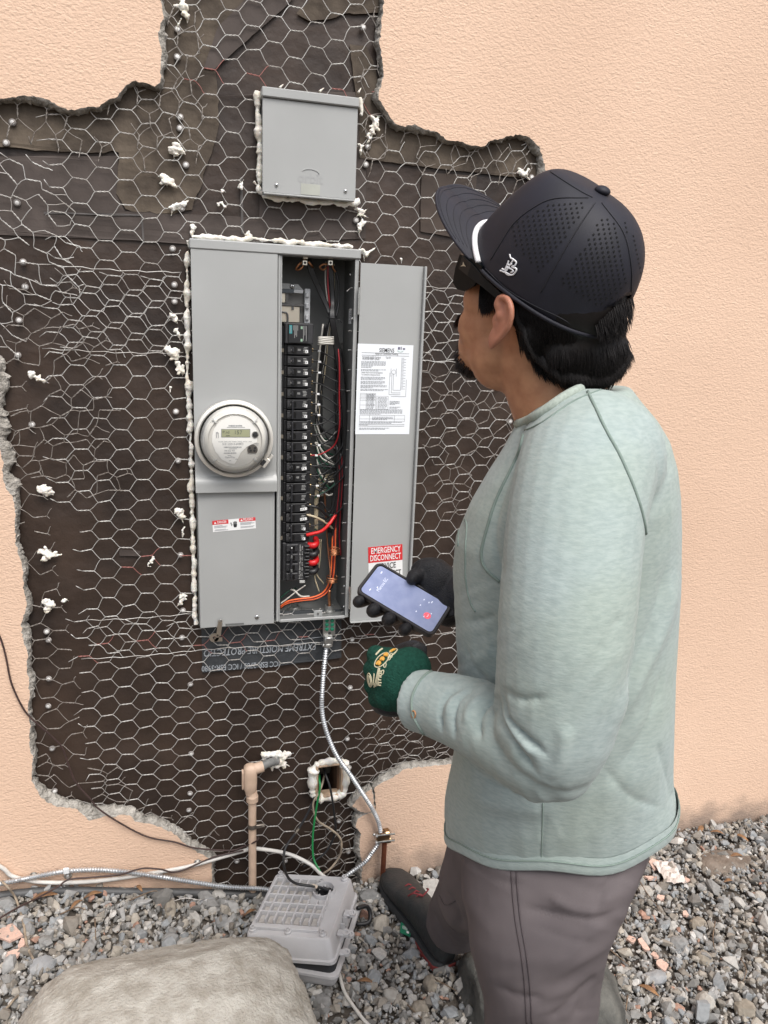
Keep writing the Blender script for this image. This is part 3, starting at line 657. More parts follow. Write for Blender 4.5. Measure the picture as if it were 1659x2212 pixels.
for k, q in enumerate([[(548, 392), (556, 402)], [(604, 190), (612, 182)], [(690, 198), (700, 190)], [(774, 200), (780, 190)]]):
    P = spline(np.array([atY(a, b, -0.018) for a, b in q]), 5)
    tag(MB().tube(P, np.linspace(0.005, 0.001, len(P)), 6, flat=0.6).build('sealant_blob', M_SEAL, None, 180), ['pointed sealant tip at the lower left corner of the small grey box', 'sealant tip standing above the left part of the small box lid', 'sealant tip standing above the middle of the small box lid', 'sealant tip standing above the right end of the small box lid'][k], 'sealant', 'dabs of white sealant on the paper and netting')
# ================================================================== small grey junction box
M_GREY = mat('grey_enamel', (0.375, 0.382, 0.375), 0.40, 0.0, color2=(0.335, 0.340, 0.332), scale=4, spec=0.5, bump=0.03, bscale=400)
M_GREY_SHADED = mat('grey_enamel_shaded', (0.150, 0.154, 0.150), 0.5, 0.0, var=0.1, scale=6)  # same grey enamel, with the shade inside the cabinet put into its colour
M_STEEL = mat('bright_steel', (0.72, 0.72, 0.70), 0.25, 1.0, var=0.15, scale=80)
M_TAPE_CLEAR = mat('yellowed_tape', (0.42, 0.43, 0.38), 0.3, 0.0, var=0.1)
M_BLACK = mat('black_plastic', (0.018, 0.018, 0.020), 0.42, var=0.3, scale=40)
M_BLACK2 = mat('black_plastic_worn', (0.035, 0.035, 0.038), 0.5, var=0.3, scale=60)
M_WHITE = mat('white_label', (0.80, 0.80, 0.79), 0.5)
M_RED = mat('red_print', (0.62, 0.03, 0.035), 0.45)
M_INK = mat('black_print', (0.02, 0.02, 0.022), 0.6)
M_GREYINK = mat('grey_print_fine', (0.22, 0.23, 0.25), 0.6)
M_COPPER = mat('bare_copper', (0.70, 0.34, 0.18), 0.35, 1.0, color2=(0.42, 0.18, 0.09), scale=60)
def screw(parent, p, r=0.004, name='screw', axis=OUT):
    b = MB().lathe([(0, 0), (r, 0), (r, 0.0012), (r * 0.75, 0.0026), (0, 0.003)], p, axis, 14); s_ = b.build(name, M_STEEL, parent, 50)
    a = unit(axis); U = unit(np.cross(a, EZ)); W = np.cross(a, U); c = random.uniform(0, 3)
    q = MB()
    for k in (0, 1):
        d = U * math.cos(c + k * 1.57) + W * math.sin(c + k * 1.57); e = np.cross(a, d)
        q.obox(np.asarray(p) + a * 0.0029, (r * 0.6, r * 0.13, 0.0003), np.array([d, e, a]))
    q.build('slot', M_INK, s_)
def junction_box():
    A, B = atY(566, 192, -0.045), atY(776, 208, -0.045); C = atY(772, 432, -0.045)
    x0, x1, z1, z0 = A[0] - 0.001, B[0] + 0.0, (A[2] + B[2]) / 2, C[2]
    yf = -0.045
    t = thing('junction_box', ((x0 + x1) / 2, 0, z0), 'small square grey metal junction box above the electrical panel', 'junction box')
    MB().box((x0 + 0.004, yf + 0.003, z0 + 0.002), (x1 - 0.004, 0.01, z1 - 0.004)).build('box_body', M_GREY, t)
    MB().box((x0 + 0.002, yf, z0), (x1 - 0.002, yf + 0.0028, z1 - 0.020), 0.001).build('cover', M_GREY, t)
    MB().box((x0, yf - 0.006, z1 - 0.019), (x1, 0.012, z1), 0.002).build('top_lip', M_GREY, t)
    MB().box((x0 + 0.004, yf - 0.003, z0 - 0.004), (x1 - 0.004, yf + 0.01, z0 - 0.0002), 0.001).build('bottom_lip', M_GREY, t)
    screw(t, np.array([x0 + 0.032, yf, z0 + 0.016])); screw(t, np.array([x1 - 0.025, yf, z0 + 0.016]))
    lg = MB(); put_text(lg, 'orbit', (x0 + 0.105, yf - 0.0004, z0 + 0.026), EX, EZ, 0.030, 0.01, width=0.056)
    o = lg.build('embossed_name', mat('grey_enamel_emboss', (0.345, 0.35, 0.345), 0.4), t)
    MB().tube([(x0 + 0.105 + 0.02 * math.cos(a), yf - 0.0005, z0 + 0.044 + 0.010 * math.sin(a)) for a in np.linspace(0.2, 2.6, 14)], 0.0009, 5).build('embossed_arc', MATS['grey_enamel_emboss'], t)
    MB().box((x0 + 0.085, yf - 0.0007, z0 + 0.002), (x0 + 0.127, yf - 0.0002, z0 + 0.024)).build('tape_patch', M_TAPE_CLEAR, t)
junction_box()

# ================================================================== electrical panel
YF, YB = -0.040, 0.085                                   # front flange, back of the cabinet
panel = thing('electrical_panel', ((PX0 + PX1) / 2, 0, PZ0), 'tall grey electrical service panel with its right door open on rows of black breakers', 'electrical panel')
XC = atY(598, 800, YF)[0]                                # right edge of the left cover
XO = atY(608, 800, YF)[0]                                # left edge of the open breaker bay
XR = PX1 - 0.008
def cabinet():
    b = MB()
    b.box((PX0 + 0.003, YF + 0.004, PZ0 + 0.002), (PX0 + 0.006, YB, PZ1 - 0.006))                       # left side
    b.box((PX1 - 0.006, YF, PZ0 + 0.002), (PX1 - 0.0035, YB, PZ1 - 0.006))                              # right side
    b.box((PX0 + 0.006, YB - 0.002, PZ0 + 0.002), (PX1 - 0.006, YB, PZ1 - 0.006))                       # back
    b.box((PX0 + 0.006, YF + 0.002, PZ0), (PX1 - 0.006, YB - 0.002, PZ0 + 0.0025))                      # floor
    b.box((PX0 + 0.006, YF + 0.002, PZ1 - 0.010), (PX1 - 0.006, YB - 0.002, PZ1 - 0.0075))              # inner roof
    b.build('cabinet', M_GREY_SHADED, panel)
    MB().box((PX0 - 0.002, YF - 0.006, PZ1 - 0.021), (PX1 + 0.003, 0.01, PZ1), 0.0025).build('top_lip', M_GREY, panel)
    MB().box((PX1 - 0.0095, YF - 0.002, PZ0 + 0.001), (PX1 - 0.0005, YF + 0.001, PZ1 - 0.0215), 0.0008).build('right_flange', M_GREY, panel)
    MB().box((XO + 0.0005, YF - 0.002, PZ0 - 0.001), (PX1 - 0.010, YF + 0.0025, PZ0 + 0.006), 0.0008).build('bottom_flange', M_GREY, panel)
    # divider post between cover and breaker bay
    d = MB().box((XC + 0.0015, YF - 0.001, PZ0), (XO - 0.0025, YF + 0.02, PZ1 - 0.0215), 0.002)
    d.box((XO - 0.002, YF + 0.001, PZ0), (XO, YB - 0.03, PZ1 - 0.0215)); d.build('divider_post', M_GREY, panel)
    dots = MB()
    for k in range(34): dots.box((XO + 0.0002, YF + 0.004, PZ1 - 0.04 - k * 0.0252), (XO + 0.0009, YF + 0.007, PZ1 - 0.043 - k * 0.0252))
    dots.build('edge_notches', M_STEEL, panel)['kind'] = 'stuff'
cabinet()
ZL1, ZL0 = atY(500, 1037, YF)[2], atY(500, 1061, YF)[2]  # ledge between meter cover and lower cover
def covers():
    y0, y1 = YF - 0.004, YF + 0.0
    # upper cover: flat sheet, swelling to the meter socket and the ledge
    xs = np.linspace(PX0 + 0.001, XC, 36); zs = np.linspace(ZL0 + 0.001, PZ1 - 0.0215, 90)
    mc = atY(506.5, 949, YF - 0.02); V = []
    def lift(x, z):
        e = min(1, max(0, (z - ZL1) / 0.014)); led = (1 - e * e * (3 - 2 * e)) * 0.013
        wx = (x - mc[0]); zz = (z - mc[2])
        s = max(0, 1 - abs(zz) / 0.115) if zz < 0 else max(0, 1 - zz / 0.10)
        return max(led, 0.004 * (s * s * (3 - 2 * s)) * (1 - (abs(wx) / 0.10) ** 6))
    for z in zs:
        for x in xs: V.append((x, y0 - lift(x, z), z))
    n = len(xs); F = [(j * n + i, j * n + i + 1, (j + 1) * n + i + 1, (j + 1) * n + i) for j in range(len(zs) - 1) for i in range(n - 1)]
    k = len(V)
    rim = [j * n for j in range(len(zs))], [j * n + n - 1 for j in range(len(zs))], list(range(n)), [(len(zs) - 1) * n + i for i in range(n)]
    for line in rim:
        base = len(V)
        for i in line: V.append((V[i][0], YF + 0.003, V[i][2]))
        F += [(line[i], line[i + 1], base + i + 1, base + i) for i in range(len(line) - 1)]
    MB().add(V, F).build('meter_cover', M_GREY, panel, 35)
    MB().box((PX0 + 0.005, y0, PZ0 - 0.002), (XC - 0.004, y1 + 0.003, ZL0 - 0.0005), 0.0015).build('lower_cover', M_GREY, panel)
    p = atY(555, 1333, y0); screw(panel, (p[0], y0, p[2]), 0.0055, 'cover_screw')
    # slotted tab and knock-out mark
    q = atY(507, 1346, y0); MB().box((q[0] - 0.022, y0 - 0.001, PZ0 + 0.002), (q[0] + 0.022, y0 - 0.0002, PZ0 + 0.006)).build('tab', M_GREY_SHADED, panel)
    # hanging seal hasp
    h0, h1 = atY(476, 1340, y0 - 0.004), atY(472, 1376, y0 - 0.004)
    hp = MB().obox((h0 + h1) / 2 + np.array([0, 0, 0.002]), (0.0055, 0.001, np.linalg.norm(h1 - h0) / 2), np.array([EX, EY, unit(h0 - h1)]), 0.0008)
    hp.lathe([(0.004, -0.001), (0.0115, -0.001), (0.0115, 0.001), (0.004, 0.001), (0.004, -0.001)], h1 + np.array([-0.010, 0, -0.001]), OUT, 18, cap=False)
    hp.box(h1 + np.array([-0.010, -0.001, -0.0115]), h1 + np.array([0.009, 0.001, -0.001]))
    hh = hp.build('hasp', mat('nickel', (0.62, 0.56, 0.48), 0.32, 1.0), panel, 40)
    MB().lathe([(0, 0), (0.0045, 0), (0.0035, 0.002), (0, 0.0025)], h0 + np.array([0, -0.001, 0]), OUT, 12).build('rivet', M_STEEL, hh, 50)
covers()
# danger label on the lower cover
def danger():
    A, B = atY(458, 1124, YF), atY(551, 1116, YF); C = atY(460, 1149, YF); y = YF - 0.0046
    ux = unit((B - A) * [1, 0, 1]); uz = np.cross(ux, -EY) * -1; uz = np.array([-ux[2], 0, ux[0]])
    W = np.linalg.norm(B - A); H = abs(C[2] - A[2]) * 0.98; o = np.array([A[0], y, A[2]])
    ms = MB(); rect(ms, o, ux, uz, 0, W, -H, 0); lab = ms.build('danger_label', M_WHITE, panel)
    r = MB(); o2 = o + OUT * 0.0004
    rect(r, o2, ux, uz, 0, W * 0.37, -H * 0.36, 0); rect(r, o2, ux, uz, W * 0.62, W, -H * 0.30, 0.0); r.build('red_band', M_RED, lab)
    w = MB(); o3 = o + OUT * 0.0008
    put_text(w, 'DANGER', o3 + ux * W * 0.22 + uz * -H * 0.28, ux, uz, 0.0088, 0.01, width=W * 0.21); w.build('white_lettering', M_WHITE, lab); w = MB()
    put_text(w, 'PELIGRO', o3 + ux * W * 0.83 + uz * -H * 0.23, ux, uz, 0.0088, 0.01, width=W * 0.23)
    for cx in (0.065, 0.675):
        c = o3 + ux * W * cx + uz * -H * (0.29 if cx < .5 else 0.24); w.add([c - ux * 0.003, c + ux * 0.003, c + uz * 0.0055], [(0, 1, 2)])
    w.build('warning_triangle_and_word', M_WHITE, lab)['kind'] = 'stuff'
    k = MB()
    for j, (ln, x0) in enumerate([(0.2, 0.03), (0.31, 0.03), (0.28, 0.03), (0, 0), (0.25, 0.05), (0.32, 0.03)]):
        if ln: rect(k, o2, ux, uz, W * x0, W * (x0 + ln), -H * (0.49 + j * 0.085), -H * (0.455 + j * 0.085))
    for j, ln in enumerate([0.28, 0.33, 0.25, 0, 0.33, 0.3]):
        if ln: rect(k, o2, ux, uz, W * 0.64, W * (0.64 + ln), -H * (0.42 + j * 0.085), -H * (0.385 + j * 0.085))
    k.build('fine_print', M_GREYINK, lab)['kind'] = 'stuff'
    hnd = MB(); c = o2 + ux * W * 0.52 + uz * -H * 0.52                                # shocked hand pictogram
    hnd.add([c + ux * a * 0.001 + uz * b * 0.001 for a, b in [(-3, -6), (3, -6), (4.5, -1), (4.5, 2), (-4, 2), (-4, -2)]], [tuple(range(6))])
    for i in range(4): hnd.add([c + ux * 0.001 * (a + i * 2.2 - 4) + uz * b * 0.001 for a, b in [(0, 2.2), (1.6, 2.2), (1.9, 9 - abs(i - 1.5)), (0.3, 9 - abs(i - 1.5))]], [(0, 1, 2, 3)])
    hnd.build('hand_pictogram', M_INK, lab)
    z = MB(); z.tube([c + OUT * 0.0002 + ux * a * 0.001 + uz * b * 0.001 for a, b in [(-11, 5), (-8.5, 6), (-9, 2.5), (-7, 2), (-8.5, -2)]], 0.0007, 4); z.build('spark_pictogram', M_INK, lab)
danger()

# ------------------------------------------------------------------ breaker bay
XB0, XB1 = atY(615, 900, 0.0)[0], atY(678, 900, 0.0)[0]   # breaker bodies, left and right
YBR = 0.004                                               # breaker faces
M_PALEINK = mat('pale_print', (0.30, 0.30, 0.29), 0.6)
M_HANDLE = mat('breaker_handle', (0.028, 0.028, 0.032), 0.35)
def zrow(py): return atY(645, py, YBR)[2]
Z_FIRST = zrow(744.0); PIT = 0.0254
def pole_parts(parent, x0, x1, zt, single=True, lab=None, amp='20'):
    """one pole: stepped body, window with its toggle, print and number sticker"""
    zb = zt - PIT
    b = MB().box((x0, YBR + 0.010, zb + 0.0006), (x1, YBR + 0.060, zt - 0.0006), 0.001)
    b.box((x0 + 0.006, YBR, zb + 0.002), (x0 + 0.057, YBR + 0.012, zt - 0.002), 0.001)
    b.build('body', M_BLACK, parent)
    MB().box((x0 + 0.006, YBR - 0.0015, zb + 0.006), (x0 + 0.0135, YBR + 0.004, zt - 0.006), 0.0008).build('lug_cover', M_BLACK2, parent)
    if single:
        w = MB().box((x0 + 0.020, YBR - 0.001, zb + 0.005), (x0 + 0.0275, YBR + 0.002, zt - 0.005)); w.build('window', mat('window_black', (0.006, 0.006, 0.006), 0.3), parent)
        MB().box((x0 + 0.0165, YBR - 0.006, zb + 0.008), (x0 + 0.0205, YBR + 0.002, zt - 0.008), 0.001).build('toggle', M_HANDLE, parent)
    k = MB(); put_text(k, amp, (x0 + 0.0155, YBR - 0.0006, (zt + zb) / 2 - 0.0015), EX, EZ, 0.0048, 0.02)
    for i in range(4): rect(k, (x0 + 0.0425, YBR - 0.0005, zt - 0.006 - i * 0.0035), EX, EZ, random.uniform(0, .002), random.uniform(.008, .0115), -0.0016, 0)
    if single:
        for i in range(2): rect(k, (x0 + 0.030, YBR - 0.0005, (zt + zb) / 2 + i * 0.0025), EX, EZ, 0.0, 0.007, -0.0016, 0)
    k.build('print', M_PALEINK, parent)['kind'] = 'stuff'
    if lab:
        dx, w = lab
        a = random.uniform(-0.15, 0.2); U = np.array([math.cos(a), 0, math.sin(a)]); W = np.array([-math.sin(a), 0, math.cos(a)])
        s_ = MB(); c = np.array([x0 + dx, YBR - 0.0012, (zt + zb) / 2 - 0.003]); rect(s_, c, U, W, -w / 2, w / 2, -0.0034, 0.0034)
        st = s_.build('number_sticker', M_WHITE, parent)
        k2 = MB(); c2 = c + OUT * 0.0004
        for i in range(max(1, int(w / 0.005))): rect(k2, c2, U, W, -w / 2 + 0.0016 + i * 0.0042, -w / 2 + 0.0032 + i * 0.0042, -0.0018, 0.0018)
        k2.build('number', M_INK, st)['kind'] = 'stuff'
    MB().box((x1, YBR + 0.018, (zt + zb) / 2 - 0.004), (x1 + 0.005, YBR + 0.03, (zt + zb) / 2 + 0.004), 0.001).build('terminal', mat('brass_screw', (0.55, 0.42, 0.25), 0.35, 1.0), parent)
rows = [(1, 1), (1, 1), (1, 1), (1, 1), (1, 0), (2, 1), (2, 1), (2, 1), (1, 2), (1, 0), (2, 0), (2, 3), (2, 1)]
BW = XB1 - XB0; ROWZ = []
def breakers():
    z = Z_FIRST
    for npole, lab in rows:
        e = bpy.data.objects.new('circuit_breaker', None); COL.objects.link(e); e.parent = panel; e['_o'] = panel['_o']; e.empty_display_size = 0.02; MADE.append(e)
        for k in range(npole):
            L = {0: None, 1: (0.051, 0.0065), 2: (0.049, 0.012), 3: (0.049, 0.017)}[lab]
            pole_parts(e, XB0, XB0 + 0.066, z - k * PIT, npole == 1, L, random.choice(['15', '20', '20', '30'])); ROWZ.append(z - (k + .5) * PIT)
        if npole == 2:
            zc = z - PIT
            MB().box((XB0 + 0.0165, YBR - 0.008, zc - 0.021), (XB0 + 0.0205, YBR + 0.001, zc + 0.021), 0.001).build('tie_handle', M_HANDLE, e)
            for k in (0.5, 1.5): MB().box((XB0 + 0.0215, YBR - 0.001, z - k * PIT - 0.006), (XB0 + 0.0275, YBR + 0.001, z - k * PIT + 0.007)).build('window', MATS['window_black'], e)
        z -= npole * PIT
    return z
ZEND = breakers()
def main_breaker():
    e = bpy.data.objects.new('main_breaker', None); COL.objects.link(e); e.parent = panel; e['_o'] = panel['_o']; MADE.append(e)
    z1, z0 = ZEND - 0.001, ZEND - 0.001 - 0.100
    b = MB().box((XB0 - 0.001, YBR + 0.004, z0), (XB0 + 0.062, YBR + 0.07, z1), 0.0015)
    for k in range(4):
        zt = z1 - k * 0.025
        b.box((XB0 + 0.007, YBR - 0.003, zt - 0.022), (XB0 + 0.037, YBR + 0.006, zt - 0.003), 0.0015)
    b.build('body', M_BLACK2, e)
    for k in range(4): MB().box((XB0 + 0.0225, YBR - 0.0045, z1 - k * .025 - 0.018), (XB0 + 0.0285, YBR - 0.002, z1 - k * .025 - 0.007)).build('window', MATS['window_black'], e)
    h = MB().box((XB0 + 0.0165, YBR - 0.012, z0 + 0.012), (XB0 + 0.0215, YBR, z1 - 0.008), 0.0015).build('handle', M_HANDLE, e)
    MB().sphere((XB0 + 0.019, YBR - 0.011, z1 - 0.010), 0.0028, seg=8, rings=6).build('handle_rivet', M_STEEL, h, 180)
    p = MB()
    for k in (0.32, 0.68): put_text(p, '200', (XB0 + 0.019 + 0.0018, YBR - 0.0125, z1 - k * 0.1), EZ, -EX, 0.0055, 0.02)
    for i in range(26):
        zz = z1 - 0.006 - i * 0.0035; rect(p, (XB0 + 0.040, YBR + 0.0034, zz), EX, EZ, random.uniform(0, .002), random.uniform(0.003, 0.0055), -0.0022, 0); 
        if i % 4: rect(p, (XB0 + 0.047, YBR + 0.0034, zz), EX, EZ, 0, random.uniform(0.0015, 0.003), -0.0026, 0)
    p.build('print', MATS['pale_print'], e)['kind'] = 'stuff'
    for i in range(10): MB().box((XB0 + 0.052 + (i % 2) * 0.003, YBR - 0.002, z1 - 0.008 - i * 0.009), (XB0 + 0.066, YBR + 0.01, z1 - 0.0125 - i * 0.009), 0.001).build('lug_fin', M_BLACK, e)
    for nm, zz, m in (('cable_boot', z1 - 0.012, 'red'), ('cable_boot', z1 - 0.036, 'black'), ('cable_boot', z1 - 0.058, 'red'), ('cable_boot', z1 - 0.082, 'black')):
        mm = mat('red_boot', (0.55, 0.012, 0.015), 0.4) if m == 'red' else M_BLACK
        P = spline([(XB0 + 0.062, YBR + 0.02, zz), (XB0 + 0.078, YBR + 0.012, zz), (XB0 + 0.087, YBR + 0.02, zz + 0.004), (XB0 + 0.088, YBR + 0.04, zz + 0.010)], 5)
        MB().tube(P, np.linspace(0.0085, 0.0075, len(P)), 10).build(nm, mm, e, 180)
    MB().box((XB0 + 0.042, YBR + 0.003, z0 - 0.008), (XB0 + 0.056, YBR + 0.02, z0 - 0.001), 0.001).build('clip', mat('pale_plastic', (0.45, 0.45, 0.43), 0.5), e)
    MB().box((XB0 - 0.002, YBR + 0.02, z0 - 0.006), (XB0 + 0.04, YBR + 0.06, z0 - 0.001)).build('bracket', M_GREY_SHADED, e)
    return z0
ZMAIN = main_breaker()
def bay_top():
    """busbar window, hinge strip, surge module, bracket above the breakers"""
    zt = Z_FIRST; y = YBR
    # surge module
    e = bpy.data.objects.new('surge_module', None); COL.objects.link(e); e.parent = panel; e['_o'] = panel['_o']; MADE.append(e)
    z1 = zrow(698); MB().box((XB0 - 0.001, y - 0.004, zt + 0.001), (XB0 + 0.066, y + 0.05, z1), 0.002).build('body', M_BLACK2, e)
    MB().box((XB0 + 0.006, y - 0.0075, zt + 0.003), (XB0 + 0.052, y - 0.003, z1 - 0.002), 0.001).build('face', M_BLACK, e)
    f = MB(); rect(f, (XB0 + 0.0085, y - 0.0079, z1 - 0.005), EX, EZ, 0, 0.0065, -0.019, 0); lf = f.build('teal_badge', mat('teal_print', (0.02, 0.28, 0.31), 0.5), e)
    w = MB(); put_text(w, 'SIEMENS', (XB0 + 0.0132, y - 0.0082, z1 - 0.0145), EZ, -EX, 0.0048, 0.01, width=0.016)
    for i in range(5): rect(w, (XB0 + 0.018 + i * 0.0024, y - 0.0079, z1 - 0.005), EX, EZ, 0, 0.0011, -random.uniform(0.010, 0.03), 0)
    for i in range(3): rect(w, (XB0 + 0.041 + i * 0.0034, y - 0.0079, z1 - 0.006), EX, EZ, 0, 0.0011, -random.uniform(0.02, 0.036), 0)
    w.build('print', MATS['pale_print'], e)['kind'] = 'stuff'
    for zz in (z1 - 0.010, zt + 0.010): MB().box((XB0 + 0.035, y - 0.0085, zz - 0.003), (XB0 + 0.0395, y - 0.0074, zz + 0.003)).build('indicator_light', mat('pale_green_lens', (0.30, 0.45, 0.33), 0.25), e)
    # bus window: dark frame round plated bars
    za, zb = zrow(622), z1 - 0.0 
    fr = MB()
    fr.box((XB0 - 0.006, y + 0.034, zb), (XB0 + 0.048, y + 0.036, za), 0.0)
    fr.build('bus_backing', mat('smoked_plastic', (0.13, 0.13, 0.125), 0.3), panel)
    zc = zrow(660)
    MB().box((XB0 - 0.006, y + 0.026, zb + 0.001), (XB0 + 0.038, y + 0.030, zrow(662)), 0.001).build('bus_bar', mat('plated_bus_bar', (0.85, 0.80, 0.68), 0.3, 1.0), panel)
    MB().box((XB0 - 0.006, y + 0.024, zrow(655)), (XB0 + 0.004, y + 0.029, zrow(634)), 0.001).build('bus_bar', MATS['plated_bus_bar'], panel)
    MB().box((XB0 - 0.007, y + 0.020, zrow(662)), (XB0 + 0.046, y + 0.025, zrow(656)), 0.001).build('bus_frame', mat('smoked_plastic2', (0.09, 0.09, 0.09), 0.3), panel)
    MB().box((XB0 + 0.004, y + 0.020, zrow(655)), (XB0 + 0.010, y + 0.025, zrow(634))).box((XB0 + 0.018, y + 0.020, zrow(670)), (XB0 + 0.023, y + 0.0255, zrow(662))).build('bus_frame', MATS['smoked_plastic2'], panel)
    MB().tube(spline([(XB0 - 0.006, y + 0.022, zrow(675)), (XB0 + 0.006, y + 0.022, zrow(677)), (XB0 + 0.009, y + 0.022, zrow(686)), (XB0 + 0.009, y + 0.022, zrow(699))], 6), 0.0022, 8).build('bus_frame', MATS['smoked_plastic2'], panel, 180)
    MB().box((XB0 + 0.048, y + 0.020, zb), (XB0 + 0.061, y + 0.024, za), 0.001).build('mounting_strip', mat('pale_grey_strip', (0.40, 0.41, 0.42), 0.45), panel)
    for k in range(3):
        zz = zrow(635 + k * 25); MB().box((XB0 + 0.050, y + 0.014, zz - 0.006), (XB0 + 0.0575, y + 0.022, zz + 0.006), 0.0015).build('clip_hook', MATS['pale_grey_strip'], panel)
    MB().box((XB0 - 0.008, y + 0.018, zrow(633)), (XB0 + 0.044, y + 0.022, zrow(625)), 0.001).build('top_strip', MATS['pale_grey_strip'], panel)
    MB().box((XB0 - 0.008, y + 0.0165, zrow(633)), (XB0 + 0.022, y + 0.0178, zrow(625))).build('dark_strip', mat('dark_blue_grey', (0.05, 0.06, 0.07), 0.5), panel)
    MB().poly([(XB0 - 0.008, y + 0.03, zrow(624)), (XB0 + 0.045, y + 0.03, zrow(624)), (XB0 + 0.034, y + 0.03, zrow(613)), (XB0 - 0.008, y + 0.03, zrow(612))], (0, 0.002, 0)).build('bracket', M_GREY, panel)
    screw(panel, (XB0 + 0.020, y + 0.030, zrow(618)), 0.006, 'bracket_screw')
    # side rail with stubs left of the breakers
    MB().box((XO + 0.001, YBR + 0.012, ZMAIN), (XB0 - 0.001, YBR + 0.05, Z_FIRST + 0.04)).build('side_rail', M_BLACK, panel)
    for zz in ROWZ[::2]: MB().box((XO + 0.0015, YBR + 0.006, zz - 0.006), (XB0 - 0.0016, YBR + 0.0118, zz + 0.002)).build('rail_stub', mat('tan_plastic', (0.16, 0.14, 0.11), 0.5), panel)
    # large cable lugs at the top
    for px in (658, 713):
        p = atY(px, 568, YF + 0.02); g = MB().obox(p, (0.0055, 0.006, 0.0055), np.eye(3), 0.001).obox(p + np.array([0.002, 0.004, 0.013]), (0.0055, 0.005, 0.0045), np.eye(3), 0.001)
        o = g.build('cable_lug', mat('tinned_lug', (0.75, 0.71, 0.62), 0.3, 1.0), panel)
        MB().lathe([(0, 0), (0.003, 0), (0.003, 0.0006), (0, 0.0006)], p + np.array([0, -0.0062, 0]), OUT, 10).build('set_screw', M_INK, o)
    # embossed knock-outs on back and floor, screws on the right wall, sticker
    for px, py in ((742, 556), (750, 592), (752, 688), (755, 1262), (757, 1305)):
        p = atY(px + 6, py, 0.0); screw(panel, (PX1 - 0.0062, random.uniform(-0.02, 0.02), p[2]), 0.0032, 'wall_screw', -EX)
    q = MB(); rect(q, (PX1 - 0.0064, 0.01, zrow(668)), EY, EZ, -0.014, 0.014, -0.028, 0.006); so = q.build('cabinet_sticker', M_WHITE, panel)
    k = MB()
    for i in range(6): rect(k, (PX1 - 0.0067, 0.01, zrow(668) - i * 0.004), EY, EZ, -0.010, random.uniform(0, .01), -0.0018, 0)
    k.build('fine_print', M_GREYINK, so)['kind'] = 'stuff'
    for dx, r in ((0.045, 0.014), (0.085, 0.011)):
        MB().lathe([(r, 0), (r, 0.0006), (r - 0.001, 0.0006), (r - 0.001, 0)], (XO + dx, 0.02, PZ0 + 0.0026), EZ, 24, False).build('knock_out', M_GREY_SHADED, panel)
    c = atY(687, 1325, YF + 0.012); MB().box((c[0] - 0.011, YF + 0.011, c[2] - 0.010), (c[0] + 0.011, YF + 0.0135, c[2] + 0.008), 0.001).build('mounting_tab', M_GREY, panel)
    screw(panel, (c[0], YF + 0.011, c[2]), 0.003, 'tab_screw')
    p = atY(636, 1306, 0.03); MB().lathe([(0.016, 0), (0.016, 0.006), (0.013, 0.006), (0.013, 0.010), (0.010, 0.010), (0.010, 0)], (p[0], 0.03, PZ0 + 0.003), EZ, 20, False).build('conduit_bushing', M_ZINC, panel, 40)
    p = atY(711, 1320, 0.0); MB().lathe([(0.015, 0), (0.015, 0.004), (0.011, 0.004), (0.011, 0.018), (0.008, 0.018), (0.008, 0)], (p[0], 0.0, PZ0 + 0.003), EZ, 20, False).build('conduit_bushing', M_ZINC, panel, 40)
    # neutral and ground bars
    for px, ya, yb in ((733, 830, 990), (737, 1030, 1090)):
        A, B = atY(px, ya, 0.06), atY(px, yb, 0.06); MB().box((A[0] - 0.004, 0.055, B[2]), (A[0] + 0.006, 0.066, A[2]), 0.001).build('neutral_bar', MATS['tan_plastic'] if px == 733 else mat('bar_metal', (0.5, 0.48, 0.42), 0.35, 1.0), panel)
    A = atY(700, 1052, 0.05); MB().box(A + np.array([-0.012, 0, -0.025]), A + np.array([0.012, 0.012, 0.012]), 0.002).build('ground_lug', MATS['bar_metal'], panel)
bay_top()

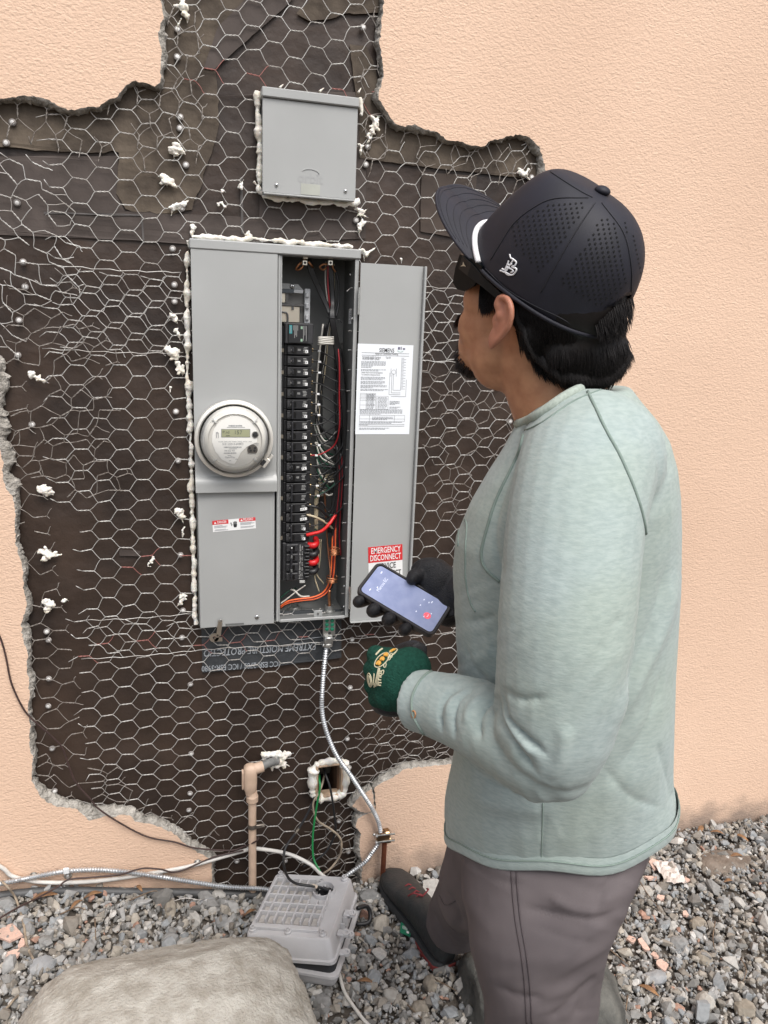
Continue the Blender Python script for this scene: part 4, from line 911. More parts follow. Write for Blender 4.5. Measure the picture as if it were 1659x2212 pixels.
# ------------------------------------------------------------------ wires in the bay
W_BLACK = mat('black_insulation', (0.012, 0.012, 0.013), 0.4)
W_WHITE = mat('white_insulation', (0.55, 0.53, 0.48), 0.5)
W_CREAM = mat('cream_insulation', (0.48, 0.41, 0.28), 0.5)
W_RED = mat('red_insulation', (0.30, 0.012, 0.018), 0.4)
W_DRED = mat('dark_red_insulation', (0.22, 0.012, 0.018), 0.4)
W_ORANGE = mat('orange_insulation', (0.75, 0.13, 0.03), 0.45)
W_GREEN = mat('green_insulation', (0.012, 0.07, 0.04), 0.45)
def wire(pts, m, r=0.0017, label=None):
    """pts: (px, py, depth Y)"""
    P = spline(np.array([atY(a, b, c) for a, b, c in pts]), 7)
    o = MB().tube(P, r, 7).build('wire', m, panel, 180)
    if label: o['label'] = label
    return o
def bay_wires():
    rnd = random.Random(3)
    # bundle from the upper left lug and the upper right lug down the right side
    for k in range(7):
        dx = rnd.uniform(-3, 5); w = k * 1.6
        wire([(664 + k * 1.2, 560, 0.02), (668 + w, 585, 0.02), (688 + w * .8, 630, 0.025), (708 + w * .7, 672, 0.02), (713 + k * 1.5, 690, 0.005), (720 + w, 740, 0.01), (731 + k * 1.3, 800, 0.015), (736 + k * 1.6, 880 + rnd.uniform(-20, 20), 0.02), (741 + k * 0.9, 960, 0.02), (738 + k, 1050, 0.03)], W_BLACK, 0.0025)
    for k in range(6):
        wire([(708 + k * 1.6, 562, 0.02), (712 + k * 1.5, 600, 0.02), (716 + k, 650, 0.02), (714 + k * 1.6, 688, 0.0), (724 + k * 1.8, 750, 0.01), (735 + k * 1.6, 830, 0.01), (742 + k * 1.2, 900, 0.01), (741 + k * 0.9, 1000, 0.02), (726 + k * 3, 1090, 0.03), (718 + k * 3, 1150, 0.03)], W_BLACK, 0.0025)
    wire([(722, 575, 0.015), (731, 610, 0.015), (732, 650, 0.015), (726, 686, 0.01)], W_BLACK, 0.0025)
    wire([(709, 565, 0.015), (708, 600, 0.015), (710, 640, 0.015), (714, 670, 0.02)], W_DRED, 0.0021)
    wire([(704, 565, 0.02), (703, 610, 0.03), (708, 655, 0.03)], W_WHITE, 0.0018); wire([(721, 570, 0.02), (722, 610, 0.03), (720, 650, 0.03)], W_CREAM, 0.0016)
    wire([(660, 560, 0.01), (645, 572, 0.01), (640, 582, 0.015), (650, 580, 0.02), (660, 566, 0.02)], MATS['bare_copper'], 0.0028); wire([(666, 565, 0.01), (672, 572, 0.01), (676, 578, 0.02)], MATS['bare_copper'], 0.0028)
    wire([(711, 570, 0.01), (698, 571, 0.01), (691, 577, 0.015), (698, 583, 0.02), (706, 577, 0.02)], MATS['bare_copper'], 0.0024); wire([(718, 572, 0.01), (720, 580, 0.012), (726, 588, 0.015)], MATS['bare_copper'], 0.0022)
    # grey-white run behind, down the middle
    for k, m in enumerate((W_BLACK, W_WHITE, W_BLACK, W_CREAM)):
        wire([(712 + k, 690, 0.02), (704 + k * 1.5, 735, 0.03), (697 + k * 2, 790, 0.045), (688 + k * 2, 850, 0.05), (683 + k * 2, 900, 0.05), (682 + k * 2.5, 940, 0.05)], m, 0.0021)
    # white pig-tail coil
    t = np.linspace(0, 1, 60); C0 = atY(704, 737, -0.005); ux = np.array([0.016, 0, 0]); pts = []
    for s in t:
        a = s * 2 * math.pi * 4.5; pts.append(C0 + np.array([0.018 * math.cos(a), 0.010 * math.sin(a), 0.010 - 0.018 * s]))
    MB().tube(pts, 0.0017, 6).build('wire', W_WHITE, panel, 180)['label'] = 'coiled white pig-tail wire'
    # breaker leads swinging into the bundle
    for i, zz in enumerate(ROWZ):
        x0, y0 = pix((XB0 + 0.068, YBR + 0.02, zz)); red = i == 10
        if i in (15, 16, 18): continue
        up = i >= 7
        ex, ey = (740 + rnd.uniform(-4, 4), y0 + (-55 - 6 * rnd.random() if up else 45 + 10 * rnd.random()))
        if red: wire([(x0, y0, 0.02), (x0 + 22, y0 - 3, 0.02), (722, y0 - 22, 0.015), (733, y0 - 60, 0.0), (733, y0 - 130, 0.0), (733, y0 - 200, 0.0), (728, y0 - 255, 0.02)], W_RED, 0.0018, 'red breaker lead')
        else: wire([(x0, y0, 0.02), (x0 + 14, y0 + (0 if up else 2), 0.02), (x0 + 38, y0 + (-10 if up else 14), 0.02), (ex - 4, (y0 + ey) / 2 + (-8 if up else 4), 0.015), (ex + 2, ey, 0.02)], W_BLACK, 0.0017)
        if i in (0, 1, 2, 4, 5, 6, 9, 10, 13, 14):
            q = atY(x0 + rnd.uniform(6, 14) + 4, y0 + (0 if up else 2), 0.0185); MB().obox(q, (0.0035, 0.0022, 0.0022), np.eye(3), 0.0004).build('wire_tag', M_WHITE, panel)
    # whites to the neutral bar
    for k in range(5):
        y = 925 + k * 10; wire([(679 + k, 915 + k * 4, 0.05), (684 + k, y + 5, 0.05), (697 + k * 2, y + 22 + k * 3, 0.05), (728, y + 26 + k * 8, 0.055)], W_WHITE if k % 2 else W_GREEN, 0.0021)
    for k in range(4):
        wire([(681 + k * 1.5, 1150, 0.05), (680 + k * 2, 1090, 0.05), (683 + k * 2, 1055, 0.045), (692 + k * 3, 1032 + k * 3, 0.045), (722, 1022 + k * 6, 0.055)], W_CREAM, 0.002)
    # heavy leads of the lower double-pole breakers
    z = ROWZ
    x0, y0 = pix((XB0 + 0.06, YBR + 0.02, z[15])); wire([(x0, y0, 0.015), (x0 + 20, y0 + 3, 0.01), (x0 + 36, y0 + 14, 0.02), (728, y0 + 40, 0.03)], W_BLACK, 0.0035)
    x0, y0 = pix((XB0 + 0.06, YBR + 0.02, z[16])); wire([(x0, y0 - 2, 0.015), (x0 + 18, y0 + 3, 0.01), (x0 + 36, y0 + 12, 0.02), (722, y0 + 30, 0.03)], W_CREAM, 0.003)
    x0, y0 = pix((XB0 + 0.06, YBR + 0.02, z[18])); wire([(x0, y0, 0.012), (x0 + 14, y0 - 3, 0.008), (x0 + 34, y0 - 9, 0.006), (x0 + 50, y0 - 24, 0.008), (x0 + 64, y0 - 44, 0.02)], mat('red_heavy', (0.65, 0.02, 0.02), 0.4), 0.0044, 'heavy red cable')
    # bottom bundle: orange, black, red, cream sweeping left along the floor
    for k, (m, r) in enumerate([(W_ORANGE, .0023), (W_BLACK, .002), (W_DRED, .002), (W_ORANGE, .0023), (W_BLACK, .002), (W_BLACK, .002)]):
        o = k * 2.2
        wire([(719 + o, 1150 - 8 * k, 0.03), (717 + o, 1200, 0.02), (713 + o * .9, 1250, 0.012), (700 + o, 1278, 0.012), (676 + o, 1290 + k, 0.01), (645 + o * .6, 1294 + k * 1.2, 0.008), (622, 1299 + k * 1.2, 0.01), (606, 1310 + k, 0.015)], m, r)
    for k in range(6): wire([(726 + k * 2.4, 960 + k * 5, 0.02), (729 + k * 2, 1040, 0.022), (722 + k * 2.6, 1110, 0.025), (718 + k * 3, 1160, 0.028), (724 + k * 2.4, 1200, 0.02)], [W_BLACK, W_BLACK, W_DRED, W_BLACK, W_BLACK, W_DRED][k], 0.002)
    for k in range(2): wire([(700 + k * 2, 1060, 0.05), (704, 1120, 0.045), (708, 1180, 0.035), (713, 1230, 0.01), (713, 1262, -0.005)], mat('dark_copper', (0.30, 0.13, 0.07), 0.45, 0.9), 0.002)
    MB().tube(spline([atY(a, b, c) for a, b, c in [(712, 1275, 0.0), (711, 1292, 0.0), (712, 1306, 0.0), (711, 1318, 0.0)]], 6), 0.0038, 8).build('ground_wire', M_COPPER, panel, 180)
    for yy, xx in ((1186, 722), (1246, 717)):
        for j in range(4):
            q = atY(xx, yy + j * 4, 0.006); MB().tube([q + np.array([0.014 * math.cos(a), 0.010 * math.sin(a), 0.002 * math.sin(a + j)]) for a in np.linspace(0, 6.3, 14)], 0.0011, 5).build('copper_tie', M_COPPER, panel, 180)
    for p in ([(690, 1165, 0.05), (687, 1215, 0.04), (680, 1245, 0.03), (690, 1280, 0.03)], [(694, 1165, 0.05), (690, 1220, 0.05), (684, 1240, 0.04), (700, 1262, 0.04)]): wire(p, W_CREAM, 0.0017)
    wire([(660, 1264, 0.02), (640, 1278, 0.02), (622, 1292, 0.02), (606, 1304, 0.02)], W_WHITE, 0.0018); wire([(668, 1288, 0.02), (650, 1288, 0.015), (636, 1276, 0.02), (628, 1274, 0.03)], W_WHITE, 0.0024)
    wire([(640, 1270, 0.04), (622, 1278, 0.03), (606, 1292, 0.03)], W_GREEN, 0.0018)
    for k in range(28):
        a = rnd.uniform(0, 1); x = 726 + 20 * a
        wire([(x - 4, 800 + rnd.uniform(-60, 60), 0.03 + .03 * rnd.random()), (x, 900, 0.015 + .03 * rnd.random()), (x + rnd.uniform(-5, 4), 1000, 0.02 + .02 * rnd.random()), (x - 6 + rnd.uniform(-6, 2), 1080, 0.03), (x - 14 + rnd.uniform(-6, 4), 1150, 0.035)], W_BLACK, 0.0024)
    for k in range(12):
        y = 905 + k * 13; wire([(681 + 4 * rnd.random(), y - 20 * rnd.random(), 0.045), (688 + 8 * rnd.random(), y + rnd.uniform(0, 22), 0.04), (706 + 6 * rnd.random(), y + rnd.uniform(5, 34), 0.035), (728, y + rnd.uniform(0, 40), 0.04)], rnd.choice([W_WHITE, W_WHITE, W_BLACK, W_GREEN, W_BLACK]), 0.0021)
    for k in range(5):
        x = 684 + 3 * k; wire([(x + 14, 700, .03), (x + 4, 790 + rnd.uniform(-20, 20), .045), (x - 1, 860, .05), (x, 930 + rnd.uniform(-10, 20), .05)], rnd.choice([W_BLACK, W_WHITE, W_BLACK]), .0024)
    for k in range(7):
        y = 1010 + k * 22; wire([(680, y, 0.04), (692 + 4 * rnd.random(), y + rnd.uniform(-14, 10), 0.035), (712, y + rnd.uniform(-30, 10), 0.03), (730, y + rnd.uniform(-50, 10), 0.03)], rnd.choice([W_BLACK, W_BLACK, W_GREEN]), 0.0021)
    # cable ties
    for px, py in ((713, 687), (735, 842)):
        q = atY(px + 6, py, 0.005); MB().tube([q + np.array([0.013 * math.cos(a), 0.009 * math.sin(a), 0]) for a in np.linspace(0, 6.3, 16)], 0.0012, 5).build('cable_tie', W_BLACK, panel, 180)
    wire([(724, 690, -0.005), (733, 691, -0.01), (738, 697, -0.01)], W_BLACK, 0.0011)
bay_wires()

# ------------------------------------------------------------------ door, swung right open
def door():
    d = bpy.data.objects.new('door', None); COL.objects.link(d); d.parent = panel; d['_o'] = panel['_o']; MADE.append(d)
    A, B = atY(778, 567, YF - 0.012), atY(920, 577, YF - 0.012); C = atY(752, 1342, YF - 0.012); E_ = atY(860, 1335, YF - 0.012)
    x0, x1 = PX1 + 0.001, B[0]; z1, z0 = (A[2] + B[2]) / 2, (C[2] + E_[2]) / 2
    y = YF - 0.012
    MB().box((x0, y, z0), (x1 - 0.006, y + 0.0016, z1), 0.0004).build('leaf', M_GREY, d)
    MB().box((x1 - 0.0055, y - 0.011, z0), (x1, y + 0.0016, z1), 0.0012).build('edge_fold', M_GREY, d)
    MB().box((x0, y - 0.010, z0 - 0.0016), (x1 - 0.006, y + 0.0014, z0 - 0.0002), 0.0003).build('bottom_fold', M_GREY, d)
    for py in (650, 1290):
        q = atY(772 if py < 900 else 756, py, YF - 0.008)
        MB().tube([(x0 - 0.002, YF - 0.012, q[2] + 0.03), (x0 - 0.002, YF - 0.012, q[2] - 0.03)], 0.0030, 8).build('hinge', M_STEEL, d, 40)
    # wiring sheet
    o = np.array([atY(773, 742, y)[0], y - 0.0006, atY(773, 742, y)[2]]); W = atY(893, 744, y)[0] - o[0]; H = o[2] - atY(770, 938, y)[2]
    m = MB(); rect(m, o, EX, EZ, 0, W, -H, 0); sh = m.build('wiring_sheet', mat('white_paper_label', (0.80, 0.83, 0.86), 0.4), d)
    p = o + OUT * 0.0004; k = MB(); g = MB()
    put_text(k, 'SIEMENS', p + EX * W * 0.52 + EZ * -H * 0.085, EX, EZ, 0.0135, 0.006, width=W * 0.27)
    put_text(k, 'Rainproof Combination Metering', p + EX * W * 0.52 + EZ * -H * 0.112, EX, EZ, 0.0062, 0.0, width=W * 0.41)
    put_text(k, 'MC2442B1200ESV (Surface)', p + EX * W * 0.25 + EZ * -H * 0.153, EX, EZ, 0.006, 0.0, width=W * 0.33)
    put_text(k, 'MC2442B1200EFV (Flush)', p + EX * W * 0.24 + EZ * -H * 0.172, EX, EZ, 0.006, 0.0, width=W * 0.30)
    put_text(k, 'Type 3R', p + EX * W * 0.55 + EZ * -H * 0.153, EX, EZ, 0.006, 0.0, width=W * 0.09)
    put_text(k, 'Suitable Only For Use As Service Equipment', p + EX * W * 0.27 + EZ * -H * 0.318, EX, EZ, 0.005, 0.0, width=W * 0.38)
    put_text(k, 'For Overhead or Underground Service', p + EX * W * 0.25 + EZ * -H * 0.342, EX, EZ, 0.005, 0.0, width=W * 0.33)
    for zf, x0f, x1f in ((0.095, 0.07, 0.93), (0.122, 0.07, 0.93), (0.89, 0.06, 0.9), (0.908, 0.06, 0.9)): rect(k, p, EX, EZ, W * x0f, W * x1f, -H * zf - 0.0003, -H * zf + 0.0003)
    rnd = random.Random(4)
    def para(x, zf, n, w, dz=0.0135):
        for i in range(n):
            xx = x; end = x + w * (1 if i < n - 1 else rnd.uniform(.4, .9))
            while xx < end:
                l = rnd.uniform(0.015, 0.05); rect(g, p, EX, EZ, W * xx, W * min(end, xx + l), -H * (zf + i * dz) - 0.0006, -H * (zf + i * dz) + 0.0006); xx += l + 0.008
    for zf, n, w in ((0.19, 5, 0.44), (0.255, 1, 0.27), (0.278, 2, 0.45), (0.362, 3, 0.44), (0.408, 3, 0.44), (0.452, 3, 0.47), (0.495, 2, 0.5), (0.72, 5, 0.78), (0.862, 2, 0.78), (0.93, 2, 0.55), (0.895, 1, .3)): para(0.07, zf, n, w, 0.0125)
    def frame(x0f, x1f, z0f, z1f, cols, rws):
        for c in [x0f] + list(cols) + [x1f]: rect(k, p, EX, EZ, W * c - 0.0002, W * c + 0.0002, -H * z1f, -H * z0f)
        for r in [z0f] + list(rws) + [z1f]: rect(k, p, EX, EZ, W * x0f, W * x1f, -H * r - 0.0002, -H * r + 0.0002)
    frame(0.07, 0.35, 0.54, 0.72, (0.18, 0.29), (0.555, 0.57, 0.585, 0.602, 0.62, 0.67)); frame(0.37, 0.58, 0.57, 0.715, (), (0.60,)); frame(0.07, 0.9, 0.785, 0.855, (0.25, 0.71), (0.825,))
    para(0.19, 0.55, 12, 0.14, 0.0142); para(0.39, 0.585, 9, 0.17, 0.0145); para(0.61, 0.625, 4, 0.18, 0.012); para(0.61, 0.69, 2, 0.2, 0.012); para(0.3, 0.805, 3, 0.38, 0.014)
    for i in range(24): rect(g, p, EX, EZ, W * 0.81, W * (0.84 + 0.04 * (i % 2)), -H * (0.145 + i * 0.0148) - 0.0004, -H * (0.145 + i * 0.0148) + 0.0004)
    def stroke(*pts):
        for (a, b), (c, e) in zip(pts[:-1], pts[1:]):
            if abs(a - c) > abs(b - e): rect(g, p, EX, EZ, W * min(a, c), W * max(a, c), -H * b - 0.0004, -H * b + 0.0004)
            else: rect(g, p, EX, EZ, W * a - 0.0004, W * a + 0.0004, -H * max(b, e), -H * min(b, e))
    stroke((0.80, 0.14), (0.80, 0.50), (0.66, 0.50), (0.66, 0.32), (0.64, 0.32)); stroke((0.63, 0.33), (0.63, 0.53), (0.80, 0.53)); stroke((0.61, 0.26), (0.61, 0.35)); stroke((0.71, 0.26), (0.71, 0.35)); stroke((0.60, 0.31), (0.59, 0.31), (0.59, 0.55), (0.8, 0.55)); stroke((0.90, 0.38), (0.90, 0.57), (0.63, 0.57))
    c = p + EX * W * 0.66 + EZ * -H * 0.30
    t = np.linspace(0, 2 * math.pi, 25)
    for a, b in zip(t[:-1], t[1:]): g.add([c + r * np.array([math.cos(x), 0, math.sin(x)]) for r, x in ((.0055, a), (.0055, b), (.0048, b), (.0048, a))], [(0, 1, 2, 3)])
    k.build('lettering', M_INK, sh)['kind'] = 'stuff'; g.build('fine_print', M_GREYINK, sh)['kind'] = 'stuff'
    s = MB()
    for i, (x0s, x1s, hs_) in enumerate([(0.72, 0.755, .006), (0.765, 0.772, .007), (0.78, 0.79, .007), (0.81, 0.835, .004), (0.838, 0.85, .004)]): rect(s, p, EX, EZ, W * x0s, W * x1s, -H * 0.052, -H * 0.052 + hs_)
    st = s.build('stamp', mat('violet_ink', (0.12, 0.11, 0.18), 0.6), sh)
    MB().tube([p + EX * W * (0.71 + 0.11 * u) + EZ * (-H * 0.062 - 0.003 * math.sin(u * 3)) for u in np.linspace(0, 1, 8)], 0.0006, 4, flat=0.3).build('green_swoosh', mat('green_ink', (0.05, 0.30, 0.18), 0.5), sh)
    # emergency sign
    a0, a1, a2 = atY(795, 1182, y), atY(869, 1175, y), atY(792, 1240, y)
    ux = unit((a1 - a0) * [1, 0, 1]); uz = np.array([-ux[2], 0, ux[0]]); W2 = np.linalg.norm(a1 - a0); H2 = 0.088; o = np.array([a0[0], y - 0.0006, a0[2]])
    m = MB(); rect(m, o, ux, uz, 0, W2, -H2, 0); sg = m.build('emergency_sign', M_WHITE, d)
    r = MB(); rect(r, o + OUT * 0.0004, ux, uz, 0, W2, -H2 * 0.47, 0); r.build('red_field', M_RED, sg)
    w = MB(); o3 = o + OUT * 0.0008
    put_text(w, 'EMERGENCY', o3 + ux * W2 * 0.51 + uz * -H2 * 0.205, ux, uz, 0.0215, 0.012, width=W2 * 0.86); w.build('white_lettering', M_WHITE, sg); w = MB(); put_text(w, 'DISCONNECT', o3 + ux * W2 * 0.5 + uz * -H2 * 0.42, ux, uz, 0.0215, 0.012, width=W2 * 0.90); w.build('white_lettering', M_WHITE, sg)
    w = MB(); put_text(w, 'SERVICE', o3 + ux * W2 * 0.51 + uz * -H2 * 0.68, ux, uz, 0.0215, 0.012, width=W2 * 0.58); w.build('black_lettering', M_INK, sg); w = MB(); put_text(w, 'DISCONNECT', o3 + ux * W2 * 0.5 + uz * -H2 * 0.92, ux, uz, 0.0215, 0.012, width=W2 * 0.90); w.build('black_lettering', M_INK, sg)
door()

# ================================================================== electric meter
def glass_mat():
    m = bpy.data.materials.new('clear_cover'); m.use_nodes = True; N = m.node_tree.nodes; L = m.node_tree.links; N.remove(N['Principled BSDF'])
    tr = N.new('ShaderNodeBsdfTransparent'); tr.inputs[0].default_value = (0.99, 0.99, 0.98, 1); gl = N.new('ShaderNodeBsdfGlossy'); gl.inputs['Roughness'].default_value = 0.06
    fr = N.new('ShaderNodeFresnel'); fr.inputs['IOR'].default_value = 1.18; mx = N.new('ShaderNodeMixShader')
    L.new(fr.outputs[0], mx.inputs[0]); L.new(tr.outputs[0], mx.inputs[1]); L.new(gl.outputs[0], mx.inputs[2]); L.new(mx.outputs[0], N['Material Output'].inputs[0]); return m
def meter():
    y0 = YF - 0.008
    c = atY(506.5, 949, y0 - 0.02); c = np.array([c[0], y0, c[2]])
    t = thing('electric_meter', tuple(c), 'round electric meter with clear cover and bright ring, set in the grey panel', 'meter')
    R = 0.0875
    MB().lathe([(R * 0.9, 0.004), (R, 0.0), (R + 0.001, 0.010), (R, 0.021), (R - 0.006, 0.023), (R - 0.009, 0.020), (R - 0.010, 0.004)], c, OUT, 64, False).build('sealing_ring', mat('ring_steel', (0.90, 0.87, 0.80), 0.34, 0.65), t, 35)
    # clamp of the ring, lower right
    a = math.radians(-38); q = c + np.array([R * math.cos(a), -0.012, R * math.sin(a)]); U = np.array([-math.sin(a), 0, math.cos(a)]); V_ = np.array([math.cos(a), 0, math.sin(a)])
    MB().obox(q + V_ * 0.003, (0.012, 0.012, 0.0045), np.array([U, EY, V_]), 0.002).obox(q + U * 0.017 + V_ * 0.004, (0.007, 0.005, 0.003), np.array([U, EY, V_]), 0.001).build('ring_clamp', MATS['ring_steel'], t)
    MB().obox(q + OUT * 0.0125 - U * 0.003 - V_ * 0.004, (0.007, 0.001, 0.004), np.array([U, EY, V_])).build('clamp_gap', M_INK, t)
    MB().lathe([(R - 0.012, 0.003), (0, 0.003)], c, OUT, 48).build('socket_base', mat('grey_socket', (0.58, 0.56, 0.52), 0.5, var=0.3, scale=30), t)
    MB().lathe([(0.0665, 0.030), (R - 0.0125, 0.028), (R - 0.0125, 0.020)], c, OUT, 48, False).build('pale_fill_ring', mat('pale_glass_fill', (0.74, 0.73, 0.70), 0.35, var=0.2, scale=25), t, 35)  # added pale ring filling the dark gap; its tone imitates refraction in the cover
    MB().lathe([(0.066, 0.004), (0.0665, 0.038), (0.060, 0.040), (0.060, 0.036)], c, OUT, 48, False).build('inner_bezel', mat('pale_bezel', (0.72, 0.70, 0.65), 0.35), t, 35)
    # face plate
    f = c + OUT * 0.0365
    n = 48; ang = np.linspace(0, 2 * math.pi, n, endpoint=False)
    MB().add([f] + [f + 0.060 * np.array([math.cos(x), 0, math.sin(x)]) for x in ang], [(0, i + 1, (i + 1) % n + 1) for i in range(n)]).build('face_plate', mat('meter_grey_face', (0.66, 0.64, 0.60), 0.4, var=0.12, scale=20), t)
    f2 = c + OUT * 0.0385; S = 0.0505
    pl = []
    for x in np.linspace(math.radians(8), math.radians(172), 24): pl.append((S * math.cos(x), S * math.sin(x) + 0.004))
    pl += [(-S * 1.0, -0.004), (-0.044, -0.024), (-0.030, -0.043), (-0.012, -0.052), (-0.002, -0.053), (0.004, -0.044), (0.012, -0.028), (0.026, -0.014), (0.038, -0.008), (0.048, -0.004)]
    fp = MB().poly([f2 + np.array([a, 0, b]) for a, b in pl], (0, 0.0015, 0)).build('white_face', mat('meter_white', (0.84, 0.83, 0.80), 0.35), t)
    g = f2 + OUT * 0.0005
    def R_(nm, x0, x1, z0, z1, m, dy=0.0, parent=fp):
        b = MB(); rect(b, g + OUT * dy, EX, EZ, x0, x1, z0, z1); return b.build(nm, m, parent)
    R_('display_frame', -0.0305, 0.0335, 0.0075, 0.0262, M_GREYINK); lcd = R_('display', -0.0295, 0.0325, 0.0085, 0.0252, mat('lcd_green', (0.36, 0.37, 0.24), 0.25), 0.0004)
    k = MB(); put_text(k, 'P.id', g + OUT * 0.0009 + np.array([-0.020, 0, 0.0165]), EX, EZ, 0.0085, 0.0, width=0.014); put_text(k, '157', g + OUT * 0.0009 + np.array([0.0065, 0, 0.0145]), EX, EZ, 0.0125, 0.0, width=0.016); rect(k, g + OUT * 0.0009, EX, EZ, -0.020, -0.012, 0.0105, 0.0122); k.build('display_digits', mat('lcd_ink', (0.12, 0.13, 0.10), 0.5), lcd)['kind'] = 'stuff'
    k = MB()
    put_text(k, 'SCE 222013-644873', g + np.array([-0.005, 0, -0.0100]), EX, EZ, 0.0075, 0.0, width=0.046); put_text(k, '306 622 953', g + np.array([-0.0125, 0, -0.0245]), EX, EZ, 0.0058, 0.0, width=0.023)
    put_text(k, 'OpenWay', g + np.array([-0.012, 0, -0.0395]), EX, EZ, 0.0058, 0.0, width=0.022)
    put_text(k, 'CL200 240V 3W TYPE C2SOD 30TA 1.0Kh', g + np.array([0.0, 0, -0.0035]), EX, EZ, 0.0035, 0.0, width=0.074)
    rnd = random.Random(8)
    for z, x0, x1 in ((-0.0165, -0.025, 0.014), (-0.0300, -0.025, 0.002), (0.0318, -0.014, 0.015)):
        x = x0
        while x < x1: w = rnd.uniform(.0004, .0012); rect(k, g, EX, EZ, x, x + w, z, z + 0.0032); x += w + rnd.uniform(.0004, .0009)
    for z, a, b in ((-0.019, -0.014, 0.004), (0.0295, -0.018, 0.022), (-0.0345, -0.017, -0.009), (-0.0425, -0.0, 0.006), (-0.046, -0.014, -0.009), (-0.0075, 0.045, 0.053), (-0.0105, 0.046, 0.052)): rect(k, g, EX, EZ, a, b, z, z + 0.0009)
    k.build('print', M_GREYINK, fp)['kind'] = 'stuff'
    b = MB().lathe([(0, 0), (0.0055, 0), (0.0055, 0.002), (0, 0.0025)], g + np.array([0.0445, 0, 0.0135]), OUT, 18); b.build('optical_port', M_INK, t, 40)
    MB().lathe([(0.006, 0), (0.0075, 0), (0.0075, 0.0012), (0.006, 0.0012)], g + np.array([0.0445, 0, 0.0135]), OUT, 20, False).build('port_ring', M_STEEL, t)
    # grey reset disc with two lugs, antenna loop
    n = 20; pts = [g + OUT * 0.001 + np.array([0.0385 + 0.0115 * math.cos(x), 0, -0.0205 + 0.0115 * math.sin(x)]) for x in np.linspace(math.radians(-40), math.radians(220), n)]
    d = MB().poly(pts, (0, 0.002, 0)).build('reset_disc', mat('dark_grey_disc', (0.11, 0.10, 0.09), 0.45), t)
    q = MB()
    for dx, dz in ((-0.004, -0.002), (0.004, -0.002), (-0.0065, 0.004), (0.0055, 0.004)): q.lathe([(0, 0), (0.0024, 0), (0.0024, 0.001), (0, 0.001)], g + OUT * 0.001 + np.array([0.0385 + dx, 0, -0.0205 + dz]), OUT, 12)
    q.build('disc_stud', M_BLACK2, d)
    MB().tube([g + OUT * 0.001 + np.array(p) for p in [(-0.041, 0, 0.007), (-0.041, 0, 0.018), (-0.039, 0, 0.0195), (-0.037, 0, 0.018), (-0.037, 0, 0.007)]], 0.0006, 5).build('pointer_mark', M_GREYINK, t)
    for x in (45, 135, 225, 315):
        x = math.radians(x); U = np.array([math.cos(x), 0, math.sin(x)]); MB().obox(c + U * 0.0645 + OUT * 0.0405, (0.007, 0.002, 0.0015), np.array([U, EY, np.cross(U, EY)])).build('cover_rib', mat('clear_rib', (0.7, 0.7, 0.68), 0.2), t)
    MB().lathe([(R - 0.011, 0.012), (R - 0.012, 0.022), (R - 0.014, 0.040), (R - 0.018, 0.046), (0.0645, 0.0465), (0.061, 0.052), (0.056, 0.0545), (0.0, 0.0555)], c, OUT, 64, False).build('clear_cover', glass_mat(), t, 180)
meter()
# ================================================================== flexible conduit, ground clamp and rod
M_FLEX = mat('galvanised_conduit', (0.66, 0.68, 0.69), 0.34, 0.7, color2=(0.52, 0.53, 0.54), scale=40)
def corrugated(P, r, pitch=0.0066, depth=0.30, n=9):
    P = resample(spline(P, 10), pitch / 4); k = np.arange(len(P)); rr = r * (1 - depth * (0.5 + 0.5 * np.cos(k * math.pi / 2)))
    return MB().tube(P, rr, n)
def conduit():
    pts = [(705, 1398, -.033), (700, 1441, -.036), (697, 1478, -.038), (695, 1515, -.040), (696, 1540, -.040), (702, 1570, -.040), (713, 1602, -.040), (730, 1637, -.042), (755, 1671, -.044), (780, 1709, -.046), (802, 1743, -.046), (816, 1771, -.044), (821, 1790, -.043), (822, 1806, -.044), (815, 1825, -.046), (804, 1841, -.048), (788, 1862, -.052), (752, 1889, -.065)]
    P = [atY(*p) for p in pts] + [np.array([0.36, -0.082, 0.030]), np.array([0.28, -0.082, 0.034])]
    P += [atY(*p) for p in [(575, 1921, -.06), (496, 1916, -.052), (422, 1906, -.048), (347, 1894, -.046), (278, 1884, -.042), (213, 1879, -.040), (149, 1881, -.040), (99, 1889, -.042), (50, 1899, -.046), (0, 1909, -.048), (-80, 1925, -.05), (-330, 1962, -.055), (-800, 2060, -.06)]]
    t = thing('flexible_conduit', tuple(P[0]), 'long ribbed steel conduit from the panel foot through the bronze clamp to the left', 'conduit')
    corrugated(P, 0.0068).build('armoured_hose', M_FLEX, t, 60)
    q = atY(709, 1382, -.033)
    MB().box(q + np.array([-.011, -.010, -.009]), q + np.array([.011, .010, .010]), .002).lathe([(0.0125, 0), (0.0125, 0.007), (0.009, 0.009), (0.009, 0)], q + np.array([-.001, 0, -.016]), EZ, 18).build('connector', M_ZINC, t, 40)
    screw(t, q + np.array([-.012, -.004, -.013]), .004, 'connector_screw', OUT)
    # white strap on the left run
    q = atY(143, 1881, -.047); MB().obox(q, (0.007, 0.003, 0.0085), np.eye(3), 0.002).build('strap', mat('pale_strap', (0.7, 0.72, 0.72), 0.4), t)
conduit()
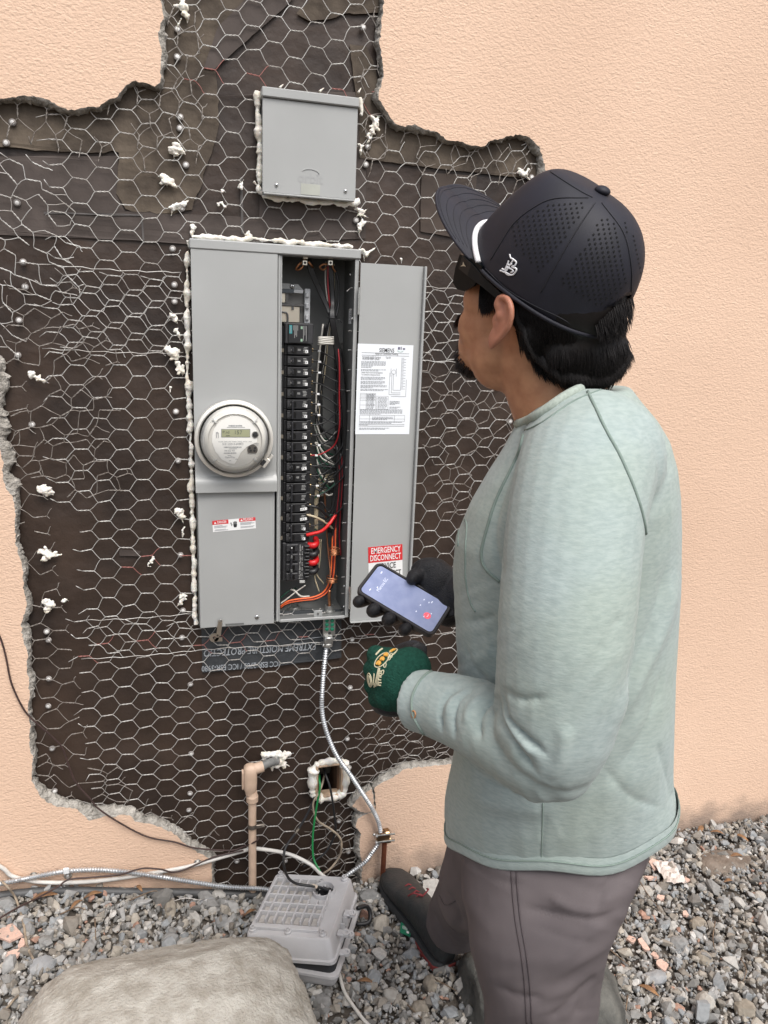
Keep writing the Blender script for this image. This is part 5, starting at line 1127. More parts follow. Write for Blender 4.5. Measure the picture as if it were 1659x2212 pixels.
def ground_bar():
    a, b = atY(699, 1334, -.030), atY(724, 1374, -.030)
    t = thing('ground_bar', ((a[0] + b[0]) / 2, -.03, b[2]), 'short grounding bar with green screws under the panel', 'ground bar')
    MB().box((a[0], -.030, b[2]), (b[0], -.020, PZ0 - .0035), .0015).build('bar', M_ZINC, t)
    for py in (1340, 1349, 1358.5):
        for px in (706, 717.5):
            q = atY(px, py, -.031); MB().lathe([(0, 0), (0.0048, 0), (0.0048, 0.0025), (0.003, 0.0035), (0, 0.0035)], q, OUT, 12).build('green_screw', mat('green_screw', (0.01, 0.16, 0.09), 0.35), t, 50)
    q = atY(712, 1368, -.0305); MB().lathe([(0, 0), (0.0042, 0), (0.0042, 0.0006), (0, 0.0006)], q, OUT, 14).build('hole', M_INK, t)
ground_bar()
def clamp_rod():
    M_BRZ = mat('bronze_clamp', (0.42, 0.30, 0.18), 0.32, 1.0, color2=(0.30, 0.20, 0.12), scale=50)
    q = atY(824, 1806, -.046)
    t = thing('ground_clamp', tuple(q - np.array([0, 0, .02])), 'bronze ground clamp with two bolts gripping the conduit', 'clamp')
    MB().obox(q + np.array([-.004, -.008, 0]), (.013, .006, .014), np.eye(3), .003).obox(q + np.array([.006, .009, .001]), (.012, .006, .013), np.eye(3), .003).obox(q + np.array([.014, -.002, .002]), (.009, .012, .017), np.eye(3), .004).build('jaw', M_BRZ, t)
    MB().lathe([(.011, -.006), (.011, .006), (.008, .006), (.008, -.006)], q + np.array([.018, -.004, -.010]), EX, 16, False).build('collar', M_BRZ, t, 40)
    for dz in (.013, -.008):
        ax = unit((1, -.12, .05)); p = q + np.array([-.016, -.012, dz])
        k = np.arange(60); P = p + ax * (k * 0.00085)[:, None]
        MB().tube(P, .0026 + .0004 * np.cos(k * math.pi), 8).build('bolt', M_ZINC, t, 60)
        MB().lathe([(0, -.004), (.0055, -.004), (.0055, .001), (0, .001)], p, ax, 6).build('bolt_head', M_ZINC, t)
    q = atY(806 + 2, 1803, -.06); MB().sphere(q, .0042, seg=8, rings=6).build('set_screw', M_ZINC, t, 180)
    top = q * 0 + atY(831, 1818, -.048); bot = np.array([top[0] - .004, top[1] - .006, -.05])
    b = MB().tube([top, top * .6 + bot * .4, bot], .0072, 14)
    o = b.build('ground_rod', mat('copper_rod', (0.36, 0.13, 0.07), 0.4, 0.8, color2=(0.22, 0.075, 0.045), scale=45, stretch=(1, 1, .3)), None, 60, loc=tuple(bot))
    tag(o, 'copper ground rod driven into the gravel under the bronze clamp', 'ground rod')
clamp_rod()

# ================================================================== painted pipe with its elbow fitting
def painted_pipe():
    M_PP = mat('peach_painted_pipe', (0.60, 0.44, 0.33), 0.55, color2=(0.50, 0.36, 0.26), scale=30, bump=.15, bscale=150)
    Y = -.040
    top, bot = atY(545, 1722, Y), atY(541, 1915, Y); bot = np.array([top[0], Y, bot[2] - .04])
    t = thing('painted_conduit', tuple(bot), 'peach painted pipe with elbow fitting rising from the ground', 'pipe')
    R = .0105
    MB().tube([bot, (bot + top) / 2, top + np.array([0, 0, .01])], R, 16).build('pipe', M_PP, t, 60)
    MB().lathe([(.0135, 0), (.0155, .002), (.0155, .016), (.0135, .018), (.0125, .030), (0, .03)], atY(545, 1731, Y), EZ, 20).build('coupling', M_PP, t, 40)
    a, b = atY(538, 1660, Y), atY(541, 1705, Y)
    body = MB()
    prof = []
    for zz, hw in ((a[2] + .012, .004), (a[2] + .010, .011), (a[2] + .004, .0165), (a[2] - .010, .0175), (b[2] + .02, .0175), (b[2] + .004, .0165), (b[2] - .004, .0135), (b[2] - .012, .0125)):
        prof.append([(a[0] + .003 + hw * math.copysign(abs(math.cos(x)) ** .7, math.cos(x)), Y + hw * .95 * math.copysign(abs(math.sin(x)) ** .7, math.sin(x)), zz) for x in np.linspace(0, 2 * math.pi, 20, endpoint=False)])
    body.loft(prof)
    q0 = np.array([a[0] + .010, Y, a[2] - .004]); body.tube([q0, q0 + np.array([.026, .004, .003])], .0145, 16)
    body.build('elbow_body', M_PP, t, 45)
    cv = []
    for zz in np.linspace(0, 1, 13):
        pass
    ang = np.linspace(0, 2 * math.pi, 28, endpoint=False); hz = (a[2] - b[2]) / 2 - .002; zc = (a[2] + b[2]) / 2 + .001
    ring = [(a[0] - .0145 - .0 , Y - .0 + .0085 * math.cos(x), zc + math.copysign(max(0, hz - .0085), math.sin(x)) + .0085 * math.sin(x)) for x in ang]
    MB().loft([np.array(ring), np.array(ring) - np.array([.004, 0, 0])]).build('elbow_cover', M_PP, t, 40)
    P = [q0 + np.array([.024, .004, .003]), atY(575, 1650, -.036), atY(588, 1646, -.024), atY(602, 1643, -.006), atY(608, 1642, .004)]
    corrugated(P, .0115, .011, .14, 12).build('flexible_tail', mat('grey_liquidtight', (0.23, 0.23, 0.22), 0.55, var=.3, scale=50), t, 60)
    c = atY(545, 1783, Y)
    hc = MB().lathe([(R + .0006, -.006), (R + .0018, -.006), (R + .0018, .006), (R + .0006, .006)], (top[0], Y, c[2]), EZ, 22, False).build('hose_clamp', mat('tarnished_steel', (0.33, 0.29, 0.25), 0.45, .9, var=.4, scale=60), t, 40)
    MB().obox((top[0] + .017, Y - .006, c[2]), (.008, .0035, .005), np.eye(3), .001).lathe([(0, 0), (.005, 0), (.005, .006), (0, .006)], (top[0] + .025, Y - .006, c[2]), EX, 8).build('clamp_screw', MATS['tarnished_steel'], hc)
painted_pipe()

# ================================================================== outlet opening
def outlet():
    t = thing('outlet_box', ((OX0 + OX1) / 2, 0, OZ0), 'open wall outlet box with a beige rim, no cover, wires hanging out', 'outlet box')
    b = MB()
    for x0, x1, z0, z1 in ((OX0 - .004, OX0 + .003, OZ0 - .004, OZ1 + .004), (OX1 - .003, OX1 + .004, OZ0 - .004, OZ1 + .004), (OX0 + .0032, OX1 - .0032, OZ0 - .004, OZ0 + .002), (OX0 + .0032, OX1 - .0032, OZ1 - .002, OZ1 + .004)):
        b.box((x0, -.018, z0), (x1, .012, z1), .001)
    b.build('rim', mat('beige_plaster_ring', (0.50, 0.36, 0.25), .6, var=.3, scale=60), t)
    MB().box((OX0 + .02, .07, OZ0 + .01), (OX1 - .012, .09, OZ1), .004).box((OX0 + .03, .05, OZ1 - .03), (OX1 - .02, .07, OZ1 - .006), .003).build('inside_clutter', mat('dull_grey_metal', (0.16, 0.15, 0.13), .6, .3, var=.5, scale=40), t)
    # lumpy sealant collar
    P = []
    n = 80; cx, cz, hx, hz = (OX0 + OX1) / 2, (OZ0 + OZ1) / 2, (OX1 - OX0) / 2 + .011, (OZ1 - OZ0) / 2 + .009
    for x in np.linspace(0, 2 * math.pi, n, endpoint=False):
        P.append((cx + hx * math.copysign(abs(math.cos(x)) ** .5, math.cos(x)), -.010, cz + hz * math.copysign(abs(math.sin(x)) ** .5, math.sin(x))))
    P = np.array(P); a = np.linspace(0, 2 * math.pi, 8, endpoint=False); rings = []
    for i in range(n):
        T = unit(P[(i + 1) % n] - P[i - 1]); W = np.cross(T, EY); r = .0125 * (1 + .55 * nz(P[i], 50, 3) + .5 * nz(P[i], 130, 5))
        if P[i][2] > cz and abs(P[i][0] - cx) < hx * .7: r *= .65
        rings.append(P[i] + r * (np.cos(a)[:, None] * W + np.sin(a)[:, None] * EY))
    o = MB().loft(rings, closed=True).build('sealant_bead', M_SEAL, None, 180, loc=(cx, 0, cz - hz)); tag(o, 'lumpy white sealant collar around the open outlet box', 'sealant', 'white sealant beads around the boxes')
outlet()
def cable(name, pts, m, r, label, cat='cable', group=None, conv=atY, n=8):
    P = spline(np.array([np.asarray(conv(*p)) if len(p) == 3 and conv else np.asarray(p) for p in pts]), n)
    o = MB().tube(P, r, 9).build(name, m, None, 180, loc=tuple(P[0])); return tag(o, label, cat, group)
C_BLACK = mat('black_cable', (0.014, 0.014, 0.015), .45); C_WHITE = mat('white_cable', (0.62, 0.60, 0.56), .5, var=.12, scale=30); C_BROWN = mat('brown_cable', (0.055, 0.030, 0.026), .55, var=.3, scale=60)
C_TAN = mat('tan_wire', (0.36, 0.29, 0.21), .6, color2=(.16, .13, .10), scale=50); C_GREEN = mat('green_wire', (0.012, 0.20, 0.055), .4); C_BKW = mat('black_wire_paint_flecked', (0.015, 0.015, 0.016), .5, color2=(0.22, 0.19, 0.15), scale=26, contrast=(.26, .36))
GW = 'wires hanging out of the outlet box'
cable('wire', [(689, 1668, .03), (690, 1685, -.015), (691, 1703, -.030), (683, 1748, -.035), (676, 1803, -.045), (677, 1852, -.06), (692, 1884, -.085)], C_GREEN, .0028, 'green wire hanging from the outlet box', 'wire', GW)
cable('wire', [(699, 1655, .04), (703, 1672, -.005), (714, 1706, -.030), (722, 1758, -.034), (724, 1796, -.035), (708, 1835, -.04), (682, 1858, -.045), (655, 1872, -.05)], C_BLACK, .0030, 'black wire hanging straight down at the right of the outlet box', 'wire', GW)
cable('wire', [(702, 1668, .03), (697, 1690, -.015), (689, 1712, -.030), (676, 1738, -.034), (686, 1772, -.037), (717, 1793, -.044), (736, 1814, -.05), (735, 1845, -.055), (717, 1873, -.07), (697, 1888, -.09)], C_TAN, .0030, 'tan wire looping to the right below the outlet box', 'wire', GW)
hubp = [np.array([.330, -.150, .152]), np.array([.318, -.20, .165]), np.array([.327, -.235, .155])]

# ================================================================== grey cast transformer housing lying on the gravel
def _rot(a, b, c):
    ca, sa, cb, sb, cc, sc = math.cos(a), math.sin(a), math.cos(b), math.sin(b), math.cos(c), math.sin(c)
    return np.array([[ca, -sa, 0], [sa, ca, 0], [0, 0, 1]]) @ np.array([[1, 0, 0], [0, cb, -sb], [0, sb, cb]]) @ np.array([[cc, 0, sc], [0, 1, 0], [-sc, 0, cc]])
GBX, GBY, GBN = _rot(-0.466, -0.021, -0.139).T                 # the housing lies turned and leaning a little
GBC = np.array([0.2786, -0.226, 0.1354]); GB_Z = 0.1354
def gb(u, v, z): return GBC + GBX * u + GBY * v + GBN * (z - GB_Z)
def rrect(hx, hy, r, n=5):
    out = []
    for cx, cy, a0 in ((hx - r, hy - r, 0), (-hx + r, hy - r, 90), (-hx + r, -hy + r, 180), (hx - r, -hy + r, 270)):
        for k in range(n): a = math.radians(a0 + 90 * k / (n - 1)); out.append((cx + r * math.cos(a), cy + r * math.sin(a)))
    return out
def housing():
    M_CAST = mat('grey_cast_plastic', (0.50, 0.495, 0.50), .55, color2=(0.43, 0.425, 0.43), scale=14, bump=.1, bscale=200)
    M_DUST = mat('dusty_cast_plastic', (0.46, 0.44, 0.42), .8, color2=(0.36, 0.33, 0.30), scale=60)
    t = thing('equipment_housing', (GBC[0], GBC[1], .01), 'grey ribbed equipment housing standing ajar on the gravel beside the boulder', 'housing')
    hx, hy = .1077, .1134
    def shell(name, levels, m, tilt=0.0):
        rings = [[gb(u, v, z + tilt * u) for u, v in rrect(hx + g, hy + g, r)] for z, g, r in levels]
        return MB().loft(rings).build(name, m, t, 35)
    # upper shell, upside down: base plate on top with a rib grid
    up = shell('upper_shell', [(GB_Z - .060, .006, .016), (GB_Z - .052, .006, .016), (GB_Z - .051, .001, .014), (GB_Z - .004, -.004, .012), (GB_Z, -.007, .010)], M_CAST)
    MB().loft([[gb(u, v, z - .06 * (u + .09)) for u, v in rrect(hx + g, hy + g, .016)] for z, g in ((GB_Z - .080, -.002), (GB_Z - .061, -.004))]).build('gasket', mat('dark_inside', (0.02, 0.021, 0.023), .6), t)
    shell('lower_shell', [(.012, -.010, .012), (.026, -.002, .014), (GB_Z - .088, .002, .016), (GB_Z - .087, .008, .018), (GB_Z - .080, .008, .018), (GB_Z - .079, .004, .018)], M_CAST, -.10)
    z = GB_Z
    # raised platform (open frame) carrying the ribs; recess floors stay at shell level
    ribs = MB()
    u0, u1, v0, v1 = -.088, .066, -.074, .076
    nu, nv = 8, 6
    us = np.linspace(u0, u1, nu); vs = np.linspace(v0, v1, nv)
    A = np.array([GBX, GBY, GBN])
    for i, u in enumerate(us):
        top = v1 if u < .010 else (.004 if u < .05 else .04)
        ribs.obox(gb(u, (v0 + top) / 2, z + .007), (.0021, (top - v0) / 2, .007), A, .0008)
    for j, v in enumerate(vs[1:]):
        right = u1 if v < .01 else .014
        ribs.obox(gb((u0 + right) / 2, v, z + .0068), ((right - u0) / 2 + .004, .0021, .0066), A, .0008)
    ribs.build('rib_grid', M_CAST, up)
    MB().obox(gb(-.010, v0 - .012, z + .004), (.082, .006, .004), A, .001).build('platform_edge', M_CAST, up)
    d = MB()
    for i in range(nu - 1):
        for j in range(nv - 1):
            if (us[i] > .005 and vs[j] > -.02): continue
            d.obox(gb((us[i] + us[i + 1]) / 2, (vs[j] + vs[j + 1]) / 2, z + .0012), (.0078, .0115, .0012), A)
    d.build('dust', M_DUST, up)['kind'] = 'stuff'
    # screw bosses
    for u, v in ((-.090, -.096), (-.002, -.096), (.084, -.096), (-.086, .098), (.088, .096), (.032, .078)):
        MB().lathe([(.0085, 0), (.0085, .006), (.006, .007), (.006, .013), (.0035, .013), (.0035, .006), (0, .006)], gb(u, v, z - .001), GBN, 16, False).build('screw_boss', M_CAST, up, 40)
    # cable hub
    hc = gb(.047, .046, z - .001)
    MB().lathe([(.029, 0), (.028, .012), (.0255, .012), (.0245, .001), (.016, .001)], hc, GBN, 28, False).build('cable_hub', M_CAST, up, 40)
    MB().lathe([(0, .0012), (.0165, .0012)], hc, GBN, 14).build('hub_hole', M_INK, up)
    for k in range(5):
        a = k * 1.25; MB().obox(hc + np.array([.019 * math.cos(a), .019 * math.sin(a), .003]), (.004, .002, .0035), np.array([[math.cos(a), math.sin(a), 0], [-math.sin(a), math.cos(a), 0], [0, 0, 1]]), .0005).build('hub_tab', M_CAST if k % 2 else M_BLACK, up)
    # mounting ears on the right flank
    for v, zz in ((.000, z - .018), (-.062, z - .020), (-.03, z - .052), (-.075, z - .062)):
        e = MB().obox(gb(hx + .012, v, zz), (.012, .009, .003), A, .002)
        e.lathe([(.0095, -.003), (.0095, .004), (.0048, .004), (.0048, -.003)], gb(hx + .021, v, zz), EZ, 16, False)
        e.build('mounting_ear', M_CAST, t, 40)
    for v in (.012, -.012, -.035): MB().obox(gb(hx + .006, v, z - .030), (.006, .0012, .012), A).build('gusset', M_CAST, t)
    # clamp in the hub
    P = [hc + np.array([-.004, .000, .016]), hc + np.array([.006, -.004, .010]), hc + np.array([.016, .002, .006])]
    cl = MB().tube(P, [.0045, .0055, .004], 8).build('cable_gland', M_BLACK, t, 60)
    return hc
HUB = housing()
Pw = [atY(*p) for p in [(680, 1722, -.030), (662, 1762, -.036), (641, 1796, -.045), (617, 1831, -.06)]] + [atY(613, 1866, -.10), atD(621, 1893, 1.93), atD(634, 1906, 1.91), atD(650, 1911, 1.90), HUB + np.array([-.020, 0, .022]), HUB + np.array([-.003, .0, .014])]
o = MB().tube(spline(np.array(Pw), 8), .0034, 9).build('wire', C_BKW, None, 180, loc=tuple(Pw[0])); tag(o, 'black paint-flecked wire running from the outlet box into the grey housing', 'wire', GW)
o = MB().tube([HUB + np.array([-.030, .004, .0245]), HUB + np.array([-.018, -.001, .021])], .0042, 10).build('wire_splice', mat('tan_splice', (.5, .42, .33), .5), None, 60); tag(o, 'short tan splice on the black wire at the hub of the grey housing', 'splice')

# ================================================================== cables along the foot of the wall
cable('cable', [(-900, 1960, -.045), (-400, 1890, -.04), (-90, 1835, -.036), (0, 1872, -.036), (30, 1894, -.034), (99, 1906, -.038), (198, 1904, -.038), (298, 1891, -.036), (397, 1874, -.034), (461, 1857, -.032), (526, 1838, -.022), (551, 1833, -.020), (620, 1844, -.03), (670, 1867, -.06), (694, 1889, -.09), (715, 1905, -.10)], C_WHITE, .0052, 'white cable curving along the foot of the wall behind the painted pipe')
cable('cable', [(-180, 300, -.03), (-150, 700, -.03), (-90, 1100, -.03), (-30, 1320, -.03), (0, 1376, -.030), (13, 1420, -.030), (24, 1473, -.031), (45, 1521, -.032), (66, 1550, -.031), (111, 1590, -.026), (135, 1616, -.024), (148, 1653, -.026), (164, 1690, -.03), (196, 1727, -.034), (213, 1747, -.035), (258, 1777, -.034), (317, 1807, -.032), (377, 1819, -.032), (422, 1832, -.032), (496, 1837, -.03), (526, 1829, -.034), (552, 1818, -.056), (559, 1810, -.057)], C_BROWN, .0021, 'thin brown cable drooping across the wall and paper from the left edge')
cable('cable', [(526, 1837, -.032), (471, 1849, -.034), (436, 1862, -.036), (397, 1879, -.046), (372, 1884, -.05), (347, 1878, -.053), (307, 1876, -.052), (258, 1889, -.052), (198, 1895, -.052), (149, 1900, -.054), (124, 1916, -.07), (84, 1938, -.10), (40, 1960, -.14), (0, 1983, -.18), (-60, 2020, -.2), (-300, 2120, -.2)], C_BROWN, .0022, 'brown cable lying over the steel conduit onto the gravel at the left')
P = [np.array([x, -.045, ground_z(x, -.045) + .006]) for x in np.linspace(-1.6, .34, 18)]
o = MB().tube(spline(P, 5), .011, 12).build('irrigation_tube', mat('black_poly_tube', (0.035, 0.036, 0.038), .55, color2=(.075, .075, .075), scale=20), None, 180, loc=tuple(P[0])); tag(o, 'black irrigation tube lying along the foot of the wall', 'tube')
q = P[4]; o = None
def on_ground(px, py, up=.004):
    p = atZ(px, py, .03)
    for _ in range(4): p = atZ(px, py, ground_z(p[0], p[1]) + up)
    return p
def gcable(pts, m, r, label):
    P = spline(np.array([on_ground(a, b, r + c) for a, b, c in pts]), 8); o = MB().tube(P, r, 8).build('cable', m, None, 180, loc=tuple(P[0])); return tag(o, label, 'cable')
gcable([(5, 1905, .05), (18, 1918, .05), (35, 1943, .012), (50, 1993, .012), (58, 2040, .012), (74, 2077, .008), (84, 2090, -.004)], C_TAN, .0028, 'thin tan wire lying on the gravel at the far left')
gcable([(722, 2085, .01), (732, 2102, .012), (744, 2142, .012), (769, 2181, .012), (796, 2214, .012), (840, 2250, .01)], C_WHITE, .0042, 'white cable coming out under the grey housing toward the bottom edge')
gcable([(772, 1962, .06), (792, 1958, .05), (800, 1975, .03), (796, 1992, .02), (775, 1996, .02), (765, 1990, .02)], C_BLACK, .0055, 'black cable loop at the right side of the grey housing')
gcable([(0, 2188, .012), (16, 2176, .012), (30, 2160, .012), (40, 2150, .006)], C_TAN, .0026, 'short tan wire end at the left of the boulder')
# ================================================================== boulders, stones, gravel, litter
def lumpy(name, c, rad, m, label, cat='boulder', seed=0, amp=.08, sub=5, expo=2.4, dirn=None, flat=False, facets=0, fscale=3.0):
    bm = bmesh.new(); bmesh.ops.create_icosphere(bm, subdivisions=sub, radius=1); rnd = random.Random(seed)
    cuts = [(unit(np.array([rnd.gauss(0, 1), rnd.gauss(0, 1), abs(rnd.gauss(0, .8))])), rnd.uniform(.80, .95)) for _ in range(facets)]
    V = []
    for v in bm.verts:
        p = np.array(v.co); q = np.sign(p) * np.abs(p) ** (2 / expo); q /= (np.sum(np.abs(q) ** expo) ** (1 / expo))
        for nrm, dd in cuts:
            s = q @ nrm
            if s > dd: q = q - nrm * (s - dd) * .75
        if q[2] < 0: 
            h = math.hypot(q[0], q[1]); 
            if h > 1e-6: q[:2] *= max(1.0, .97 / max(h, .3)) if h > .3 else 1
        w = 1 + amp * nz(q, 1.3 * fscale / 3, seed) + amp * .5 * nz(q, fscale, seed + 2) + amp * .22 * nz(q, fscale * 3.5, seed + 5) + amp * .10 * nz(q, fscale * 9, seed + 7)
        if sub > 6: w += .010 * (abs(nz(q, 5.5, seed + 11)) - .25) + .0055 * nz(q, 26, seed + 13) + .0035 * nz(q, 60, seed + 15) - .010 * max(0, nz(q, 14, seed + 17) - .35)
        V.append(np.asarray(c) + q * np.asarray(rad) * w)
    F = [tuple(v.index for v in f.verts) for f in bm.faces]; bm.free()
    o = MB().add(V, F).build(name, m, None, None if flat else 180, loc=(c[0], c[1], min(v[2] for v in V)))
    return tag(o, label, cat)
M_BOULDER = mat('tan_boulder', (0.43, 0.412, 0.37), .92, color2=(0.29, 0.268, 0.228), scale=24, bump=.9, bscale=170, detail=14, contrast=(.34, .62), bdist=.005)
M_DARKROCK = mat('dark_rock', (0.12, 0.118, 0.105), .9, color2=(0.055, 0.055, 0.05), scale=22, bump=1.0, bscale=90, detail=9)
lumpy('boulder', (-.045, -.535, .100), (.312, .240, .168), M_BOULDER, 'large rounded tan boulder in the bottom left corner', seed=3, amp=.045, sub=7, facets=5, expo=2.45)
lumpy('boulder', (.815, -.500, .005), (.205, .170, .125), M_DARKROCK, 'dark grey rock behind the trouser leg of the man', seed=5, amp=.08, facets=6)
M_ST = [mat('stone_grey', (0.27, 0.27, 0.265), .85, color2=(0.17, 0.17, 0.165), scale=40, bump=.5, bscale=150), mat('stone_tan', (0.31, 0.275, 0.225), .85, color2=(0.19, 0.165, 0.13), scale=40, bump=.5, bscale=150), mat('stone_blue', (0.22, 0.23, 0.24), .85, color2=(0.30, 0.30, 0.30), scale=30, bump=.5, bscale=150), mat('stone_pale', (0.42, 0.405, 0.37), .85, color2=(0.30, 0.28, 0.25), scale=40, bump=.5, bscale=150)]
STONES = [(367, 1963, 13, 24, 'upright-looking elongated tan stone below the steel conduit', 1), (8, 1953, 22, 14, 'flat grey stone at the left edge of the picture', 0), (446, 1948, 20, 12, 'blue-grey stone just under the conduit', 2), (89, 2087, 24, 17, 'grey stone touching the left back of the boulder', 2), (367, 2028, 18, 15, 'grey stone at the top rim of the boulder', 0), (694, 2165, 18, 20, 'grey stone between the boulder and the white cable', 0),
 (800, 1937, 28, 16, 'broad grey stone beside the copper rod', 0), (1509, 1996, 22, 15, 'round tan-grey stone on the right gravel', 1), (1466, 2036, 24, 17, 'large flat grey stone on the right gravel', 0), (1418, 2110, 26, 14, 'blue-grey flat stone right of the dark rock', 2), (1520, 2070, 18, 16, 'tan stone near the right edge, middle height', 1), (1524, 2162, 20, 17, 'pale stone low on the right side', 3), (1612, 2180, 24, 18, 'tan stone in the lower right corner', 1), (1560, 1960, 18, 10, 'grey-brown stone near the right edge below the dirt heap', 0), (1640, 1935, 16, 12, 'pale stone at the right edge', 3), (1395, 1925, 20, 14, 'pale flat stone next to the trouser seat', 3), (1442, 2170, 16, 13, 'pale grey stone right of the dark rock, low', 3), (720, 2040, 16, 14, 'tan stone by the corner of the grey housing', 1), (60, 2010, 14, 14, 'grey stone beside the tan wire', 0), (480, 1990, 16, 14, 'grey stone left of the grey housing', 0), (845, 2150, 17, 15, 'pale tan stone below the shoe', 3), (905, 2180, 20, 15, 'tan stone near the bottom edge left of the dark rock', 1), (150, 2035, 13, 10, 'pale stone above the left end of the boulder', 3), (930, 2125, 15, 17, 'grey-tan stone just under the heel', 1)]
for k, (px, py, a, b, lab, mi) in enumerate(STONES):
    p = on_ground(px, py, .006); s = .00118
    lumpy('stone', p, (a * s, b * s * 1.15, min(a, b) * s * .75), M_ST[mi], lab, 'stone', seed=40 + k, amp=.16, sub=2, facets=7, flat=True)['group'] = 'larger stones in the gravel'
def gravel():
    rnd = np.random.default_rng(11); protos = []
    for k in range(26):
        bm = bmesh.new(); P = rnd.normal(size=(19, 3)); P /= np.linalg.norm(P, axis=1)[:, None]; P *= rnd.uniform(.78, 1.05, (19, 1)) * np.array([1, rnd.uniform(.6, .95), rnd.uniform(.4, .75)])
        vs = [bm.verts.new(p) for p in P]; r = bmesh.ops.convex_hull(bm, input=vs)
        bmesh.ops.delete(bm, geom=[v for v in bm.verts if not v.link_faces], context='VERTS'); bm.verts.index_update(); bm.verts.ensure_lookup_table()
        protos.append((np.array([v.co[:] for v in bm.verts]), np.array([[v.index for v in f.verts] for f in bm.faces]))); bm.free()
    def zone(n, x0, x1, y0, y1, mean, layer):
        return [(rnd.uniform(x0, x1), rnd.uniform(y0, y1), mean, layer) for _ in range(n)]
    pts = zone(5200, -.75, 2.1, -.85, -.03, .0080, 0) + zone(5200, -.75, 2.1, -.85, -.03, .0112, 1) + zone(2600, -1.6, 3.4, -1.9, -.03, .0125, 0) + zone(900, -.75, 2.1, -.85, -.03, .0165, 1) + zone(4500, .3, 2.1, -.75, -.03, .0065, 1) + zone(3200, -.75, .5, -.6, -.05, .0075, 1) + zone(8000, -.75, 2.1, -.75, -.03, .0040, 1)
    V = []; T = []; off = 0
    for (x, y, mean, layer) in pts:
        s = mean * math.exp(rnd.normal() * .32); Vp, Fp = protos[rnd.integers(26)]
        q = rnd.normal(size=4); q[1:3] *= .8; q /= np.linalg.norm(q); w, a, b, c = q
        R = np.array([[1 - 2 * (b * b + c * c), 2 * (a * b - c * w), 2 * (a * c + b * w)], [2 * (a * b + c * w), 1 - 2 * (a * a + c * c), 2 * (b * c - a * w)], [2 * (a * c - b * w), 2 * (b * c + a * w), 1 - 2 * (a * a + b * b)]])
        z = ground_z(x, y) - .004 + layer * .006 + s * .25 + rnd.uniform(-.003, .003)
        V.append(Vp @ R.T * s + np.array([x, y, z])); T.append(Fp + off); off += len(Vp)
    V = np.concatenate(V).astype(np.float32); T = np.concatenate(T).astype(np.int32)
    me = bpy.data.meshes.new('gravel'); me.vertices.add(len(V)); me.vertices.foreach_set('co', V.ravel()); me.loops.add(len(T) * 3); me.loops.foreach_set('vertex_index', T.ravel())
    me.polygons.add(len(T)); me.polygons.foreach_set('loop_start', np.arange(0, len(T) * 3, 3, dtype=np.int32)); me.polygons.foreach_set('loop_total', np.full(len(T), 3, dtype=np.int32)); me.update(calc_edges=True)
    me.polygons.foreach_set('use_smooth', [False] * len(T))
    m = bpy.data.materials.new('gravel_stone'); m.use_nodes = True; N = m.node_tree.nodes; L = m.node_tree.links; b = N['Principled BSDF']; b.inputs['Roughness'].default_value = .88
    gm = N.new('ShaderNodeNewGeometry'); rp = N.new('ShaderNodeValToRGB'); rp.color_ramp.interpolation = 'CONSTANT'
    cols = [(0, (.21, .205, .195)), (.14, (.30, .295, .285)), (.28, (.15, .145, .135)), (.40, (.27, .245, .21)), (.52, (.24, .25, .255)), (.64, (.36, .345, .32)), (.74, (.19, .17, .145)), (.84, (.33, .30, .255)), (.93, (.46, .445, .42)), (.975, (.33, .20, .15))]
    e = rp.color_ramp.elements; e[0].position = 0; e[0].color = cols[0][1] + (1,); e[1].position = cols[1][0]; e[1].color = cols[1][1] + (1,)
    for p, c in cols[2:]: x = e.new(p); x.color = c + (1,)
    L.new(gm.outputs['Random Per Island'], rp.inputs['Fac'])
    tc = N.new('ShaderNodeTexCoord'); nn = N.new('ShaderNodeTexNoise'); nn.inputs['Scale'].default_value = 110; nn.inputs['Detail'].default_value = 6; L.new(tc.outputs['Object'], nn.inputs['Vector'])
    mr = N.new('ShaderNodeMapRange'); mr.inputs['To Min'].default_value = .62; mr.inputs['To Max'].default_value = 1.38; L.new(nn.outputs['Fac'], mr.inputs['Value'])
    hsv = N.new('ShaderNodeHueSaturation'); L.new(rp.outputs[0], hsv.inputs['Color']); L.new(mr.outputs[0], hsv.inputs['Value']); L.new(hsv.outputs[0], b.inputs['Base Color'])
    bp = N.new('ShaderNodeBump'); bp.inputs['Strength'].default_value = .5; bp.inputs['Distance'].default_value = .002; L.new(nn.outputs['Fac'], bp.inputs['Height']); L.new(bp.outputs[0], b.inputs['Normal'])
    me.materials.append(m); o = bpy.data.objects.new('gravel', me); COL.objects.link(o); tag(o, 'loose grey crushed gravel covering the ground along the wall', 'gravel', None, 'stuff')
gravel()
M_CHIP = mat('pink_stucco_chip', (0.62, 0.42, 0.34), .9, color2=(0.50, 0.36, 0.30), scale=60, bump=.6, bscale=140)
CHIPS = [(25, 2013, 26, 20, 'biggest pink stucco chip on the gravel at the far left'), (28, 2060, 17, 9, 'small pink stucco chip below the biggest one at the far left'), (47, 2036, 8, 12, 'narrow pink stucco chip beside the tan wire'), (1418, 1867, 22, 14, 'pink stucco chip nearest the shirt hem on the right'), (1473, 1898, 22, 9, 'flat pink stucco chip next to the crumpled white paper'), (1402, 1893, 14, 8, 'small pink stucco chip just under the hem'), (1428, 1937, 11, 6, 'small pink stucco chip below the white paper'), (1434, 2086, 15, 17, 'pink stucco chip right of the dark rock'), (1364, 2028, 10, 10, 'pink stucco chip against the dark rock'), (1391, 2040, 8, 18, 'long pink stucco chip near the dark rock'), (1482, 1972, 8, 5, 'tiny pink stucco chip in the right gravel'), (1415, 2062, 9, 8, 'pink stucco crumb above the large right chip')]
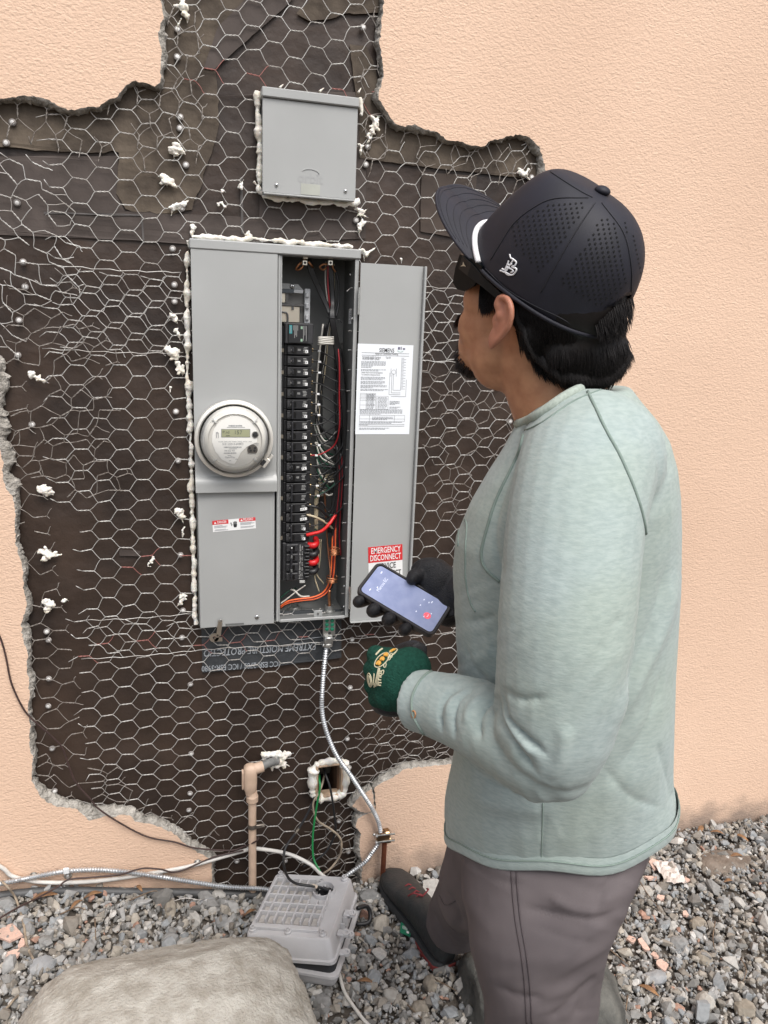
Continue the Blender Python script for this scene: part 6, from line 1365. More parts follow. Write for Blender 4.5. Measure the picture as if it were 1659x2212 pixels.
for k, (px, py, a, b, lab) in enumerate(CHIPS):
    p = on_ground(px, py, .013); rnd = random.Random(k); n = 11; s = .00118; ang = np.sort([rnd.uniform(0, 6.28) for _ in range(n)])
    tx, ty = rnd.uniform(-.25, .25), rnd.uniform(-.25, .25)
    Q = [p + np.array([a * s * math.cos(x) * rnd.uniform(.75, 1.1), b * s * 1.3 * math.sin(x) * rnd.uniform(.75, 1.1), 0]) for x in ang]; Q = [q + EZ * (tx * (q - p)[0] + ty * (q - p)[1]) for q in Q]
    tag(MB().poly(Q, (0, 0, -.006)).build('stucco_chip', M_CHIP, None), lab, 'stucco chip', 'broken pink stucco chips on the gravel')
def litter():
    # crumpled white paper
    p = on_ground(1446, 1884, .018); g = []
    n = 9
    for j in range(n):
        for i in range(n):
            u, v = i / (n - 1) - .5, j / (n - 1) - .5; q = p + np.array([u * .060 + v * .012, v * .085 - u * .01, .010 * nz((u, v, 0), 5, 2) + .004 * nz((u, v, 0), 14, 3)]); g.append(q)
    F = [(j * n + i, j * n + i + 1, (j + 1) * n + i + 1, (j + 1) * n + i) for j in range(n - 1) for i in range(n - 1)]
    o = MB().add(g, F).build('crumpled_paper', mat('dirty_white_paper', (.62, .58, .55), .8, color2=(.45, .40, .36), scale=40), None); md = o.modifiers.new('thickness', 'SOLIDIFY'); md.thickness = .001
    tag(o, 'crumpled dirty white paper among pink chips on the right gravel', 'paper')
    # dirt heap by the wall, right
    p = on_ground(1560, 1870, -.01)
    lumpy('dirt_heap', (p[0], p[1], -.012), (.10, .05, .030), mat('loose_dirt', (.20, .165, .135), .95, color2=(.12, .095, .075), scale=40, bump=1, bscale=120), 'low heap of brown dirt against the wall at the right', 'dirt', seed=9, amp=.2, sub=4)
    # green printed card under the shoe
    A = [on_ground(866, 1992, .018), on_ground(889, 2002, .018), on_ground(886, 2024, .016), on_ground(864, 2014, .016)]
    t = MB().poly(A, (0, 0, -.0012)).build('printed_card', mat('green_card', (.012, .16, .085), .5), None); tag(t, 'small green printed card on the gravel beside the shoe', 'card')
    c = sum(A) / 4; ux = unit(A[1] - A[0]); uy = unit(A[0] - A[3]); w = MB()
    for k in range(5): rect(w, c + EZ * .0009, ux, uy, -.009 + k * .003, -.0078 + k * .003, -.002, .008)
    rect(w, c + EZ * .0009, ux, uy, .003, .010, -.010, -.003)
    V = np.concatenate(w.v); w2 = MB().add(V, w.f); w2.build('print', M_WHITE, t)
    # dry leaves and twigs
    M_LEAF = mat('dry_leaf', (.30, .16, .07), .7, color2=(.16, .09, .05), scale=50)
    LE = [(96, 1938, 'yellowed dry leaf by the black tube at the left', .03), (200, 1935, 'brown curled leaf beside the black tube', .022), (541, 1972, 'reddish dry leaf left of the grey housing', .018), (790, 2122, 'orange-brown leaf sliver right of the grey housing', .022), (1513, 1795, 'rust-coloured leaf at the wall foot on the right', .026), (1550, 1800, 'brown leaf next to the rust-coloured one at the wall foot', .022), (1600, 1810, 'curled leaf at the wall foot near the right edge', .024), (1575, 1905, 'brown leaf on the dirt heap', .02), (1590, 1850, 'pale brown leaf above the dirt heap', .022), (300, 1920, 'dark dry leaf under the steel conduit', .018), (165, 1955, 'dark brown leaf in the left gravel', .02), (1400, 2140, 'straw-coloured leaf blade right of the dark rock', .026)]
    for k, (px, py, lab, L) in enumerate(LE):
        p = on_ground(px, py, .012); a = random.uniform(0, 6.28); U = np.array([math.cos(a), math.sin(a), random.uniform(-.1, .2)]); W = unit(np.cross(EZ, U)); V = []; F = []
        for i in range(9):
            s = i / 8; wd = L * .28 * math.sin(math.pi * min(.97, max(.03, s))) ** .8; cz = .006 * math.sin(s * 3)
            V += [p + U * L * (s - .5) * 2 + W * wd + EZ * (cz + wd * .5), p + U * L * (s - .5) * 2 + EZ * cz, p + U * L * (s - .5) * 2 - W * wd + EZ * (cz + wd * .4)]
            if i: b = (i - 1) * 3; F += [(b, b + 1, b + 4, b + 3), (b + 1, b + 2, b + 5, b + 4)]
        o = MB().add(V, F).build('dry_leaf', M_LEAF, None, 180); md = o.modifiers.new('thickness', 'SOLIDIFY'); md.thickness = .0006; tag(o, lab, 'leaf', 'dry leaves on the gravel')
    TW = [([(1380, 1900), (1398, 1930), (1430, 1970)], 'brown twig right of the trouser seat'), ([(1545, 1990), (1540, 2030), (1548, 2060)], 'thin twig upright in the right gravel'), ([(1340, 1955), (1352, 1990), (1358, 2010)], 'short twig behind the thigh'), ([(1316, 2050), (1340, 2070), (1360, 2085)], 'brown twig on the dark rock'), ([(1356, 2150), (1352, 2190), (1358, 2215)], 'pale twig at the bottom right of the dark rock'), ([(940, 2115), (985, 2140)], 'pale twig under the heel'), ([(205, 1985), (207, 2030)], 'thin stem standing in the left gravel'), ([(1600, 2070), (1612, 2095), (1605, 2120)], 'brown twig near the right edge'), ([(280, 1945), (330, 1925), (350, 1930)], 'thin root below the conduit'), ([(130, 1975), (165, 1960), (185, 1965)], 'thin dark twig in the left gravel'), ([(880, 2170), (905, 2195), (925, 2210)], 'pale twig near the bottom edge')]
    for pts, lab in TW:
        P = spline(np.array([on_ground(a, b, .016) for a, b in pts]), 6); o = MB().tube(P, np.linspace(.0019, .0009, len(P)), 6).build('twig', mat('twig_bark', (.21, .15, .10), .85, color2=(.10, .07, .05), scale=70), None, 180); tag(o, lab, 'twig', 'twigs on the gravel')
    w = atY(0, 0, 0)
    P = spline(np.array([on_ground(a, b, c) for a, b, c in [(370, 1948, .012), (400, 1940, .02), (430, 1944, .02), (450, 1938, .012)]]), 8); o = MB().tube(P, .0011, 5).build('wire_scrap', M_WIRE, None, 180); tag(o, 'loose scrap of netting wire on the gravel under the conduit', 'wire')
    # crumbs of cement caught on the broken ledge
    for k, (px, py, r, lab) in enumerate([(98, 1722, .010, 'cement crumb in the lower left corner of the hole, left one'), (112, 1728, .008, 'cement crumb in the lower left corner of the hole, right one'), (404, 1815, .010, 'cement crumb on the sloping broken edge, upper'), (420, 1826, .009, 'cement crumb on the sloping broken edge, middle'), (432, 1834, .008, 'cement crumb on the sloping broken edge, lower'), (782, 1770, .009, 'cement crumb in the crack of the low stucco stub'), (785, 1790, .006, 'small cement crumb at the left rim of the low stucco stub')]):
        p = atY(px, py, -.014); lumpy('cement_crumb', p, (r, r * .8, r * .8), M_CEMENT, lab, 'cement crumb', seed=70 + k, amp=.2, sub=2, facets=5, flat=True)['group'] = 'cement crumbs on the broken edge'
litter()
# ================================================================== the man
M_SKIN = mat('tanned_skin', (0.50, 0.255, 0.142), .5, color2=(0.38, 0.175, 0.096), scale=45, sub=.12, bump=.12, bscale=350, spec=.35, bdist=.001)
def shirt_material():
    m = mat('sage_heather_jersey', (0.350, 0.408, 0.385), .9, color2=(0.297, 0.354, 0.335), scale=230, stretch=(.4, .4, 1.2), bump=.3, bscale=420, spec=.15, detail=12, bdist=.0012, contrast=(.36, .64))
    b = m.node_tree.nodes['Principled BSDF']; b.inputs['Sheen Weight'].default_value = .12
    N, L = m.node_tree.nodes, m.node_tree.links                            # washed cloth: drifts between sage and blue-grey
    n2 = N.new('ShaderNodeTexNoise'); n2.inputs['Scale'].default_value = 5.5; n2.inputs['Detail'].default_value = 6; tc = N.new('ShaderNodeTexCoord'); L.new(tc.outputs['Object'], n2.inputs['Vector'])
    rp = N.new('ShaderNodeValToRGB'); rp.color_ramp.elements[0].position = .38; rp.color_ramp.elements[1].position = .62; rp.color_ramp.elements[0].color = (.99, .99, .95, 1); rp.color_ramp.elements[1].color = (1.0, 1.01, 1.04, 1); L.new(n2.outputs['Fac'], rp.inputs['Fac'])
    mx = N.new('ShaderNodeMix'); mx.data_type = 'RGBA'; mx.blend_type = 'MULTIPLY'; mx.inputs['Factor'].default_value = 1.0
    src = b.inputs['Base Color'].links[0].from_socket; L.new(src, mx.inputs[6]); L.new(rp.outputs[0], mx.inputs[7]); L.new(mx.outputs[2], b.inputs['Base Color']); b.inputs['Sheen Roughness'].default_value = .5; return m
M_SHIRT = shirt_material()
M_SEAM = mat('sage_seam_thread', (0.20, 0.255, 0.225), .9)
M_RIB = mat('sage_rib_collar', (0.36, 0.41, 0.36), .9, var=.2, scale=300)
M_TROUSER = mat('mauve_grey_twill', (0.120, 0.102, 0.104), .8, color2=(0.094, 0.080, 0.083), scale=9, bump=.12, bscale=500, spec=.3, bdist=.001)
M_TROUSER_SEAM = mat('twill_seam', (0.065, 0.052, 0.055), .8)
M_CAP = mat('navy_black_cap', (0.0150, 0.0150, 0.0235), .62, color2=(0.012, 0.012, 0.018), scale=30, bump=.1, bscale=900, spec=.35, bdist=.0006)
M_ROPE = mat('white_rope', (0.80, 0.80, 0.82), .6, bump=.3, bscale=600)
M_HAIR = mat('black_hair', (0.008, 0.006, 0.0055), .5, spec=.25)
M_BEARD = mat('dark_brown_beard', (0.022, 0.012, 0.009), .5)
M_GLOVE_B = mat('black_grip_glove', (0.013, 0.013, 0.015), .55, bump=.9, bscale=520, spec=.4, bdist=.0015)
M_GLOVE_G = mat('green_knit_glove', (0.012, 0.060, 0.042), .9, color2=(0.008, 0.040, 0.028), scale=260, bump=.8, bscale=420, spec=.15, bdist=.002)
def bvh(V, F): return BVHTree.FromPolygons([Vector(v) for v in V], F)
def hit(tree, px, py, off=0.0):
    w = unit(ray(px, py)); loc, nor, idx, dist = tree.ray_cast(Vector(CAM), Vector(w))
    if loc is None: return None
    nor = np.array(nor); nor = nor if nor @ w < 0 else -nor
    return np.array(loc) + nor * off
def pixs(V):
    q = V - CAM; z = q @ CAM_F; return np.stack([CX + FP * (q @ CAM_R) / z, CY - FP * (q @ CAM_U) / z], 1)
def seam(tree, pts, r, n=6, off=0.0002, lift=0.0, step=6):
    """tube that follows a surface along a line of pixels"""
    Q = resample(spline(np.array(pts, float), 8), step); P = [hit(tree, a, b, off) for a, b in Q]; P = np.array([p for p in P if p is not None])
    mb = MB(); 
    if len(P) < 2: return mb
    cut = [0] + [i for i in range(1, len(P)) if np.linalg.norm(P[i] - P[i - 1]) > .03] + [len(P)]
    k, e = max(zip(cut[:-1], cut[1:]), key=lambda q: q[1] - q[0])
    if e - k > 1: mb.tube(P[k:e], r, n)
    return mb
def crease(V, N, pts, width, depth):
    """press a fold into the cloth along a line (pixels); negative depth raises a ridge"""
    Q = resample(spline(np.array(pts, float), 6), 4); S = pixs(V); lo, hi = Q.min(0) - 3 * width, Q.max(0) + 3 * width
    W = V - CAM; W /= np.linalg.norm(W, axis=1)[:, None]; front = np.sum(N * W, 1) < -.05
    idx = np.where(front & np.all(S > lo, 1) & np.all(S < hi, 1))[0]
    if len(idx) == 0: return
    d2 = ((S[idx][:, None, :] - Q[None]) ** 2).sum(2); j = d2.argmin(1); dd = d2[np.arange(len(idx)), j]
    t = j / max(1, len(Q) - 1); fade = np.clip(np.minimum(t, 1 - t) * 5, 0.15, 1)
    V[idx] -= N[idx] * (depth * (np.exp(-np.sqrt(dd) / (width * .8)) if depth > 0 else np.exp(-dd / width ** 2)) * fade)[:, None]
def ringH(pL, pR, py, hd, b, n=32, e=2.3, dy=0.0):
    A, B = atH(pL, py + dy, hd), atH(pR, py - dy, hd); c = (A + B) / 2; u = (B - A) / 2; v = unit(np.cross(EZ, u)) * b
    a = np.linspace(0, 2 * math.pi, n, endpoint=False); ca, sa = np.cos(a), np.sin(a)
    return c + (np.sign(ca) * np.abs(ca) ** (2 / e))[:, None] * u + (np.sign(sa) * np.abs(sa) ** (2 / e))[:, None] * v
person = thing('person', (0.53, -0.85, 0.0), 'man in black cap, sage shirt and grey trousers, facing the panel with a phone', 'person')

# ---------------------------------------------------------------- head frame
HO = np.array([0.45275, -0.87514, 1.55843]); HFw = unit([-0.54830, 0.74991, 0.37013]); HU = unit([0.09190, -0.38588, 0.91796]); HL = unit([-0.83121, -0.53733, -0.14266]); HS = 0.946
HA = np.array([HFw, HL, HU])
def hp(f, u, l): return HO + HS * (HFw * f + HU * u + HL * l)
def hsph(mb, f, u, l, rf, ru, rl, seg=20, rings=14): mb.sphere(hp(f, u, l), np.array([rf, rl, ru]) * HS, HA, seg, rings)

# arm and leg centre lines (shared by body and clothes)
SH_N = [atH(*p) for p in ((1266, 1020, .895), (1242, 1130, .845), (1226, 1300, .806), (1214, 1440, .792), (1190, 1590, .790))]
EL_N = atH(1176, 1630, .792)
FA_N = [atH(*p) for p in ((1100, 1588, .815), (1020, 1547, .852), (950, 1524, .890), (901, 1512, .915))]
def body():
    mb = MB()
    hsph(mb, -.015, .055, 0, .098, .092, .076); hsph(mb, .030, -.010, 0, .068, .088, .060); hsph(mb, .040, -.068, 0, .052, .040, .054); hsph(mb, .064, -.094, 0, .026, .022, .030)
    for s in (-1, 1):
        hsph(mb, .058, .000, .040 * s, .028, .028, .024); hsph(mb, .020, -.060, .048 * s, .030, .034, .016); hsph(mb, .045, -.035, .046 * s, .036, .034, .016)
    hsph(mb, .086, .046, 0, .018, .014, .048); hsph(mb, .088, -.048, 0, .014, .026, .030)
    mb.tube([hp(.082, .035, 0), hp(.090, .012, 0), hp(.097, -.010, 0), hp(.092, -.018, 0)], [.008, .010, .011, .010], 10)
    # neck running into the shoulders
    mb.tube(np.array([hp(-.022, .00, 0), hp(-.028, -.05, 0), atH(1170, 800, 1.035), atH(1205, 872, 1.04), atH(1240, 950, 1.04)]), [.055, .055, .0555, .062, .085], 22)
    hsph(mb, .012, -.085, .012, .040, .030, .045)
    # trunk, hidden under the clothes
    mb.loft([ringH(1160, 1400, 960, 1.04, .10), ringH(1080, 1430, 1060, 1.03, .13), ringH(1030, 1430, 1250, 1.03, .12), ringH(1040, 1420, 1500, 1.035, .105), ringH(1020, 1410, 1750, 1.04, .078), ringH(1060, 1360, 1850, 1.04, .07)])
    mb.tube(np.array(SH_N + [EL_N]), [.045, .045, .042, .040, .038, .036], 14); mb.tube(np.array([EL_N] + FA_N + [atH(868, 1490, .935)]), [.036, .036, .035, .030, .027, .027], 14)
    for side in LEGS: mb.tube(np.array(side), np.linspace(.064, .042, len(side)), 14)
    mb.tube(np.array(FARARM), np.linspace(.045, .028, len(FARARM)), 12)
    V, N, F = remesh(mb, .0042, 6)
    o = MB().add(V, F).build('body', M_SKIN, person, 180)
    return V, F
NEARFOOT = np.array([0.50, -0.98, 0.0]); FARFOOT_H, FARFOOT_T = on_ground(957, 2085, .0), on_ground(836, 1898, .0)
LEGS = [[atH(1215, 1800, 1.02), atH(1190, 2010, .985), atH(1165, 2212, .97), np.array([.515, -.955, .28]), np.array([.515, -.97, .09])],
        [atH(1130, 1800, 1.10), np.array([.56, -.66, .52]), np.array([.60, -.50, .30]), np.array([.62, -.345, .09])]]
PH_C = atD(873, 1294, 1.33)
FARARM = [atH(1240, 1010, 1.18), atH(1215, 1180, 1.235), atH(1170, 1330, 1.26), atH(1080, 1310, 1.27), atH(1000, 1275, 1.262)]
BV, BF = body(); BT = bvh(BV, BF)
def ear():
    mb = MB(); c = (-.006, -.004, .080)
    # tilted plate with rim, seen from behind
    A = np.array([unit(HFw * .86 + HL * -.50), unit(HL * .86 + HFw * .50), HU])
    P0 = hp(*[(-.004), (.000), (.083)])
    mb.sphere(hp(-.008, .006, .084), np.array([.017, .0052, .026]), A, 18, 12); mb.sphere(hp(.000, -.022, .080), np.array([.0105, .0052, .016]), A, 14, 10)
    mb.sphere(hp(.004, .020, .080), .0095, HA, 10, 8); mb.sphere(hp(-.004, .010, .082), .010, HA, 10, 8)
    rim = [hp(.012, .016, .080), hp(.008, .029, .084), hp(-.006, .034, .089), hp(-.020, .024, .094), hp(-.023, .006, .094), hp(-.016, -.012, .090), hp(-.006, -.028, .084)]
    mb.tube(spline(rim, 6), .0042, 8); mb.sphere(hp(.0, .0, .072), .014 * HS, HA, 12, 8)
    V, N, F = remesh(mb, .0022, 5); o = MB().add(V, F).build('ear', mat('ear_skin', (0.47, 0.20, 0.125), .5, var=.15, scale=30, sub=.2), bpy.data.objects['body'], 180)
ear()

# ---------------------------------------------------------------- shirt
def shirt():
    mb = MB()
    T = [(968, 1460, 1766, .112), (962, 1460, 1742, .116), (964, 1455, 1700, .124), (984, 1456, 1600, .136), (992, 1460, 1500, .144), (996, 1464, 1400, .148), (990, 1468, 1300, .150), (986, 1470, 1210, .157), (992, 1471, 1140, .166), (1022, 1469, 1070, .175), (1056, 1462, 1010, .174), (1088, 1447, 960, .160), (1112, 1420, 915, .128), (1150, 1384, 872, .092), (1195, 1362, 842, .074)]
    mb.loft([ringH(a, b, y, 1.035, d, e=2.08 if y > 1690 else 2.3, dy=4) for a, b, y, d in T])
    near = SH_N + [EL_N]
    mb.sphere(atH(1275, 1000, .93), .088, seg=20, rings=14)
    mb.tube(spline(np.array([atH(1284, 985, .955)] + near), 5), np.interp(np.linspace(0, 1, 31), [0, .2, .4, .6, .8, .92, 1], [.081, .079, .0750, .0720, .066, .057, .047]), 24)
    fa = spline(np.array([atH(1192, 1600, .79), EL_N + (FA_N[0] - EL_N) * .1] + FA_N), 6)
    mb.tube(fa, np.interp(np.linspace(0, 1, len(fa)), [0, .2, .45, .7, .9, 1], [.050, .051, .0480, .0435, .0405, .0405]), 24)
    mb.sphere(atH(1200, 1640, .79), .044, seg=18, rings=12)
    mb.tube(spline(np.array(FARARM[:-1] + [FARARM[-1] + (FARARM[-2] - FARARM[-1]) * .35]), 5), .058, 18); mb.sphere(atH(1270, 1010, 1.16), .08, seg=16, rings=12)
    V, N, F = remesh(mb, .0036, 4)
    # broad unevenness of the cloth, then the folds of the photograph
    V = V + N * np.array([.0022 * nz(v, 5, 2) + .0003 * nz(v, 17, 5) for v in V])[:, None]
    # small tension wrinkles: round the elbow, across the back of the waist, under the arm
    S0 = pixs(V); el = atH(1130, 1600, .80); fx = unit(np.array(FA_N[-1]) - EL_N)
    for i in np.where((S0[:, 0] > 880) & (N @ CAM_F < .3))[0]:
        v = V[i]; x, y = S0[i]
        w1 = math.exp(-np.sum((v - el) ** 2) / .11 ** 2); q = v - fx * (v @ fx) * .75
        a = (1 - abs(nz(v * .55 + fx * (v @ fx) * 1.0, 38, 4)) * 2.2) * .0016 * w1 if w1 > .03 else 0.0
        w2 = math.exp(-((x - 1330) / 130) ** 2 - ((y - 1560) / 190) ** 2); t_ = np.array([(x + .75 * y) * .010, (y - .5 * x) * .0022, 0]); a += 0 if w2 < .03 else (1 - abs(nz(t_, 1.6, 7)) * 2.2) * .0018 * w2
        w3 = math.exp(-((x - 1035) / 70) ** 2 - ((y - 1420) / 150) ** 2); t_ = np.array([(y + .5 * x) * .016, (x - .3 * y) * .003, 0]); a += 0 if w3 < .03 else (1 - abs(nz(t_, 1.6, 9)) * 2.2) * .0022 * w3
        w4 = math.exp(-((x - 1200) / 170) ** 2 - ((y - 1270) / 90) ** 2); t_ = np.array([(y - .62 * x) * .012, (x + .4 * y) * .0022, 0]); a += 0 if w4 < .03 else (1 - abs(nz(t_, 1.7, 13)) * 2.2) * .0004 * w4
        w5 = math.exp(-((x - 1180) / 260) ** 2 - ((y - 1800) / 80) ** 2); t_ = np.array([(x - .3 * y) * .008, y * .002, 0]); a += 0 if w5 < .03 else (1 - abs(nz(t_, 1.7, 17)) * 2.2) * .0012 * w5
        V[i] = v + N[i] * a
    for pts, w, d in [([(1004, 1484), (964, 1505), (948, 1545), (955, 1590)], 6, .009), ([(1031, 1487), (991, 1509), (977, 1554), (984, 1603)], 6, .008), ([(1071, 1505), (1044, 1531), (1033, 1567), (1040, 1602)], 6, .008), ([(1075, 1491), (1071, 1540), (1098, 1590), (1133, 1639), (1165, 1676)], 7, .010), ([(1082, 1491), (1092, 1545), (1124, 1585), (1187, 1636)], 7, .009), ([(1078, 1487), (1124, 1511), (1180, 1506)], 8, .006),
        ([(1018, 1492), (980, 1512), (964, 1550)], 9, -.004), ([(1050, 1500), (1016, 1525), (1006, 1570)], 9, -.004), ([(1086, 1520), (1110, 1575), (1160, 1640)], 9, -.004), ([(1464, 1219), (1437, 1344), (1380, 1470), (1325, 1580)], 14, -.006), ([(1448, 1200), (1415, 1330), (1350, 1500)], 16, .005), ([(1440, 1420), (1400, 1560), (1330, 1680)], 10, .004), 
        ([(1075, 1330), (1040, 1340), (1005, 1345)], 12, .006), ([(1070, 1400), (1035, 1420), (1000, 1420)], 14, -.004), ([(1060, 1480), (1020, 1440), (1000, 1390)], 12, .004), ([(1180, 1750), (1172, 1800), (1168, 1870)], 5, .002), ([(1000, 1640), (1060, 1690), (1130, 1720)], 10, .004), ([(990, 1700), (1080, 1740), (1200, 1750)], 20, -.004), ([(1300, 1650), (1360, 1720), (1440, 1750)], 12, .003), ([(1420, 1600), (1445, 1690), (1456, 1750)], 14, .004), ([(1110, 1010), (1075, 1100), (1068, 1170), (1090, 1260)], 11, .005), ([(1225, 1560), (1210, 1640), (1180, 1690)], 16, -.004), ([(1290, 1420), (1330, 1350), (1360, 1330)], 14, .002)]: crease(V, N, pts, w, d)
    o = MB().add(V, F).build('shirt', M_SHIRT, person, 180); t = bvh(V, F)
    # collar: ribbed band round the neck opening
    near_c = [(1112, 918), (1128, 915), (1160, 900), (1195, 876), (1225, 856), (1258, 840), (1295, 827), (1335, 818)]
    Q = [hit(t, a, b, .001) for a, b in resample(spline(np.array(near_c, float), 6), 8)]; Q = np.array([q for q in Q if q is not None])
    if len(Q) > 3:
        c = MB().tube(Q, .0062, 10); c.build('collar', M_RIB, o, 180); seam(t, [(a + 10, b + 13) for a, b in near_c], .0012).build('collar_stitching', M_SEAM, o, 180)
    def S(pts, r=.0016, name='seam'): 
        m = seam(t, pts, r)
        if m.v: m.build(name, M_SEAM, o, 180)
    S([(1131, 939), (1121, 977), (1105, 1012), (1072, 1080), (1050, 1150), (1040, 1197), (1049, 1228), (1080, 1257)], .0022, 'shoulder_seam'); S([(1270, 846), (1289, 886), (1311, 932), (1340, 985), (1372, 1060), (1390, 1120), (1396, 1165)], .0020, 'shoulder_seam')
    S([(1173, 1735), (1171, 1800), (1169, 1870)], .0010, 'side_seam'); S([(992, 1118), (1008, 1130), (1006, 1180), (1006, 1250), (1016, 1300), (1027, 1322)], .0014, 'pocket_seam'); S([(1000, 1105), (992, 1130), (990, 1180)], .0014, 'pocket_seam')
    # cuff stitching and sleeve badge
    S([(948, 1442), (915, 1462), (892, 1500), (891, 1540), (905, 1570), (916, 1586)], .0022, 'cuff_stitching')
    b = [hit(t, 894 + 4.5 * math.cos(a), 1543 + 8 * math.sin(a), .0008) for a in np.linspace(0, 2 * math.pi, 14)]; 
    if all(q is not None for q in b): MB().tube(b, .0010, 6, cap=False).build('sleeve_badge', mat('copper_thread', (.45, .22, .10), .6), o, 180)
    # rolled hem
    base = ringH(967, 1461, 1764, 1.035, .116, 64, e=2.05, dy=6); a = np.linspace(0, 2 * math.pi, 64, endpoint=False)
    base = base + np.array([[0, 0, .006 * math.sin(3 * x + 1) + .004 * math.sin(7 * x)] for x in a])
    def band(off, dz): 
        c = base.mean(0); out = []
        for p in base: d = unit((p - c) * [1, 1, 0]); out.append(p + d * off + EZ * dz)
        return np.array(out)
    MB().loft([band(.0005, .016), band(.0022, .004), band(.0030, -.008), band(.0010, -.011), band(-.003, -.006), band(-.004, .01)], cap=False).build('hem', M_SHIRT, o, 180)
    st = band(.0030, .006); MB().tube(np.vstack([st, st[:1]]), .0012, 5, cap=False).build('hem_stitching', M_SEAM, o, 180)
    return t
ST = shirt()

# ---------------------------------------------------------------- trousers
def trousers():
    mb = MB()
    mb.loft([ringH(1010, 1420, 1700, 1.035, .100), ringH(1004, 1415, 1790, 1.035, .102), ringH(1004, 1398, 1850, 1.03, .105), ringH(1040, 1372, 1890, 1.03, .13), ringH(1080, 1340, 1925, 1.03, .10)])
    L = [(1000, 1395, 1800, 1.00, .078), (999, 1394, 1862, .99, .088), (1004, 1368, 1915, .98, .096), (1010, 1346, 1960, .975, .102), (1018, 1324, 2010, .972, .100), (1030, 1308, 2060, .97, .098), (1044, 1300, 2110, .97, .095), (1050, 1292, 2160, .97, .093), (1046, 1284, 2212, .97, .092)]
    rr = [ringH(a, b, y, h, d) for a, b, y, h, d in L]; last = rr[-1]; c0 = last.mean(0)
    for z, x, y, s in ((.36, .512, -.95, .92), (.2, .515, -.955, .86), (.075, .515, -.96, .88)): rr.append((last - c0) * [s, s, .2] + np.array([x, y, z]))
    mb.loft(rr)
    K, A = np.array([.560, -.690, .53]), atZ(985, 1992, .145)
    far = spline(np.array([atH(1140, 1800, 1.12), K, K * .5 + A * .5 + np.array([0, .0, .02]), A]), 7)
    mb.tube(far, np.interp(np.linspace(0, 1, len(far)), [0, .35, .7, 1], [.120, .098, .076, .070]), 22)
    V, N, F = remesh(mb, .0048, 6)
    V = V + N * np.array([.004 * nz(v, 6, 11) + .0022 * nz(v, 15, 12) for v in V])[:, None]
    S0 = pixs(V)                                                          # fine wrinkles behind the knee, at the seat and over the ankle
    for i in np.where(N @ CAM_F < .3)[0]:
        x, y = S0[i]; a = 0.0
        for cx, cy, sx, sy, ang, am in ((1300, 1950, 90, 60, .35, .0045), (1170, 2170, 130, 60, -.25, .0040), (950, 1990, 70, 70, .9, .0045), (1060, 1880, 70, 60, .5, .0030), (1250, 2080, 80, 90, -.6, .0025)):
            w = math.exp(-((x - cx) / sx) ** 2 - ((y - cy) / sy) ** 2)
            if w > .04: u_, v_ = x * math.cos(ang) + y * math.sin(ang), -x * math.sin(ang) + y * math.cos(ang); a += (1 - abs(nz((u_ * .0035, v_ * .019, cx), 1.5, 3)) * 2.4) * am * w
        V[i] = V[i] + N[i] * a
    for pts, w, d in [([(1120, 1960), (1200, 1975), (1290, 1985), (1346, 1962)], 14, .007), ([(1180, 1935), (1240, 1965), (1300, 1978)], 12, -.005), ([(1340, 1880), (1300, 1930), (1290, 1975)], 12, .005), ([(1010, 1860), (1060, 1900), (1130, 1910)], 14, .004), ([(960, 1920), (985, 1960), (1000, 2010)], 9, .006), ([(925, 1960), (955, 2010), (985, 2050)], 9, .006), ([(945, 1925), (965, 1975), (985, 2020)], 9, -.004), ([(1070, 2130), (1110, 2150), (1180, 2160)], 12, .005), ([(1180, 2212), (1230, 2170), (1280, 2120)], 14, .006), ([(1290, 2100), (1262, 2150), (1240, 2212)], 12, .006), ([(1150, 2000), (1230, 2030), (1300, 2040)], 20, .003)]: crease(V, N, pts, w, d)
    o = MB().add(V, F).build('trousers', M_TROUSER, person, 180); t = bvh(V, F)
    for dx in (0, 11): 
        m = seam(t, [(1104 + dx, 1860), (1107 + dx, 1920), (1114 + dx, 1990), (1126 + dx, 2060), (1134 + dx, 2130), (1138 + dx, 2211)], .0013)
        if m.v: m.build('side_seam', M_TROUSER_SEAM, o, 180)
    m = seam(t, [(950, 1935), (962, 1955), (985, 1945), (1005, 1925)], .0011)
    if m.v: m.build('knee_seam', M_TROUSER_SEAM, o, 180)
    return t
TT = trousers()

